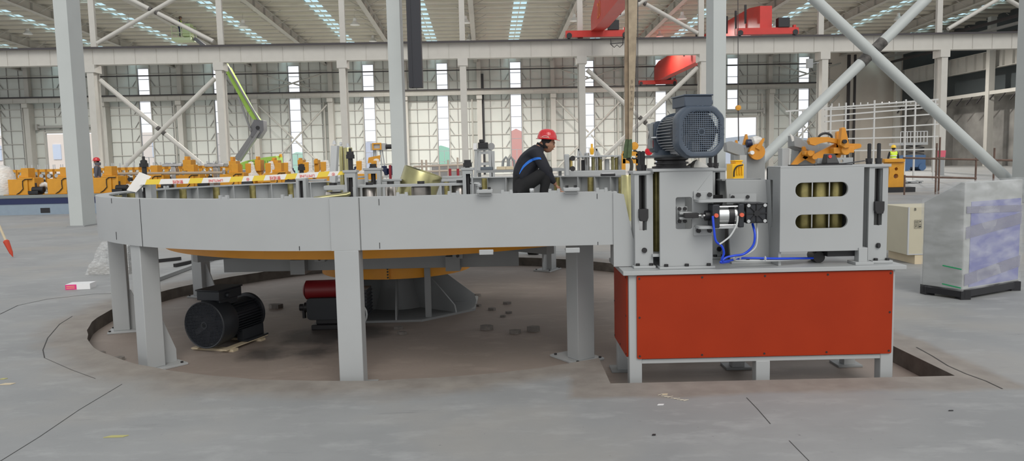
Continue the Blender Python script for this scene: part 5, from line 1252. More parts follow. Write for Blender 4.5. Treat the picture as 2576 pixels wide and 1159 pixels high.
def helmet(T, mt, parent, ribs=True):
    m = MB(); prof = [(.126,.0), (.128,.012), (.124,.05), (.110,.092), (.085,.122), (.05,.140), (.001,.147)]
    m.lathe(prof, (0,0,0), 32, sx=1.08, sy=.92); m.lathe([(.122,.004), (.146,-.004), (.147,-.001), (.124,.012)], (0,0,0), 32, sx=1.08, sy=.95)
    m.add([(.13,-.075,-.002), (.182,-.045,-.012), (.19,0,-.014), (.182,.045,-.012), (.13,.075,-.002), (.13,-.075,.006), (.182,-.045,-.006), (.19,0,-.007), (.182,.045,-.006), (.13,.075,.006)], [(4,3,2,1,0), (5,6,7,8,9), (0,1,6,5), (1,2,7,6), (2,3,8,7), (3,4,9,8), (4,0,5,9)])
    m.xf(T); h_ = m.build('helmet', mt, parent)
    if ribs:
        for sy in (-1, 1):
            m = MB()
            for k_ in range(9):
                a = -.75 + k_*.19; c_ = math.cos(a); s_ = math.sin(a)
                pts = [(s_*r_*1.08, sy*math.sqrt(max(r_*r_-(s_*r_)**2,0))*.94, z) for r_, z in ((.124,.052), (.113,.090), (.088,.123))]
                m.tube(pts, .0028, 6)
            m.xf(T); m.build('helmet_rib', HATRIB, h_)
            m = MB(); m.tube([(.045*math.cos(a), sy*(.1225), .026+.014*math.sin(a)) for a in [PI*j/8 for j in range(9)]] + [(-.045,sy*.1225,.018), (.045,sy*.1225,.018)], .003, 6); m.xf(T); m.build('vent_outline', mat('helmet_white_line', (.85,.7,.65), .4), h_)
            for x in (-.06, .05): m = MB(); m.lathe([(.001,0), (.006,0), (.005,.004)], (x, sy*.117, .016), 10, (0,sy,0)); m.xf(T); m.build('rivet', mat('rivet_gold', (.8,.6,.2), .3), h_)
    return h_
def face_bits(T, parent, s=1):
    for sy in (-1, 1):
        m = MB(); m.lathe([(.001,-.003), (.010,-.002), (.012,0), (.006,.004), (.001,.005)], (.084, sy*.030, .012), 12, (1,sy*.25,0), sx=1, sy=.55); m.xf(T); m.build('eye', mat('eye_dark', (.03,.02,.02), .3), parent)
        m = MB(); m.tube([(.088, sy*.014, .032), (.088, sy*.032, .037), (.076, sy*.048, .030)], .0035, 6); m.xf(T); m.build('eyebrow', HAIR, parent)
    m = MB(); m.tube([(.082,-.024,-.056), (.0925,-.008,-.053), (.0925,.008,-.053), (.082,.024,-.056)], .0035, 6); m.xf(T); m.build('mouth', mat('lips', (.30,.09,.07), .5), parent)
def hair_cap(T, parent):
    m = MB(); m.lathe([(.080,-.06), (.094,-.03), (.103,.02), (.098,.06), (.07,.10), (.001,.12)], (-.018,0,0), 26, sx=.88, sy=.80); m.xf(T); m.build('hair', HAIR, parent)

# ---- squatting worker on the ring
S = 10.45/F                    # metres per photo pixel at his distance
HX, HY = P(1340, 430, 10.45).x, 10.45
def W(px, py, dy=0.0):
    return Vector(P(px, py, 10.45 + dy))
wk = thing('person', 'squatting person in dark jacket with blue back stripe and red hard hat', 'person', (W(1335,492).x, HY, ZB+.02))
CLO = mat('navy_jacket', (.012,.013,.020), .8, noise=.25, nscale=12, bump=.5, bscale=9); PAN = mat('black_trousers', (.010,.010,.011), .85, noise=.2, nscale=10, bump=.5, bscale=8)
zf_ = ZB+.02
J = {'pelvis': (W(1318,466), .125), 'waist': (W(1313,440), .13), 'chest': (W(1327,405), .15), 'upper': (W(1343,382), .12), 'neck': (W(1362,366), .058), 'skull': (W(1369,356), .062)}
for s_, sd in ((-1,'l'), (1,'r')):
    dy = s_*.20
    J['sh'+sd] = (W(1352,385,s_*.17), .068); J['el'+sd] = (W(1373,427,s_*.24), .055); J['fo'+sd] = (W(1389,452,s_*.20), .044); J['wr'+sd] = (W(1399,466,s_*.13), .03)
    J['hip'+sd] = (W(1316,470,s_*.10), .10); J['kn'+sd] = (W(1384,424,s_*.22), .078); J['mid'+sd] = (W(1352,446,s_*.18), .090); J['an'+sd] = (Vector((W(1357,0,0).x, HY+s_*.16, zf_+.08)), .048); J['to'+sd] = (Vector((W(1357,0,0).x+.16, HY+s_*.18, zf_+.035)), .035)
    J['calf'+sd] = ((J['kn'+sd][0]*.5+J['an'+sd][0]*.5)+Vector((-.02,0,0)), .062)
E = [('pelvis','waist'), ('waist','chest'), ('chest','upper'), ('upper','neck'), ('neck','skull')]
for sd in 'lr': E += [('upper','sh'+sd), ('sh'+sd,'el'+sd), ('el'+sd,'fo'+sd), ('fo'+sd,'wr'+sd), ('pelvis','hip'+sd), ('hip'+sd,'mid'+sd), ('mid'+sd,'kn'+sd), ('kn'+sd,'calf'+sd), ('calf'+sd,'an'+sd), ('an'+sd,'to'+sd)]
base = skin_obj({k_: (v_[0], v_[1]*.86) for k_, v_ in J.items()}, E)
TH_ = Matrix.Translation(W(1379,363,0)) @ Matrix.Rotation(math.radians(12), 4, 'Y') @ Matrix.Rotation(math.radians(-14), 4, 'Z')
R3 = TH_.copy()
hm = head_mesh(R3, .98)
hands = [hand_mesh(J['wr'+sd][0], (.55, -.25*s_, -.8), (.6, 0, .35), 1.0, .55) for s_, sd in ((-1,'l'), (1,'r'))]
body = remesh_build('body', [base, hm] + hands, SKIN, wk, .0075, 3)
face_bits(R3, body); hair_cap(R3, body)
def sub(keys, f): return {k_: (J[k_][0], J[k_][1]*f) for k_ in keys}
jk = ['pelvis','waist','chest','upper'] + [a+sd for sd in 'lr' for a in ('sh','el','fo')]
jj = sub(jk, 1.08); jj['pelvis'] = (W(1312,461), .15); jj['waist'] = (W(1315,438), .165); jj['chest'] = (W(1330,407), .185); jj['upper'] = (W(1347,387), .15); jj['shl'] = (jj['shl'][0], .09); jj['shr'] = (jj['shr'][0], .09); jj['ell'] = (jj['ell'][0], .082); jj['elr'] = (jj['elr'][0], .082); jj['collar'] = (W(1357,369), .078)
for s_, sd in ((-1,'l'),(1,'r')): jj['cu'+sd] = (W(1395,461,s_*.15), .045)
je = [e for e in E if e[0] in jj and e[1] in jj] + [('upper','collar'), ('fol','cul'), ('for','cur')]
remesh_build('jacket', [skin_obj(jj, je)], CLO, body, .010, 5)
pk = ['pelvis'] + [a+sd for sd in 'lr' for a in ('hip','mid','kn','calf','an')]
pj = sub(pk, 1.12); pj['pelvis'] = (W(1315,470), .15)
remesh_build('trousers', [skin_obj(pj, [e for e in E if e[0] in pj and e[1] in pj])], PAN, body, .010, 5)
m = MB(); m.lathe([(.055,0), (.066,.0), (.070,.045), (.060,.05)], W(1358,371), 20, (.55,0,.85)); m.build('collar', mat('collar_black', (.006,.006,.008), .9), body)
for s_ in (-1, 1):
    m = MB(); a = J['an'+('l' if s_ < 0 else 'r')][0]; m.plate([(-.09,zf_), (.20,zf_), (.20,zf_+.05), (.08,zf_+.09), (.03,zf_+.13), (-.08,zf_+.13), (-.10,zf_+.05)], (), -.045, .045); m.move((a.x, a.y, 0)); m.build('shoe', mat('shoe_grey', (.05,.045,.04), .8), body, bevel=.02)
# blue stripe across the back, laid on the jacket surface that faces the camera
from mathutils.bvhtree import BVHTree
jo = [o_ for o_ in body.children if o_.name.startswith('jacket')][0]
bv = BVHTree.FromPolygons([v.co.copy() + ORI[body.name] for v in jo.data.vertices], [tuple(p.vertices) for p in jo.data.polygons])
cen = [(1306,437),(1311,427),(1316,419),(1323,412),(1330,406.5),(1338,402),(1346,399),(1353,398),(1359,398.5)]; wd = [1.5,3.5,5,5.5,6,5.5,5.5,5,5]
top_, bot_ = [], []
for (cx_, cy_), w_ in zip(cen, wd):
    for lst, o_ in ((top_, -1), (bot_, 1)):
        q = W(cx_ + o_*w_*-.25*(-1), cy_ + o_*w_*.5); hit = bv.ray_cast(Vector((q.x, q.y-1.5, q.z)), Vector((0,1,0)))
        lst.append((hit[0] if hit[0] else q) + Vector((0,-.006,0)))
m = MB(); n_ = len(cen); m.add(top_ + bot_ + [p+Vector((0,.012,0)) for p in top_+bot_], [(i, i+1, n_+i+1, n_+i) for i in range(n_-1)] + [(2*n_+i, 3*n_+i, 3*n_+i+1, 2*n_+i+1) for i in range(n_-1)] + [(i, 2*n_+i, 2*n_+i+1, i+1) for i in range(n_-1)] + [(n_+i, n_+i+1, 3*n_+i+1, 3*n_+i) for i in range(n_-1)])
m.build('back_stripe', mat('blue_stripe', (.02,.16,.62), .7), jo)
helmet(Matrix.Translation(W(1376,350,0)) @ Matrix.Rotation(math.radians(5), 4, 'Y') @ Matrix.Rotation(math.radians(-14), 4, 'Z') , HATR, body)

def standing(label, feet, face, top_m, pants_m, hat_m, hgt=1.72, vest=None, hood=False, bend=0, arms='down'):
    t = thing('person', label, 'person', feet); k = hgt/1.72; f = Vector(feet)
    Rz = Matrix.Rotation(face, 3, 'Z')
    def V(x, y, z): return f + Rz @ Vector((x*k, y*k, z*k))
    J = {'pelvis': (V(0,0,.93), .115*k), 'waist': (V(0,0,1.08), .115*k), 'chest': (V(bend*.4,0,1.28), .135*k), 'upper': (V(bend*.7,0,1.40), .10*k), 'neck': (V(bend,0,1.50), .055*k), 'skull': (V(bend,0,1.56), .06*k)}
    for s_, sd in ((-1,'l'), (1,'r')):
        ex = .28 if arms == 'fwd' else .03
        J['sh'+sd] = (V(bend*.7,s_*.17,1.40), .06*k); J['el'+sd] = (V(ex*.5,s_*.24,1.13), .045*k); J['wr'+sd] = (V(ex,s_*.22,.93 if arms != 'fwd' else 1.08), .032*k)
        J['hip'+sd] = (V(0,s_*.09,.88), .09*k); J['kn'+sd] = (V(.02,s_*.10,.49), .062*k); J['an'+sd] = (V(0,s_*.10,.09), .045*k); J['to'+sd] = (V(.14,s_*.11,.04), .035*k)
    E2 = [('pelvis','waist'), ('waist','chest'), ('chest','upper'), ('upper','neck'), ('neck','skull')]
    for sd in 'lr': E2 += [('upper','sh'+sd), ('sh'+sd,'el'+sd), ('el'+sd,'wr'+sd), ('pelvis','hip'+sd), ('hip'+sd,'kn'+sd), ('kn'+sd,'an'+sd), ('an'+sd,'to'+sd)]
    TH2 = Matrix.Translation(V(bend+.015,0,1.60)) @ Matrix.Rotation(face, 4, 'Z')
    hands = [hand_mesh(J['wr'+sd][0], Rz @ Vector((.3,0,-.9)) if arms != 'fwd' else Rz @ Vector((.9,0,-.2)), Rz @ Vector((0,-s_,0)), k, .5) for s_, sd in ((-1,'l'), (1,'r'))]
    bd = remesh_build('body', [skin_obj({a: (b[0], b[1]*.85) for a, b in J.items()}, E2), head_mesh(TH2, k)] + hands, SKIN, t, .012, 2)
    face_bits(TH2, bd); hair_cap(TH2, bd)
    jk = {a: (J[a][0], J[a][1]*1.1) for a in ['pelvis','waist','chest','upper','shl','shr','ell','elr','wrl','wrr']}
    remesh_build('jacket', [skin_obj(jk, [e for e in E2 if e[0] in jk and e[1] in jk])], top_m, bd, .014, 4)
    pk = {a: (J[a][0], J[a][1]*1.08) for a in ['pelvis','hipl','hipr','knl','knr','anl','anr']}
    remesh_build('trousers', [skin_obj(pk, [e for e in E2 if e[0] in pk and e[1] in pk])], pants_m, bd, .014, 4)
    if vest:
        vk = {a: (J[a][0], J[a][1]*1.22) for a in ['pelvis','waist','chest','upper','shl','shr']}; vk['pelvis'] = (V(0,0,.98), .125*k)
        vo = remesh_build('vest', [skin_obj(vk, [e for e in E2 if e[0] in vk and e[1] in vk])], vest, bd, .014, 4)
        for z in (1.10, 1.24): m = MB(); m.lathe([(.168*k,-.02*k), (.172*k,0), (.168*k,.02*k)], V(bend*.3,0,z), 24, sx=1, sy=1.0); m.build('reflective_band', mat('reflective_silver', (.75,.78,.72), .4), vo)
    if hood: m = MB(); m.lathe([(.10,-.10), (.115,-.03), (.105,.02)], V(bend-.03,0,1.55), 20); m.build('hood', top_m, bd)
    helmet(Matrix.Translation(V(bend+.01,0,1.635)) @ Matrix.Rotation(face, 4, 'Z') @ Matrix.Scale(k, 4), hat_m, bd, False)
    return t
VEST = mat('hi_vis_yellow', (.62,.80,.05), .6)
q = P(243, 399, 30.0); pl_ = thing('wooden_pallet', 'low pale pallet under the worker in the grey hooded jacket', 'pallet', (q.x, q.y, 0)); MB().pb(q.x-.5, q.x+.5, q.y-.35, q.y+.35, 0, q.z-1.72).build('boards', KRAFT, pl_); standing('person in a grey hooded jacket and red hard hat behind the yellow roll stands', (q.x, q.y, q.z-1.72), math.radians(200), mat('grey_jacket', (.10,.10,.12), .85), mat('grey_jacket', (.10,.10,.12), .85), HATR, hood=True)
q = pp(456, 101); standing('person in a hi-vis vest working in the raised lift basket', (q.x, YB-.15, b.z+.24), math.radians(10), mat('dark_blue_wear', (.03,.035,.07), .8), mat('dark_blue_wear', (.03,.035,.07), .8), mat('helmet_dark', (.10,.07,.05), .5), vest=VEST, bend=.08, arms='fwd')
q = P(2248, 367, 37.0); standing('person in a hi-vis vest and yellow helmet behind the yellow stand at right', (q.x, q.y, q.z-1.72), math.radians(80), mat('black_wear', (.015,.015,.018), .8), mat('black_wear', (.015,.015,.018), .8), HATY, vest=VEST)
pf = (q.x, q.y, q.z-1.75)
t = thing('work_platform', 'low grey steel platform under the worker in the yellow helmet', 'platform', (pf[0], pf[1], 0))
m = MB(); m.pb(pf[0]-1.2, pf[0]+1.2, pf[1]-.6, pf[1]+.6, pf[2]-.06+.02, pf[2]+.02); m.build('deck', PAINT2, t)
for sx in (-1,1):
    for sy in (-1,1): MB().pb(pf[0]+sx*1.1-.05, pf[0]+sx*1.1+.05, pf[1]+sy*.5-.05, pf[1]+sy*.5+.05, 0, max(pf[2]-.04,.05)).build('leg', PAINT2, t)

# ================================================================== tube line on the left: blue-striped bed with yellow roll stands
Yb = 26.3
bz = .70
x0_, x1_ = -28.0, P(1000, 480, Yb).x
t = thing('machine_bed', 'long grey-blue machine bed with a dark blue stripe carrying the yellow stands', 'machine bed', ((x0_+x1_)/2, Yb+1, 0))
m = MB(); m.pb(x0_, x1_, Yb, Yb+3.8, 0, bz-.10); m.build('side_plate', BEDM, t, smooth=False)
m = MB(); m.pb(x0_, x1_, Yb-.02, Yb+3.82, bz-.32, bz-.12); m.build('blue_stripe', NAVY, t, smooth=False)
m = MB(); m.pb(x0_, x1_, Yb-.05, Yb+3.85, bz-.10, bz); m.build('top_plate', mat('bed_top_grey', (.20,.22,.22), .5), t, smooth=False)
q = P(114, 529, Yb); m = MB(); m.pb(q.x-.17, q.x+.17, Yb-.004, Yb+.01, q.z-.09, q.z+.09); m.build('opening', DARK, t, smooth=False)
def roll_stand():
    t = thing('roll_stand', '', 'roll stand', (0,0,0), 'yellow roll stands in a row on the blue-striped bed')
    m = MB(); m.pb(-.45,.25,0,.55,.02,.56); m.pb(-.62,.30,-.04,.6,0,.02); m.build('base_box', YEL, t, bevel=.01)
    m = MB(); m.pb(.25,.47,.05,.6,.0,.60); m.pb(-.1,.42,.0,.55,.565,.62); m.build('side_box', YEL, t, bevel=.01)
    m = MB(); m.pb(-.02,.24,.1,.5,.62,.96); m.pb(-.14,-.02,.15,.45,.62,.70); m.build('upright', YEL, t, bevel=.01)
    for z in (.70, .90): m = MB(); m.cyl((-.05,.2,z), (.0,.2,z), .035, 10); m.build('adjusting_knob', mat('bronze', (.16,.08,.03), .4, metal=.6), t)
    m = MB(); m.tube([(.42,.0,.56), (.2,-.03,.56), (.10,-.03,.50), (.09,-.03,.36), (.10,-.03,.22), (-.02,-.03,.10), (-.15,-.03,.02)], .016, 6); m.build('cable', DARK, t)
    m = MB(); m.pb(.30,.66,-.1,.25,.02,.14); m.cyl((.40,.05,.18), (.80,.05,.18), .11, 12); m.cyl((.52,.05,.14), (.52,.05,.42), .03, 8); m.build('gear_drive', DARK, t, bevel=.01)
    return t
rs0 = roll_stand(); labs = ['nearest the left edge', 'just left of the heavy near column', 'beside the red-helmeted worker', 'behind the black post screw', 'right of the wrapped reel', 'under the folded boom', 'behind the barrier tape, before the wrapped stands']
pos = [(46, 26.5), (145, 26.5), (258, 26.5), (375, 27.6), (468, 28.2), (580, 28.8), (690, 29.2)]
for i, ((px, Y), lb) in enumerate(zip(pos, labs)):
    q = P(px, 480, Y); l_ = 'yellow roll stand with a box base ' + lb
    loc = (q.x, q.y+.15, bz)
    if i == 0: rs0.location = loc; rs0['label'] = l_
    else: dup(rs0, loc, 0, l_)
# bed behind them, continuing to the right
t = thing('machine_bed', 'second long grey bed behind the yellow roll stands', 'machine bed', (-14, 33, 0))
m = MB(); m.pb(-40, P(1010,400,33).x, 32.5, 34.5, 0, .85); m.build('bed', PAINT2, t, smooth=False)
m = MB(); m.pb(-40, P(1010,400,33).x, 32.45, 32.5, .45, .65); m.build('blue_stripe', NAVY, t, smooth=False)
def spindle_stand():
    t = thing('spindle_stand', 'small yellow spindle stand with two upright pins in the crowded row at left', 'spindle stand', (0,0,0), 'small yellow spindle stands in the crowded back row')
    m = MB(); m.plate([(-.22,0),(.22,0),(.22,.78),(-.22,.78)], [[(-.13,.12),(.13,.12),(.13,.66),(-.13,.66)]], 0, .12); m.build('frame', YEL, t, smooth=False)
    for z in (.25, .48): m = MB(); m.cyl((0,-.1,z), (0,.12,z), .09, 12); m.build('roll', DARK if z < .4 else STEEL, t)
    for x in (-.13, .13): m = MB(); m.cyl((x,.06,.78), (x,.06,.98), .018, 6); m.build('pin', SILV, t)
    return t
ss = spindle_stand(); first = True; i = 0
for px in list(range(8, 165, 19)) + list(range(238, 600, 17)):
    q = P(px + random.uniform(-2,2), 420, 33.2); loc = (q.x, 33.3, .85)
    if first: ss.location = loc; first = False
    else: dup(ss, loc)
# wrapped yellow stands and others further right
def wrapped(px, Y, z0, w_, h_, lb):
    q = P(px, 430, Y); t = thing('wrapped_stand', 'yellow stand under white plastic sheet ' + lb, 'roll stand', (q.x, Y, z0), 'yellow stands draped in white plastic')
    m = MB(); m.pb(q.x-w_*.5, q.x+w_*.5, Y, Y+.5, z0, z0+h_*.42); m.pb(q.x-w_*.2, q.x+w_*.2, Y+.1, Y+.4, z0+h_*.42, z0+h_*.95); m.build('stand', YEL, t, bevel=.02)
    m = MB(); N_ = 12; vs = []; fs = []
    prof = [(0,.0,1.0), (.25,.30,.95), (.5,.55,.8), (.75,.92,.4), (1,1.0,.12)]
    rows = [(h_*.30, .68), (h_*.45, .60), (h_*.60, .36), (h_*.85, .27), (h_*1.0, .17), (h_*1.02, .01)]
    for r_, (zz, ww) in enumerate(rows):
        for k_ in range(24):
            a = 2*PI*k_/24; rr = w_*ww*(1+.10*math.sin(5*a+r_)+random.uniform(-.04,.04)); vs.append((q.x+.04*r_*w_+rr*math.cos(a), Y+.25+rr*.6*math.sin(a), z0+zz+random.uniform(-.02,.02)))
    for r_ in range(len(rows)-1):
        for k_ in range(24): fs.append((r_*24+k_, r_*24+(k_+1)%24, (r_+1)*24+(k_+1)%24, (r_+1)*24+k_))
    m.add(vs, fs); m.build('plastic_sheet', FILMW, t)
for px, lb in ((622,'left of the green lift body'), (672,'in front of the green lift body'), (716,'right of the green lift body'), (768,'left of the leaning pale plate'), (812,'just left of the leaning pale plate'), (902,'right of the tall olive rollers'), (940,'left of the centre near column')):
    wrapped(px, 30.7, .72, .56, 1.0, lb)
t = thing('machine_bed', 'grey bed under the plastic-draped stands', 'machine bed', (-9, 30.5, 0)); m = MB(); m.pb(P(600,440,30.5).x, P(1000,440,30.5).x, 30.3, 31.9, 0, .71); m.build('bed', PAINT2, t, smooth=False)
def blue_motor():
    t = thing('blue_motor', '', 'motor', (0,0,0), 'dark blue motors standing upright in the far row')
    m = MB(); m.lathe([(.20,0), (.26,.05), (.26,.42), (.20,.48)], (0,0,0), 18); m.pb(-.12,.12,-.3,-.2,.15,.38); m.build('housing', BLUEM, t)
    m = MB(); m.lathe([(.16,.48), (.18,.50), (.18,.58), (.10,.62)], (0,0,0), 16); m.build('cap', BLUEM, t)
    return t
bm_ = blue_motor(); first = True
for px, lb in ((706,'left of the first wrapped cross brace foot'), (724,'second from left in the far row'), (770,'above the wrapped stands'), (800,'left of the leaning plate'), (826,'hidden partly by the leaning plate'), (892,'first right of the tall olive rollers'), (909,'second right of the tall olive rollers'), (918,'third right of the tall olive rollers'), (940,'before the raised yellow plate'), (962,'right of the raised yellow plate'), (982,'nearest the centre near column')):
    q = P(px, 412, 38); loc = (q.x, 38.5, .95); l_ = 'dark blue upright motor ' + lb
    if first: bm_.location = loc; bm_['label'] = l_; first = False
    else: dup(bm_, loc, 0, l_, sc=.62 if px in (909, 918) else .8)
t = thing('motor_bench', 'pale bench carrying the row of dark blue motors', 'bench', (-12, 38.5, 0)); m = MB(); m.pb(P(690,410,38).x, P(996,410,38).x, 38, 39, .85, .95); m.build('top', PAINT, t)
for px in range(700, 996, 48): q = P(px, 410, 38); MB().pb(q.x-.05, q.x+.05, 38.1, 38.2, 0, .85).build('leg', PAINT2, t)
def yellow_block(px, py0, py1, wpx, Y, nm, lb, cat='machine', mt=YEL, dep=.5):
    a = P(px-wpx/2, py0, Y); b = P(px+wpx/2, py1, Y); m = MB(); m.pb(a.x, b.x, Y, Y+dep, b.z, a.z); m.pb(a.x+.1*(b.x-a.x), a.x+.5*(b.x-a.x), Y+.1, Y+dep-.1, a.z, a.z+.3*(a.z-b.z)); m.pb((a.x+b.x)/2-.1, (a.x+b.x)/2+.1, Y+.1, Y+dep-.1, 0, b.z)
    return tag(m.build(nm, mt, None, bevel=.015), lb, cat)
yellow_block(432, 412, 418, 50, 31, 'wire_reel', 'stacked silver reel with dark flanges under plastic at left', 'reel', STEEL)
yellow_block(538, 412, 419, 50, 31, 'wire_reel', 'silver reel between dark flanges left of the boom foot', 'reel', STEEL)
for px, py0, py1, w_, Y, lb in ((470,402,430,22,30.5,'tall yellow gearbox beside the silver reels'), (585,405,440,20,30.6,'yellow bracket just behind the lift boom foot'), (648,402,430,16,31,'yellow gearbox in front of the green body'), (690,403,425,20,31.2,'yellow gearbox right of the green body'), (755,402,418,14,31.4,'yellow gearbox below the small cross brace'), (794,402,412,10,31.6,'small yellow gearbox left of the leaning plate'), (664,444,458,34,27.8,'yellow block below the barrier tape')):
    yellow_block(px, py0, py1, w_, Y, 'yellow_gearbox', lb, 'gearbox')
q = P(940, 402, 36); t = thing('tilted_plate', 'bright yellow tilted tray above the blue motors', 'tray', (q.x, 36, 0))
m = MB(); m.hexa([P(925,410,36), P(955,409,36), P(955,409,36.8), P(925,410,36.8), P(927,396,36), P(957,390,36), P(957,390,36.8), P(927,396,36.8)]); m.build('tray', YEL, t); MB().pb(q.x-.08, q.x+.08, 36.2, 36.5, 0, 1.6).build('post', PAINT2, t)
# small machine with yellow panel on stand
q = P(948, 368, 45); t = thing('gear_unit_on_frame', 'grey machine with a yellow window panel raised on a frame before a slit window', 'machine', (q.x, 45, 0))
a, b = P(932,378,45), P(968,360,45); m = MB(); m.pb(a.x, b.x, 45, 45.8, a.z, b.z); m.build('case', PAINT, t); a2, b2 = P(937,377,44.95), P(959,359,44.95); m = MB(); m.plate([(a2.x,a2.z),(b2.x,a2.z),(b2.x,b2.z),(a2.x,b2.z)], [[(a2.x+.08,a2.z+.08),(b2.x-.08,a2.z+.08),(b2.x-.08,b2.z-.08),(a2.x+.08,b2.z-.08)]], 44.9, 45); m.build('yellow_frame', YEL, t)
m = MB(); m.cyl((b.x,45.4,(a.z+b.z)/2), (b.x+.35,45.4,(a.z+b.z)/2), .15, 12); m.build('shaft', BLK, t)
for px in (930, 938, 962, 972): qq = P(px, 390, 45); MB().bar((qq.x,45.2,0), ((qq.x+q.x)/2,45.2,a.z), .08, .08).build('leg', PAINT, t)
# silver tubes lying on the bed
t = thing('pipe_rail', 'long tan pipe rail running between the roll stands at left', 'pipe', (-16, 28, 1.2)); m = MB(); m.cyl(P(290,437,27.8), P(560,434,27.8), .05, 8); m.build('pipe', mat('tan_pipe', (.38,.30,.22), .6), t)
m = MB(); m.cyl(P(440,437,27.8), (P(440,437,27.8).x, 27.8, bz), .03, 6); m.build('post', PAINT2, t)
for px, lb in ((100, 'between the first two yellow roll stands'), (318, 'right of the third yellow roll stand')):
    q = P(px, 462, 27.2); m = MB(); N_ = 8
    vs = [(q.x + (i/8-.5)*1.1, 27+j*.12, bz+.18+.10*math.sin(i*1.3+j)+random.uniform(0,.05)) for i in range(9) for j in range(7)]; fs = [(i*7+j, i*7+j+1, (i+1)*7+j+1, (i+1)*7+j) for i in range(8) for j in range(6)]
    m.add(vs, fs); o = m.build('plastic_heap', FILMW); md = o.modifiers.new('thick', 'SOLIDIFY'); md.thickness = .14; tag(o, 'crumpled white plastic sheet lying ' + lb, 'plastic')
q = P(-6, 440, 26.9); m = MB(); m.lathe([(.35,0), (.42,.3), (.38,.7), (.25,1.0), (.01,1.1)], (q.x, q.y+.3, bz), 18); tag(m.build('wrapped_reel', FILMW), 'plastic-wrapped reel cut off by the left edge', 'reel')

# ================================================================== middle distance behind the ring
# pipe scaffold with clamps
def rail_frame(pts_px, Y, posts, label, mt=RUST, zt=None, nm='pipe_railing'):
    q = P(posts[0][0], 420, Y); t = thing(nm, label, 'railing', (q.x, Y, 0))
    for (a, b) in pts_px: m = MB(); m.cyl(P(a[0],a[1],Y), P(b[0],b[1],Y), .035, 8); m.build('rail', mt, t)
    for p_ in posts:
        if isinstance(p_, tuple): px, pt = p_
        else: px, pt = p_, pts_px[0][0][1]-6
        q = P(px, pt, Y); m = MB(); m.cyl((q.x,Y,0), (q.x,Y,q.z), .032, 8); m.build('post', mt, t)
rail_frame([((1040,419),(1165,414)), ((1050,432),(1160,428))], 24, [(1061,402), (1072,402), (1105,413), (1127,402), (1151,396)], 'low rusty pipe rack with clamps between the drum and the gantry', mat('pipe_pale', (.50,.42,.34), .6))
for px, lb in ((1132,'first'), (1152,'second')): q = P(px, 430, 22); m = MB(); m.cyl((q.x,22,0), (q.x,22,P(px,424,22).z), .04, 8); tag(m.build('red_prop', mat('prop_red', (.30,.02,.03), .5)), lb + ' red prop standing before the pipe rack', 'post')
m = MB(); q = P(982, 442, 22); m.cyl((q.x,22,0), (q.x,22,P(982,415,22).z), .04, 8); tag(m.build('red_prop', mat('prop_red', (.30,.02,.03), .5)), 'red prop left of the centre near column', 'post')
q = P(1120, 416, 40); m = MB(); m.pb(P(1085,410,40).x, P(1170,410,40).x, 40, 41.5, 0, 1.45); tag(m.build('crated_stack', mat('grey_tarpaulin', (.30,.29,.28), .8, noise=.3, nscale=1.5)), 'grey covered stack behind the pipe rack', 'stack')
# gantry stand with black drive on top
Yg = 30.0
t = thing('gantry_stand', 'light grey open steel stand with a black drive on top behind the ring', 'stand', (P(1245,420,Yg).x, Yg, 0))
def fr(a, b, w_=.11, mt=PAINT, nm='beam'): m = MB(); m.bar(P(a[0],a[1],Yg), P(b[0],b[1],Yg), w_, w_); m.build(nm, mt, t)
fr((1193,377),(1236,374)); fr((1196,385),(1238,383)); fr((1195,413),(1240,411))
for (a, b) in (((1199,380),(1192,432)), ((1206,380),(1205,432)), ((1232,378),(1236,432)), ((1240,380),(1240,432))):
    A = P(a[0],a[1],Yg); Bq = P(b[0],b[1],Yg); Bq.z = 0; m = MB(); m.bar(A, Bq, .13, .13); m.build('leg', PAINT, t)
m = MB(); a = P(1203,370,Yg); m.pb(a.x, P(1228,370,Yg).x, Yg-.2, Yg+.3, a.z-.06, a.z+.18); m.pb(a.x+.05, a.x+.25, Yg-.2, Yg+.2, a.z+.18, a.z+.3); m.build('black_drive', DARK, t, bevel=.02)
m = MB(); c_ = P(1236,368,Yg); m.cyl((c_.x,Yg-.1,c_.z), (c_.x,Yg+.05,c_.z), .14, 20); m.build('wheel', mat('wheel_grey', (.3,.3,.3), .4), t)
m = MB(); a = P(1191,370,Yg); m.pb(a.x, a.x+.15, Yg-.1, Yg+.1, a.z-.1, a.z+.15); m.build('white_box', WHITE, t)
# arched guards and small goods right of the stand
for px, lb in ((1273,'left arched grey guard leaning near the worker'), (1286,'right arched grey guard leaning near the worker')):
    m = MB(); Y = 26; c_ = P(px, 412, Y); m.tube([c_+Vector((-.14,0,-.25)), c_+Vector((-.10,0,.1)), c_+Vector((.0,0,.24)), c_+Vector((.10,0,.1)), c_+Vector((.12,0,-.25))], .045, 8); o = m.build('arched_guard', PAINT2); tag(o, lb, 'guard')
t = thing('work_bench', 'long low bench with boards and flat parts behind the squatting worker', 'bench', (P(1300,425,24).x, 24, 0)); m = MB(); a, b = P(1200,428,24), P(1420,428,24); m.pb(a.x, b.x, 23.5, 26.5, a.z-.08, a.z); m.build('top', PAINT2, t); 
for px in (1205, 1300, 1410): qq = P(px, 430, 24); MB().pb(qq.x-.05, qq.x+.05, 24.2, 24.3, 0, a.z-.08).build('leg', PAINT2, t)
for px, w_, mt, lb, cat in ((1262,24,KRAFT,'pale wooden board on the bench left of the worker','board'), (1282,20,KRAFT,'pale cardboard sheet right next to the worker on the bench','board'), (1225,30,mat('slate', (.10,.12,.14), .6),'flat dark grey tray on the bench behind the ring','tray')):
    q = P(px, 428, 24); m = MB(); m.pb(q.x-w_*.5*24/F, q.x+w_*.5*24/F, 23.6, 24.4, a.z+.001, a.z+.10); tag(m.build('flat_part', mt, None, bevel=.01), lb, cat)
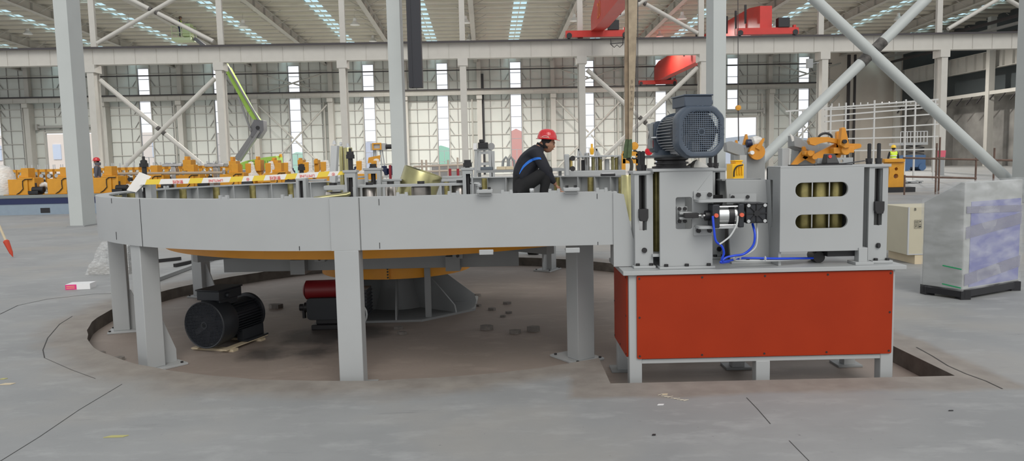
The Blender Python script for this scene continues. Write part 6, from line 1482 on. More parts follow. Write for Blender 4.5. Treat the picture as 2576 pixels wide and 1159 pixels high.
# roller rack right of the worker
Yr = 13.5
t = thing('roller_rack', 'grey rack of shiny steel and olive rolls standing beyond the ring', 'rack', (P(1500,430,Yr).x, Yr, 0)); rk = t
a, b = P(1425,430,Yr), P(1572,434,Yr); m = MB(); m.pb(a.x, b.x, Yr-.1, Yr+.6, a.z-.10, a.z-.0); m.build('table_plate', PAINT, t, bevel=.01)
for px in (1430, 1565): qq = P(px, 440, Yr); MB().pb(qq.x-.05, qq.x+.05, Yr, Yr+.1, 0, a.z-.1).build('leg', PAINT2, t)
m = MB(); a1, b1 = P(1448,399,Yr), P(1560,391,Yr); m.pb(a1.x, b1.x, Yr, Yr+.4, P(0,393,Yr).z if False else a1.z+.02, a1.z+.05); m.build('upper_plate', PAINT, t, bevel=.005)
for px, w_, pt, pb_, mt in ((1455,6,395,420,STEEL),(1466,8,402,420,BLK),(1476,14,384,418,STEEL),(1492,9,392,420,OLIVE),(1502,8,390,422,STEEL),(1510,9,392,420,OLIVE_D),(1527,12,400,422,PAINT),(1541,8,392,418,OLIVE),(1550,8,396,420,OLIVE_D),(1558,10,390,416,STEEL)):
    xa_, xb_ = P(px-w_/2,400,Yr+.2).x, P(px+w_/2,400,Yr+.2).x; rr = (xb_-xa_)/2; zt_ = P(px,pt,Yr+.2).z; m = MB(); m.lathe([(rr*.9,a.z), (rr,a.z+.01), (rr,zt_-.01), (rr*.6,zt_)], ((xa_+xb_)/2, Yr+.2, 0), 18); m.build('roll', mt, t)
m = MB(); q = P(1424, 412, Yr-.4); m.pb(P(1420,400,Yr-.4).x, P(1432,400,Yr-.4).x, Yr-.45, Yr-.3, P(0,440,Yr-.4).z-.0 if False else q.z-.22, q.z+.17); o = m.build('side_post', PAINT, t, bevel=.02)
for py in (398, 424): q = P(1440, py, Yr-.4); m = MB(); m.cyl(q, q+Vector((.001,-.06,0)), .045, 14); m.cyl(q+Vector((-.05,.02,0)), q+Vector((.03,.02,0)), .02, 10); m.build('hand_knob', BLK, o)
m = MB(); q = P(1436, 411, Yr-.35); m.cyl(q+Vector((0,0,-.08)), q+Vector((0,0,.08)), .03, 14); m.build('brass_roll', mat('brass', (.55,.42,.15), .3, metal=.9), o)
for px, lb in ((1455,'left'), (1500,'right')):
    q = P(px, 392, Yr+.1); m = MB(); m.bar(P(px,374,Yr+.1), P(px+12,400,Yr+.1), .03, .03); m.bar(P(px,374,Yr+.1), P(px-1,400,Yr+.1), .03, .03); m.build('a_frame', PAINT, rk)
q = P(1489, 378, Yr+.2); m = MB(); m.lathe([(.03,-.08), (.04,-.02), (.04,.03), (.02,.05), (.02,.12)], q, 12); m.build('brass_valve', mat('gold_valve', (.85,.45,.03), .3), rk)
m = MB(); m.pb(P(1504,425,9.9).x, P(1548,425,9.9).x, 9.9, 10.1, ZB+.30, ZB+.33)
q = P(1530, 433, 10.05); t = thing('open_binder', 'open booklet and black case lying on the ring rim right of the worker', 'case', (q.x, q.y, ZT)); m = MB(); m.pb(q.x-.10, q.x+.09, q.y-.06, q.y+.06, ZT+.001, ZT+.035); m.build('black_case', DARK, t, bevel=.008); m = MB(); m.pb(q.x-.09, q.x+.07, q.y-.05, q.y+.05, ZT+.036, ZT+.042); m.build('paper', WHITE, t)
t = thing('yellow_workbench', 'yellow tubular frame bench behind the tan sling', 'bench', (P(1588,400,16).x, 16, 0)); 
for a_, b_ in (((1566,386),(1606,386)), ((1566,405),(1606,405))): m = MB(); m.bar(P(a_[0],a_[1],16), P(b_[0],b_[1],16), .08, .1); m.build('rail', YEL, t)
for px in (1568, 1604): A = P(px, 386, 16); m = MB(); m.bar(A, (A.x,16,0), .08, .08); m.build('post', YEL, t)
# rollers leaning & dark roller on floor beyond ring
q = P(1345, 640, 10.9); t = thing('dark_roller', 'short dark roller lying on the floor behind the ring', 'roller', (q.x, q.y, 0)); m = MB(); m.cyl((q.x-.07,11.9,.07), (q.x+.09,11.85,.07), .07, 24); m.build('barrel', mat('dark_roller_steel', (.05,.045,.04), .4, metal=.5), t); 
# column-shaped olive roller by the end of the ring
q = P(1577, 540, 7.0); t = thing('upright_roller', 'thick olive roller standing on the floor between the ring and the table', 'roller', (q.x, q.y, 0)); m = MB(); m.lathe([(.05,0), (.055,.01), (.055,P(1577,440,7).z-.01), (.05,P(1577,440,7).z)], (q.x, q.y, 0), 24); m.build('barrel', OLIVE, t)

# ================================================================== decoilers at the right
def star_arm(m, c, ang, L, w0, w1, y0, y1):
    c = Vector(c); d = Vector((math.cos(ang), 0, math.sin(ang))); n_ = Vector((-d.z, 0, d.x)); N_ = 8
    out = [c + n_*w0, c - n_*w0]; tip = c + d*L
    for i in range(N_+1):
        a = -PI/2 + PI*i/N_; out.append(tip + d*(w1*math.cos(a)) + n_*(w1*math.sin(a)))
    m.plate([(p.x, p.z) for p in out], (), y0, y1)
Yd = 15.0
def dp(x, y, Y=Yd): return P(x, y, Y)
t = thing('decoiler', 'grey decoiler with large mustard star arms behind the wide housing', 'decoiler', (dp(2060,440).x, Yd, 0)); k = Yd/F
m = MB(); m.plate([(dp(2003,405).x,0),(dp(2118,405).x,0),(dp(2118,365).x,dp(0+2100,365).z),(dp(2060,365).x,dp(2060,355).z),(dp(2020,368).x,dp(2010,362).z)], (), Yd+.2, Yd+.6); m.build('body', PAINT2, t, bevel=.02)
m = MB(); m.plate([(p.x,p.z) for p in (dp(1993,340), dp(2012,348), dp(2030,362), dp(2036,380), dp(2012,372), dp(1996,368))], (), Yd-.05, Yd+.25); m.plate([(p.x,p.z) for p in (dp(2000,352), dp(2062,352), dp(2062,384), dp(2034,386), dp(2000,370))], (), Yd+.05, Yd+.4); m.build('side_arm', PAINT2, t, bevel=.01)
m = MB(); c_ = dp(2094, 374); star_arm(m, c_, math.radians(6), 50*k, .10, .045, Yd-.30, Yd-.22); star_arm(m, c_, math.radians(92), .3, .05, .04, Yd-.3, Yd-.22); star_arm(m, c_, math.radians(198), 62*k, .12, .05, Yd-.30, Yd-.22); star_arm(m, c_, math.radians(-102), 32*k, .09, .05, Yd-.30, Yd-.22); m.build('star_arms', YEL2, t, bevel=.008)
m = MB(); c_ = dp(2020, 388); star_arm(m, c_, math.radians(222), 38*k, .09, .04, Yd-.12, Yd-.05); star_arm(m, c_, math.radians(100), 16*k, .05, .03, Yd-.12, Yd-.05); star_arm(m, c_, math.radians(-42), 28*k, .09, .04, Yd-.12, Yd-.05); m.build('star_arms', YEL2, t, bevel=.008)
m = MB(); m.plate([(p.x,p.z) for p in (dp(2016,348), dp(2024,347), dp(2058,346), dp(2084,352), dp(2094,356), dp(2092,364), dp(2080,362), dp(2060,358), dp(2040,362), dp(2028,367), dp(2016,364), dp(2013,356))], (), Yd-.45, Yd-.33); m.build('pressure_arm', YEL2, t, bevel=.01)
m = MB(); m.plate([(p.x,p.z) for p in (dp(2085,325), dp(2090,323), dp(2094,326), dp(2100,352), dp(2104,372), dp(2092,374), dp(2080,366), dp(2082,350))], (), Yd-.60, Yd-.47); m.build('upright_arm', YEL2, t, bevel=.01)
m = MB(); c_ = dp(2089, 358); m.cyl((c_.x,Yd-.66,c_.z), (c_.x,Yd-.4,c_.z), .04, 18); m.build('pin', DARK, t)
m = MB(); c_ = dp(2098, 379); m.pb(c_.x-.22, c_.x-.05, Yd-.5, Yd-.25, c_.z-.06, c_.z+.06); m.pb(c_.x+.0, c_.x+.18, Yd-.5, Yd-.25, c_.z-.05, c_.z+.07); m.cyl((c_.x,Yd-.55,c_.z), (c_.x,Yd-.1,c_.z), .09, 18); m.build('hub', YEL2, t, bevel=.01)
m = MB(); c_ = dp(2022, 386); m.cyl((c_.x,Yd-.35,c_.z), (c_.x,Yd,c_.z), .06, 16); m.pb(c_.x-.1, c_.x+.1, Yd-.3, Yd-.15, c_.z-.03, c_.z+.05); m.build('hub', YEL2, t, bevel=.01)
m = MB(); m.plate([(p.x,p.z) for p in (dp(1983,336), dp(1992,344), dp(1993,354), dp(1989,356))], (), Yd-.1, Yd-.06); m.build('wrap_scrap', FILMW, t)
m = MB(); c_ = dp(2076,347,Yd+.6); m.tube([c_+Vector((.14*math.cos(a),0,.10*math.sin(a))) for a in [PI*j/8 for j in range(9)]], .025, 8); m.build('black_pulley', BLK, t)
m = MB(); m.pb(dp(1970,405).x, dp(1988,405).x, Yd+.05, Yd+.3, 0, dp(1980,372).z); m.pb(dp(2044,395).x, dp(2062,395).x, Yd-.02, Yd+.19, dp(0+2050,408).z, dp(2050,394).z); m.build('white_cabinet', PAINT, t, bevel=.01)
Yd2 = 19.0
t = thing('decoiler', 'smaller grey decoiler with yellow parts right of the fan motor', 'decoiler', (dp(1870,430,Yd2).x, Yd2, 0))
def e_(x, y): return P(x, y, Yd2)
m = MB(); m.plate([(p.x,p.z) for p in (e_(1824,359), e_(1838,355), e_(1868,366), e_(1872,393), e_(1850,389), e_(1826,380))], (), Yd2-.1, Yd2+.2); m.build('side_arm', PAINT2, t, bevel=.01)
m = MB(); m.pb(e_(1872,400).x, e_(1925,400).x, Yd2, Yd2+1.2, 0, e_(1890,370).z); m.build('body', PAINT2, t, bevel=.02)
m = MB(); m.pb(e_(1855,410).x, e_(1872,410).x, Yd2-.2, Yd2+.3, 0, e_(1862,390).z); m.build('white_cabinet', PAINT, t)
m = MB(); c_ = e_(1900,382); m.plate([(c_.x+.20*math.cos(a), c_.z+.20*math.sin(a)) for a in [2*PI*j/16 for j in range(16)]], (), Yd2-.16, Yd2-.02); star_arm(m, e_(1900,375), math.radians(60), .28, .06, .03, Yd2-.2, Yd2-.17); m.build('yellow_disc', YEL2, t)
m = MB(); c_ = e_(1885,384); m.cyl((c_.x,Yd2-.25,c_.z), (c_.x,Yd2-.02,c_.z), .05, 14); m.build('white_knob', WHITE, t)
m = MB(); m.plate([(p.x,p.z) for p in (e_(1873,364), e_(1880,337), e_(1883,337), e_(1886,352), e_(1884,364))], (), Yd2+.1, Yd2+.2); m.plate([(p.x,p.z) for p in (e_(1853,360), e_(1855,352), e_(1858,352), e_(1860,362))], (), Yd2+.1, Yd2+.2); m.build('upright_arm', YEL2, t)
m = MB(); m.lathe([(.001,-.15), (.12,-.12), (.15,0), (.12,.12), (.001,.15)], e_(1901,356), 16, (1,.3,0)); m.build('wrapped_coil', FILMW, t)
m = MB(); m.lathe([(.001,-.1), (.1,-.08), (.1,.1)], e_(1886,360), 14, (1,0,0)); m.build('blue_motor', BLUEM, t)
m = MB(); a, b = e_(1825,412), e_(1853,432); m.pb(a.x, b.x, Yd2-.6, Yd2-.1, 0, a.z); m.pb(a.x+.09, b.x-.03, Yd2-.55, Yd2-.15, a.z, a.z+.05); m.pb(a.x+.07, b.x-.01, Yd2-.57, Yd2-.15, a.z+.05, a.z+.09)
for k_ in range(3): m.pb(a.x+.10+.06*k_, a.x+.13+.06*k_, Yd2-.64, Yd2-.6, a.z-.28, a.z-.06)
hose([(a.x+.02,Yd2-.66,a.z-.32), (a.x+.03,Yd2-.66,a.z-.16), (a.x+.10,Yd2-.66,a.z-.06), (a.x+.24,Yd2-.66,a.z-.03)], .018, DARK, 'cable_chain', 'black cable chain arching over the bright yellow drive unit', 'cable')

tag(m.build('yellow_drive', mat('bright_yellow', (.90,.50,.01), .45), None, bevel=.02), 'bright yellow drive unit beside the fan motor, in front of the small decoiler', 'machine')
# hoist with cable before the right door
q = P(1857, 271, 40); t = thing('chain_hoist', 'small yellow hoist on a thin cable in front of the right doorway', 'hoist', q); m = MB(); m.cyl(q, P(1858,355,40), .03, 6); m.cyl(q, P(1856,-150,40), .02, 6); m.build('cable', RAIL, t); m = MB(); m.lathe([(.001,-.1), (.14,-.08), (.14,.08), (.001,.1)], q, 16, (0,1,0)); m.build('block', YEL, t)

# ================================================================== right middle distance
Ys = 36.0
q = P(2250, 466, 28.5); t = thing('yellow_stand', 'yellow machine stand with round holes on a black skid at right', 'stand', (q.x, 28.5, 0))
def s_(x, y): return P(x, y, 28.5)
m = MB(); m.pb(s_(2195,465).x, s_(2296,465).x, 28.3, 29.6, 0, .19); m.build('black_skid', DARK, t)
m = MB(); hole = lambda px, py, r_: [(s_(px,py).x+r_*math.cos(2*PI*j/12), s_(px,py).z+r_*math.sin(2*PI*j/12)) for j in range(12)]
m.plate([(s_(2233,455).x,.19),(s_(2276,455).x,.19),(s_(2274,440).x,s_(2274,430).z),(s_(2276,410).x,s_(2276,408).z),(s_(2235,410).x,s_(2235,408).z),(s_(2238,440).x,s_(2238,430).z)], [hole(2255,425,.06), hole(2254,443,.09)], 28.5, 28.9); m.build('body', YEL, t, bevel=.01)
m = MB(); m.pb(s_(2222,400).x, s_(2274,400).x, 28.4, 29.1, s_(0+2250,408).z, s_(2250,399).z); m.build('top_block', YEL, t, bevel=.02)
rail_frame([((2272,397),(2576,404)), ((2275,444),(2456,448)), ((2500,403),(2576,402))], 26.5, [(2276,440), (2357,360), (2365,345), (2456,393), (2502,372)], 'rusty scaffold-pipe railing with two rails at right')
t = thing('pink_bin', 'pink plastic bin on the far floor by the white column', 'bin', (P(2371,395,48).x, 48, 0)); a, b = P(2362,395,48), P(2380,378,48); m = MB(); m.hexa([(a.x+.04,48,a.z),(b.x-.04,48,a.z),(b.x-.04,48.4,a.z),(a.x+.04,48.4,a.z),(a.x,48,b.z),(b.x,48,b.z),(b.x,48.4,b.z),(a.x,48.4,b.z)]); m.build('bin', mat('bin_pink', (.55,.10,.14), .5), t); MB().pb(a.x+.05, b.x-.05, 48.05, 48.35, 0, a.z).build('crate_under', PAINT2, t)
# scissor lift
Yl = 62.0; a, b = P(2272,355,Yl), P(2330,355,Yl)
t = thing('scissor_lift', 'blue scissor lift with a railed grey platform before the dark wall', 'lift', ((a.x+b.x)/2, Yl, 0))
m = MB(); m.pb(a.x, b.x, Yl, Yl+1.6, .3, 1.3)
for x in (a.x+.3, b.x-.3): m.cyl((x,Yl-.1,.3), (x,Yl+1.7,.3), .3, 16)
m.build('base', mat('lift_blue', (.06,.13,.26), .5), t)
m = MB()
for i in range(3): z = 1.35+.28*i; m.bar((a.x+.1,Yl+.1,z), (b.x-.1,Yl+.1,z+.26), .07, .07); m.bar((b.x-.1,Yl+.1,z), (a.x+.1,Yl+.1,z+.26), .07, .07)
m.build('scissor_arms', BLK, t); zp = P(2300,361,Yl).z
m = MB(); m.pb(a.x-.3, b.x+.1, Yl-.1, Yl+1.7, zp-.12, zp+.1); m.build('platform', PAINT, t)
m = MB()
for i in range(9): x = a.x-.25+(b.x-a.x+.3)*i/8; m.bar((x,Yl-.05,zp+.1), (x,Yl-.05,zp+1.0), .05, .05)
for z in (.55, 1.0): m.bar((a.x-.25,Yl-.05,zp+z), (b.x+.05,Yl-.05,zp+z), .05, .05)
m.build('railing', SILV, t)
# white scaffold grid
Yw = 40.0
t = thing('scaffold_frame', 'large white welded pipe grid frame standing at right behind the cross brace', 'frame', (P(2200,430,Yw).x, Yw, 0))
def wf(a, b, r_=.035, Y=Yw, Y2=None): m = MB(); m.bar(P(a[0],a[1],Y), P(b[0],b[1],Y2 or Y), r_*2, r_*2); return m
for px, pt in ((2090,266), (2128,258), (2200,252), (2279,250), (2303,252), (2353,250)):
    A = P(px, pt, Yw); m = MB(); m.bar(A, (A.x, Yw, 0), .075, .075); m.build('post', mat('grid_white', (.50,.50,.48), .5), t)
for (y0, y1) in ((282,268), (296,286), (330,312), (350,343), (380,375)): wf((2075,y0+10 if y0 < 300 else y0), (2360,y1)).build('rail', mat('grid_white', (.50,.50,.48), .5), t)
m = MB()
for i in range(14):
    x = 2075+i*18; m.v, m.f = m.v, m.f; m.bar(P(x,270-i*.9,Yw), P(x,262-i*.6,Yw+4), .06, .06)
for dy in (0, 3.9): m.bar(P(1976,280,Yw+dy), P(2360,250,Yw+dy), .08, .08)
m.bar(P(2075,276,Yw), P(2360,262,Yw), .06, .06); m.build('roof_lattice', mat('grid_white', (.50,.50,.48), .5), t)
for px in (1988, 2020): A = P(px, 278, Yw+2); m = MB(); m.bar(A, (A.x, Yw+2, 0), .075, .075); m.build('post', mat('grid_white', (.50,.50,.48), .5), t)
for (a_, b_, lb) in (((2128,330),(2128,398),'left'), ((2155,330),(2155,398),'right')): pass
for px, py, lb in ((2134,160,'upper dark drain pipe beside the rightmost slit window'),):
    m = MB(); q = P(px, 200, 92); m.pb(q.x-.45, q.x-.15, q.y-.9, q.y-.6, 0, 13.5); m.pb(q.x+.35, q.x+.55, q.y-.9, q.y-.6, 0, 13.5); tag(m.build('dark_pipes', RAIL, smooth=False), 'pair of tall dark pipes left of the cream panels', 'pipe')
# floodlight on a mid column
q = P(2036, 161, 54.3); t = thing('floodlight', 'square floodlight fixed beside the column behind the cross brace', 'floodlight', q); m = MB(); m.pb(q.x-.25, q.x+.2, q.y-.2, q.y, q.z-.3, q.z+.35); m.build('head', PAINT2, t, bevel=.02); m = MB(); m.bar(q, q+Vector((.7,0,.1)), .06, .06); m.build('bracket', PAINT2, t)

# ---- wrapped console
t = thing('wrapped_console', 'grey and lavender control console wrapped in clear film on black feet', 'console', (P(2420,740,7.4).x, 7.6, 0)); con = t
A = PZ(2420, 742, 0.05); Bc = PZ(2563, 717, .05); Cc = PZ(2318, 728, .05); A.z = Bc.z = Cc.z = 0
Dc = Bc + (Cc - A); zt_ = 1.5 - (458-381)/F*A.y; zl = 1.5 - (508-384)/F*Cc.y
CONG = mat('console_grey', (.34,.35,.34), .5); LAV = mat('console_lavender', (.19,.20,.37), .5)
up = lambda p, z: Vector((p.x, p.y, z))
m = MB(); Am = A.lerp(Cc, .12); Dm = Bc.lerp(Dc, .12)
m.add([up(A,.1), up(Bc,.1), up(Dc,.1), up(Cc,.1), up(A,zt_), up(Bc,zt_), up(Dm,zt_), up(Am,zt_), up(Dc,zl), up(Cc,zl)], [(3,2,1,0), (0,1,5,4), (4,5,6,7), (7,6,8,9), (9,8,2,3), (0,4,7,9,3), (1,2,8,6,5)]); m.build('cabinet', CONG, t, bevel=.01)
dAB = (Bc-A).normalized(); nAB = Vector((dAB.y, -dAB.x, 0)); LL = (Bc-A).length
def onface(s0, s1, z0, z1, off, mt, nm, skew=0):
    p0, p1 = A + dAB*s0*LL + nAB*off, A + dAB*s1*LL + nAB*off; q0, q1 = p0 - nAB*.004, p1 - nAB*.004
    m = MB(); m.hexa([up(p0,z0), up(p1,z0+skew), up(q1,z0+skew), up(q0,z0), up(p0,z1), up(p1,z1+skew), up(q1,z1+skew), up(q0,z1)]); return m.build(nm, mt, t)
onface(.10, .97, .12, zt_-.20, .004, LAV, 'lavender_door')
BND = mat('film_overlap', (.44,.45,.50), .35)
onface(.02, .99, .62, .74, .009, film('film_band', .55, (.36,.36,.44), bump=.06, bscale=1.2), 'film_band', .10); onface(.02, .99, .88, .95, .009, film('film_band2', .5, (.36,.36,.44), bump=.06, bscale=1.2), 'film_band', -.03); onface(.02, .99, .14, .26, .009, film('film_band3', .5, (.36,.36,.44), bump=.06, bscale=1.2), 'film_band', .12)
for z, k0 in ((.33,.5), (.02+.12,.45)):
    p0 = A.lerp(Cc, .42); p1 = A.lerp(Cc, -.03); dd_ = Vector((-.045,-.03,0)); m = MB(); m.bar(up(p0+dd_,z+.01), up(p1+dd_,z-.01), .008, .012); m.build('green_tie', mat('green_tie', (.02,.30,.12), .5), t)
# film shell
cen_ = (A+Dc)/2; e = 1.035
def ex(p): return Vector((cen_.x+(p.x-cen_.x)*e, cen_.y+(p.y-cen_.y)*e, 0))
A2, B2, C2, D2 = ex(A), ex(Bc), ex(Cc), ex(Dc); Am2, Dm2 = A2.lerp(C2,.12), B2.lerp(D2,.12)
m = MB(); m.add([up(A2,.09), up(B2,.09), up(D2,.09), up(C2,.09), up(A2,zt_+.015), up(B2,zt_+.015), up(Dm2,zt_+.02), up(Am2,zt_+.02), up(D2,zl+.04), up(C2,zl+.03)], [(0,1,5,4), (4,5,6,7), (7,6,8,9), (9,8,2,3), (0,4,7,9,3), (1,2,8,6,5)])
o = m.build('stretch_film', FILM, t, smooth=False)
bmx = bmesh.new(); bmx.from_mesh(o.data); bmesh.ops.triangulate(bmx, faces=bmx.faces); bmesh.ops.subdivide_edges(bmx, edges=bmx.edges, cuts=9, use_grid_fill=True)
from mathutils import noise as mnoise
for v in bmx.verts: v.co += Vector(mnoise.noise_vector(v.co*3))*.010
bmx.to_mesh(o.data); bmx.free(); o.data.shade_smooth()
for p in (A, Bc, Cc, Dc):
    q_ = p.lerp(cen_, .12); MB().pb(q_.x-.05, q_.x+.05, q_.y-.05, q_.y+.05, 0, .1).build('foot', DARK, t)
for (p, q_) in ((A, Bc), (A, Cc)):
    p_ = up(p.lerp(cen_,.05), .06); r_ = up(q_.lerp(cen_,.05), .06); m = MB(); m.bar(p_, r_, .05, .07); m.build('black_plinth', DARK, t)
# ---- wooden crate behind it
q = PZ(2283, 640, .0); t = thing('wooden_crate', 'cream plywood crate with handling marks behind the wrapped console', 'crate', (q.x+.4, q.y+.2, 0))
x0_, y0_ = P(2284, 600, 9.9).x, 9.9; za_, zb_ = P(2290,641,9.9).z, P(2290,521,9.9).z
m = MB(); m.pb(x0_, x0_+.9, y0_, y0_+.7, max(za_,.1), zb_); m.build('box', mat('cream_plywood', (.52,.48,.36), .7, noise=.1, nscale=2), t, bevel=.004)
for x in (x0_+.1, x0_+.6): MB().pb(x, x+.12, y0_, y0_+.7, 0, max(za_,.1)).build('skid', KRAFT, t)
m = MB(); m.pb(x0_-.006, x0_+.012, y0_-.006, y0_+.012, max(za_,.1), zb_); m.pb(x0_, x0_+.25, y0_-.008, y0_, max(za_,.1), max(za_,.1)+.015); m.build('steel_edge', SILV, t)
BLKP = mat('stencil_black', (.03,.03,.03), .7)
for i, (dx, dz) in enumerate(((.10,.0), (.155,.0), (.10,-.06), (.155,-.06))):
    cx_, cz_ = x0_+dx, zb_-.20+dz; m = MB()
    for (a0, b0, a1, b1) in ((-.022,-.026,.022,-.023), (-.022,.023,.022,.026), (-.022,-.026,-.019,.026), (.019,-.026,.022,.026)): m.pb(cx_+a0, cx_+a1, y0_-.010, y0_-.0085, cz_+b0, cz_+b1)
    if i == 0: m.pb(cx_-.012,cx_-.007,y0_-.010,y0_-.0085,cz_-.015,cz_+.015); m.pb(cx_+.007,cx_+.012,y0_-.010,y0_-.0085,cz_-.015,cz_+.015)
    elif i == 1: m.plate([(cx_-.014,cz_),(cx_+.014,cz_),(cx_,cz_+.014)], (), y0_-.010, y0_-.0085)
    elif i == 2: m.plate([(cx_-.010,cz_+.012),(cx_+.010,cz_+.012),(cx_,cz_-.004)], (), y0_-.010, y0_-.0085); m.pb(cx_-.002,cx_+.002,y0_-.010,y0_-.0085,cz_-.015,cz_)
    else: m.pb(cx_-.012,cx_+.012,y0_-.010,y0_-.0085,cz_-.010,cz_+.008)
    m.build('handling_mark', BLKP, t)
text_mesh('B', .05, lambda x,y,z: Vector((x0_+.085+x, y0_-.009-z, zb_-.03+y)), BLKP, t)
# plastic heaps on the floor near the crate
def heap(px, py, w_, h_, lb, mt=FILMB, seed=1):
    q = PZ(px, py, 0.0); rn = random.Random(seed); m = MB(); vs = []; fs = []; N_, K = 6, 20
    for i in range(N_+1):
        f = i/N_
        for k_ in range(K):
            a = 2*PI*k_/K; rr = w_*.5*(1-f**1.5)*(1+.22*math.sin(3*a+seed)+rn.uniform(-.12,.12)); vs.append((q.x+rr*math.cos(a), q.y+rr*.6*math.sin(a), max(h_*f*(1+rn.uniform(-.15,.15)), .002)))
    for i in range(N_):
        for k_ in range(K): fs.append((i*K+k_, i*K+(k_+1)%K, (i+1)*K+(k_+1)%K, (i+1)*K+k_))
    m.add(vs, fs); o = m.build('plastic_film_heap', mt); tag(o, lb, 'plastic')
heap(2255, 640, .55, .28, 'crumpled clear film heap on the floor left of the crate', seed=2)
heap(2420, 735, .22, .10, 'torn film tail at the foot of the console', seed=5) if False else None
# wrapped bundle behind the ring legs, left
q = PZ(270, 690, 0); t = thing('wrapped_bundle', 'film-wrapped pale block on a flat base behind the left ring legs', 'bundle', (q.x, q.y, 0))
m = MB(); m.pb(q.x-.28, q.x+.30, q.y, q.y+.5, .0, .11); m.build('base_slab', mat('slab_grey', (.28,.27,.25), .7), t, bevel=.01)
m = MB(); m.pb(q.x-.05, q.x+.28, q.y+.08, q.y+.42, .11, .40); m.build('block', PAINT2, t, bevel=.01)
m = MB(); m.hexa([(q.x-.31,q.y-.03,.003),(q.x+.33,q.y-.03,.003),(q.x+.33,q.y+.53,.003),(q.x-.31,q.y+.53,.003),(q.x-.09,q.y+.04,.47),(q.x+.30,q.y+.04,.43),(q.x+.30,q.y+.45,.43),(q.x-.09,q.y+.45,.47)]); o = m.build('film_cover', FILMB, t)
bmx = bmesh.new(); bmx.from_mesh(o.data); bmesh.ops.subdivide_edges(bmx, edges=bmx.edges, cuts=9, use_grid_fill=True)
for v in bmx.verts:
    if v.co.z > .01: v.co += Vector(mnoise.noise_vector(v.co*9))*.018
bmx.to_mesh(o.data); bmx.free()
# steel angles on the floor behind the ring
for i, (a_, b_, lb) in enumerate((((372,716),(560,645),'long pale steel angle lying behind the left ring legs, nearer one'), ((440,672),(585,640),'long dark steel angle lying behind the left ring legs, farther one'), ((380,662),(455,654),'short dark steel strip behind the left ring legs'))):
    A_, B_ = PZ(a_[0],a_[1],.0), PZ(b_[0],b_[1],.0); m = MB(); up_ = Vector((0,0,.03)); m.bar(A_+up_, B_+up_, .09 if i == 0 else .05, .05); tag(m.build('steel_angle', [PAINT2, BLK, BLK][i], None, smooth=False), lb, 'steel bar')
# pink and white carton
q = PZ(193, 728, 0); t = thing('carton', 'small pink and white carton lying on the floor at left', 'box', (q.x, q.y, 0)); rz = .15
m = MB(); m.pb(q.x-.13, q.x+.16, q.y, q.y+.2, 0, .07); m.rot(rz, (q.x,q.y,0)); m.build('box', WHITE, t)
m = MB(); m.pb(q.x-.132, q.x+.0, q.y-.002, q.y+.12, .002, .066); m.rot(rz, (q.x,q.y,0)); o = m.build('pink_end', mat('carton_pink', (.72,.03,.22), .5), t)
m = MB(); m.pb(q.x-.12, q.x-.02, q.y-.004, q.y-.001, .018, .026); m.pb(q.x-.12, q.x-.02, q.y-.004, q.y-.001, .040, .048); m.rot(rz, (q.x,q.y,0)); m.build('gold_lines', mat('carton_gold', (.8,.45,.2), .5), t)
# stick with red tip
m = MB(); A_ = P(31,626,13.0); A_.z = .02; B_ = P(-45,470,13.0); t = thing('marking_stick', 'thin wooden stick with a red pointed tip at the left edge', 'stick', A_); dd_ = (B_-A_).normalized()
m.tube([A_+dd_*.18, B_], .02, 8); m.build('shaft', KRAFT, t); m = MB(); m.tube([A_, A_+dd_*.08, A_+dd_*.3, A_+dd_*.32], [.004,.03,.05,.03], 8); m.build('red_tip', mat('tip_red', (.5,.05,.02), .5), t)
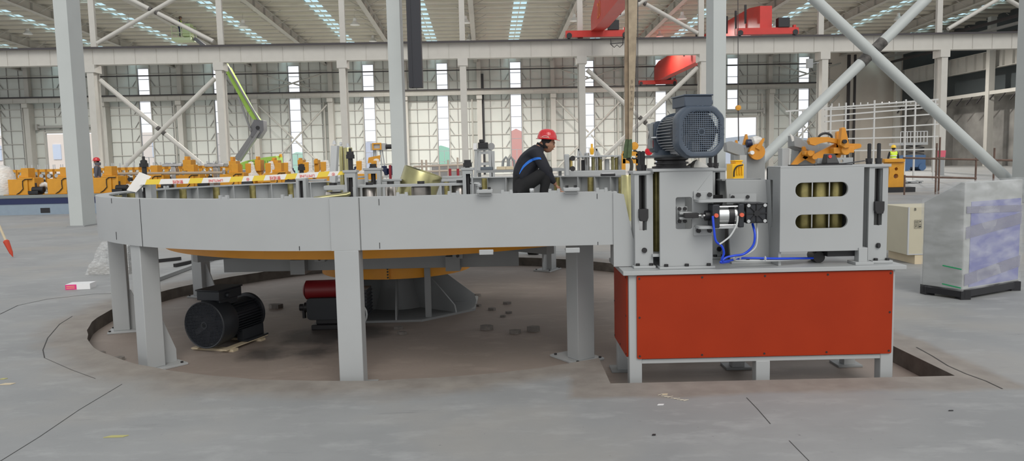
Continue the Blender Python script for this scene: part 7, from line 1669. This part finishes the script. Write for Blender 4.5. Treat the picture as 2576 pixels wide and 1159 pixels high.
# chunks in the pit
rn = random.Random(3)
for i, (px, py, w_, z, lb) in enumerate(((1275,765,.10,PD,'square concrete chunk in the pit, farthest of the cluster'), (1237,780,.10,PD,'flat concrete chunk left in the pit cluster'), (1280,788,.08,PD,'dark thin concrete chunk in the middle of the pit cluster'), (1265,797,.07,PD,'small pale chunk in front of the pit cluster'), (1224,828,.14,PD,'large dark stone chunk nearest the tall leg'), (1297,838,.12,PD,'long flat chunk right of the large dark one'), (1342,832,.15,PD,'widest flat chunk farthest right in the pit'), (1012,840,.09,PD,'angular chunk just right of the tall ring leg'), (1003,828,.10,PD,'flat chunk behind the angular one by the leg'), (1200,745,.10,PD,'chunk beside the turntable base plate corner'), (1203,770,.08,PD,'chunk in front of the turntable plate corner'), (695,774,.16,PD,'flat slab left of the red-topped motor'), (765,782,.08,PD,'small reddish chunk before the red-topped motor'), (300,905,.10,PD,'dusty rubble crumb by the left leg'), (255,890,.08,PD,'dusty rubble crumb at the left pit edge'))):
    q = PZ(px, py, z); m = MB(); h_ = w_*.28; pts = []
    n_ = rn.randint(5,7); ang = sorted(rn.uniform(0,2*PI) for _ in range(n_)); ang = [2*PI*j/n_ + rn.uniform(-.3,.3) for j in range(n_)]
    base_ = [(q.x+w_*.5*math.cos(a)*rn.uniform(.8,1.1), q.y+w_*.4*math.sin(a)*rn.uniform(.8,1.1)) for a in ang]
    m.plate(base_, (), PD, PD+h_, T=lambda a,b,t_: (a,b,t_)); tag(m.build('concrete_chunk', CONC, None, smooth=False), lb, 'rubble')
# litter on the floor
for px, py, w_, h_, mt, nm, lb in ((1662,1018,.045,.018,WHITE,'cigarette_stub','tiny white paper roll on the floor before the table'), (18,966,.10,.04,KRAFT,'wood_chip','flat tan wood chip at the left edge of the floor'), (8,953,.05,.03,mat('yellow_scrap', (.45,.42,.16), .6),'plastic_scrap','yellow plastic scrap at the far left edge'), (1645,1095,.022,.010,BLK,'dark_pebble','dark pebble on the floor near the bottom, below the table'), (2392,1033,.035,.012,BLK,'dark_pebble','dark flake on the floor at lower right'), (1673,992,.04,.02,KRAFT,'paper_scrap','tan paper scrap lying by the straw before the table'), (292,1098,.13,.03,mat('yellow_scrap', (.45,.42,.16), .6),'plastic_scrap','thin curled yellow plastic strip on the lower left floor')):
    q = PZ(px, py, 0); m = MB(); m.plate([(q.x-w_/2,q.y-h_/2),(q.x+w_/3,q.y-h_/2.5),(q.x+w_/2,q.y+h_/2.2),(q.x-w_/4,q.y+h_/2)], (), .001, .004 if w_ > .034 else .008, T=lambda a,b,t_: (a,b,t_)); tag(m.build(nm, mt, None, smooth=False), lb, 'litter')
m = MB()
for i in range(9):
    q = PZ(1655+i*8, 995+i*1.8, 0); a = rn.uniform(-.6,.6); m.tube([(q.x,q.y,.004), (q.x+.04*math.cos(a),q.y+.04*math.sin(a),.006)], .0015, 5)
tag(m.build('straw_wisp', mat('straw', (.62,.56,.44), .8)), 'wisps of pale straw on the floor before the table', 'straw', kind='stuff')
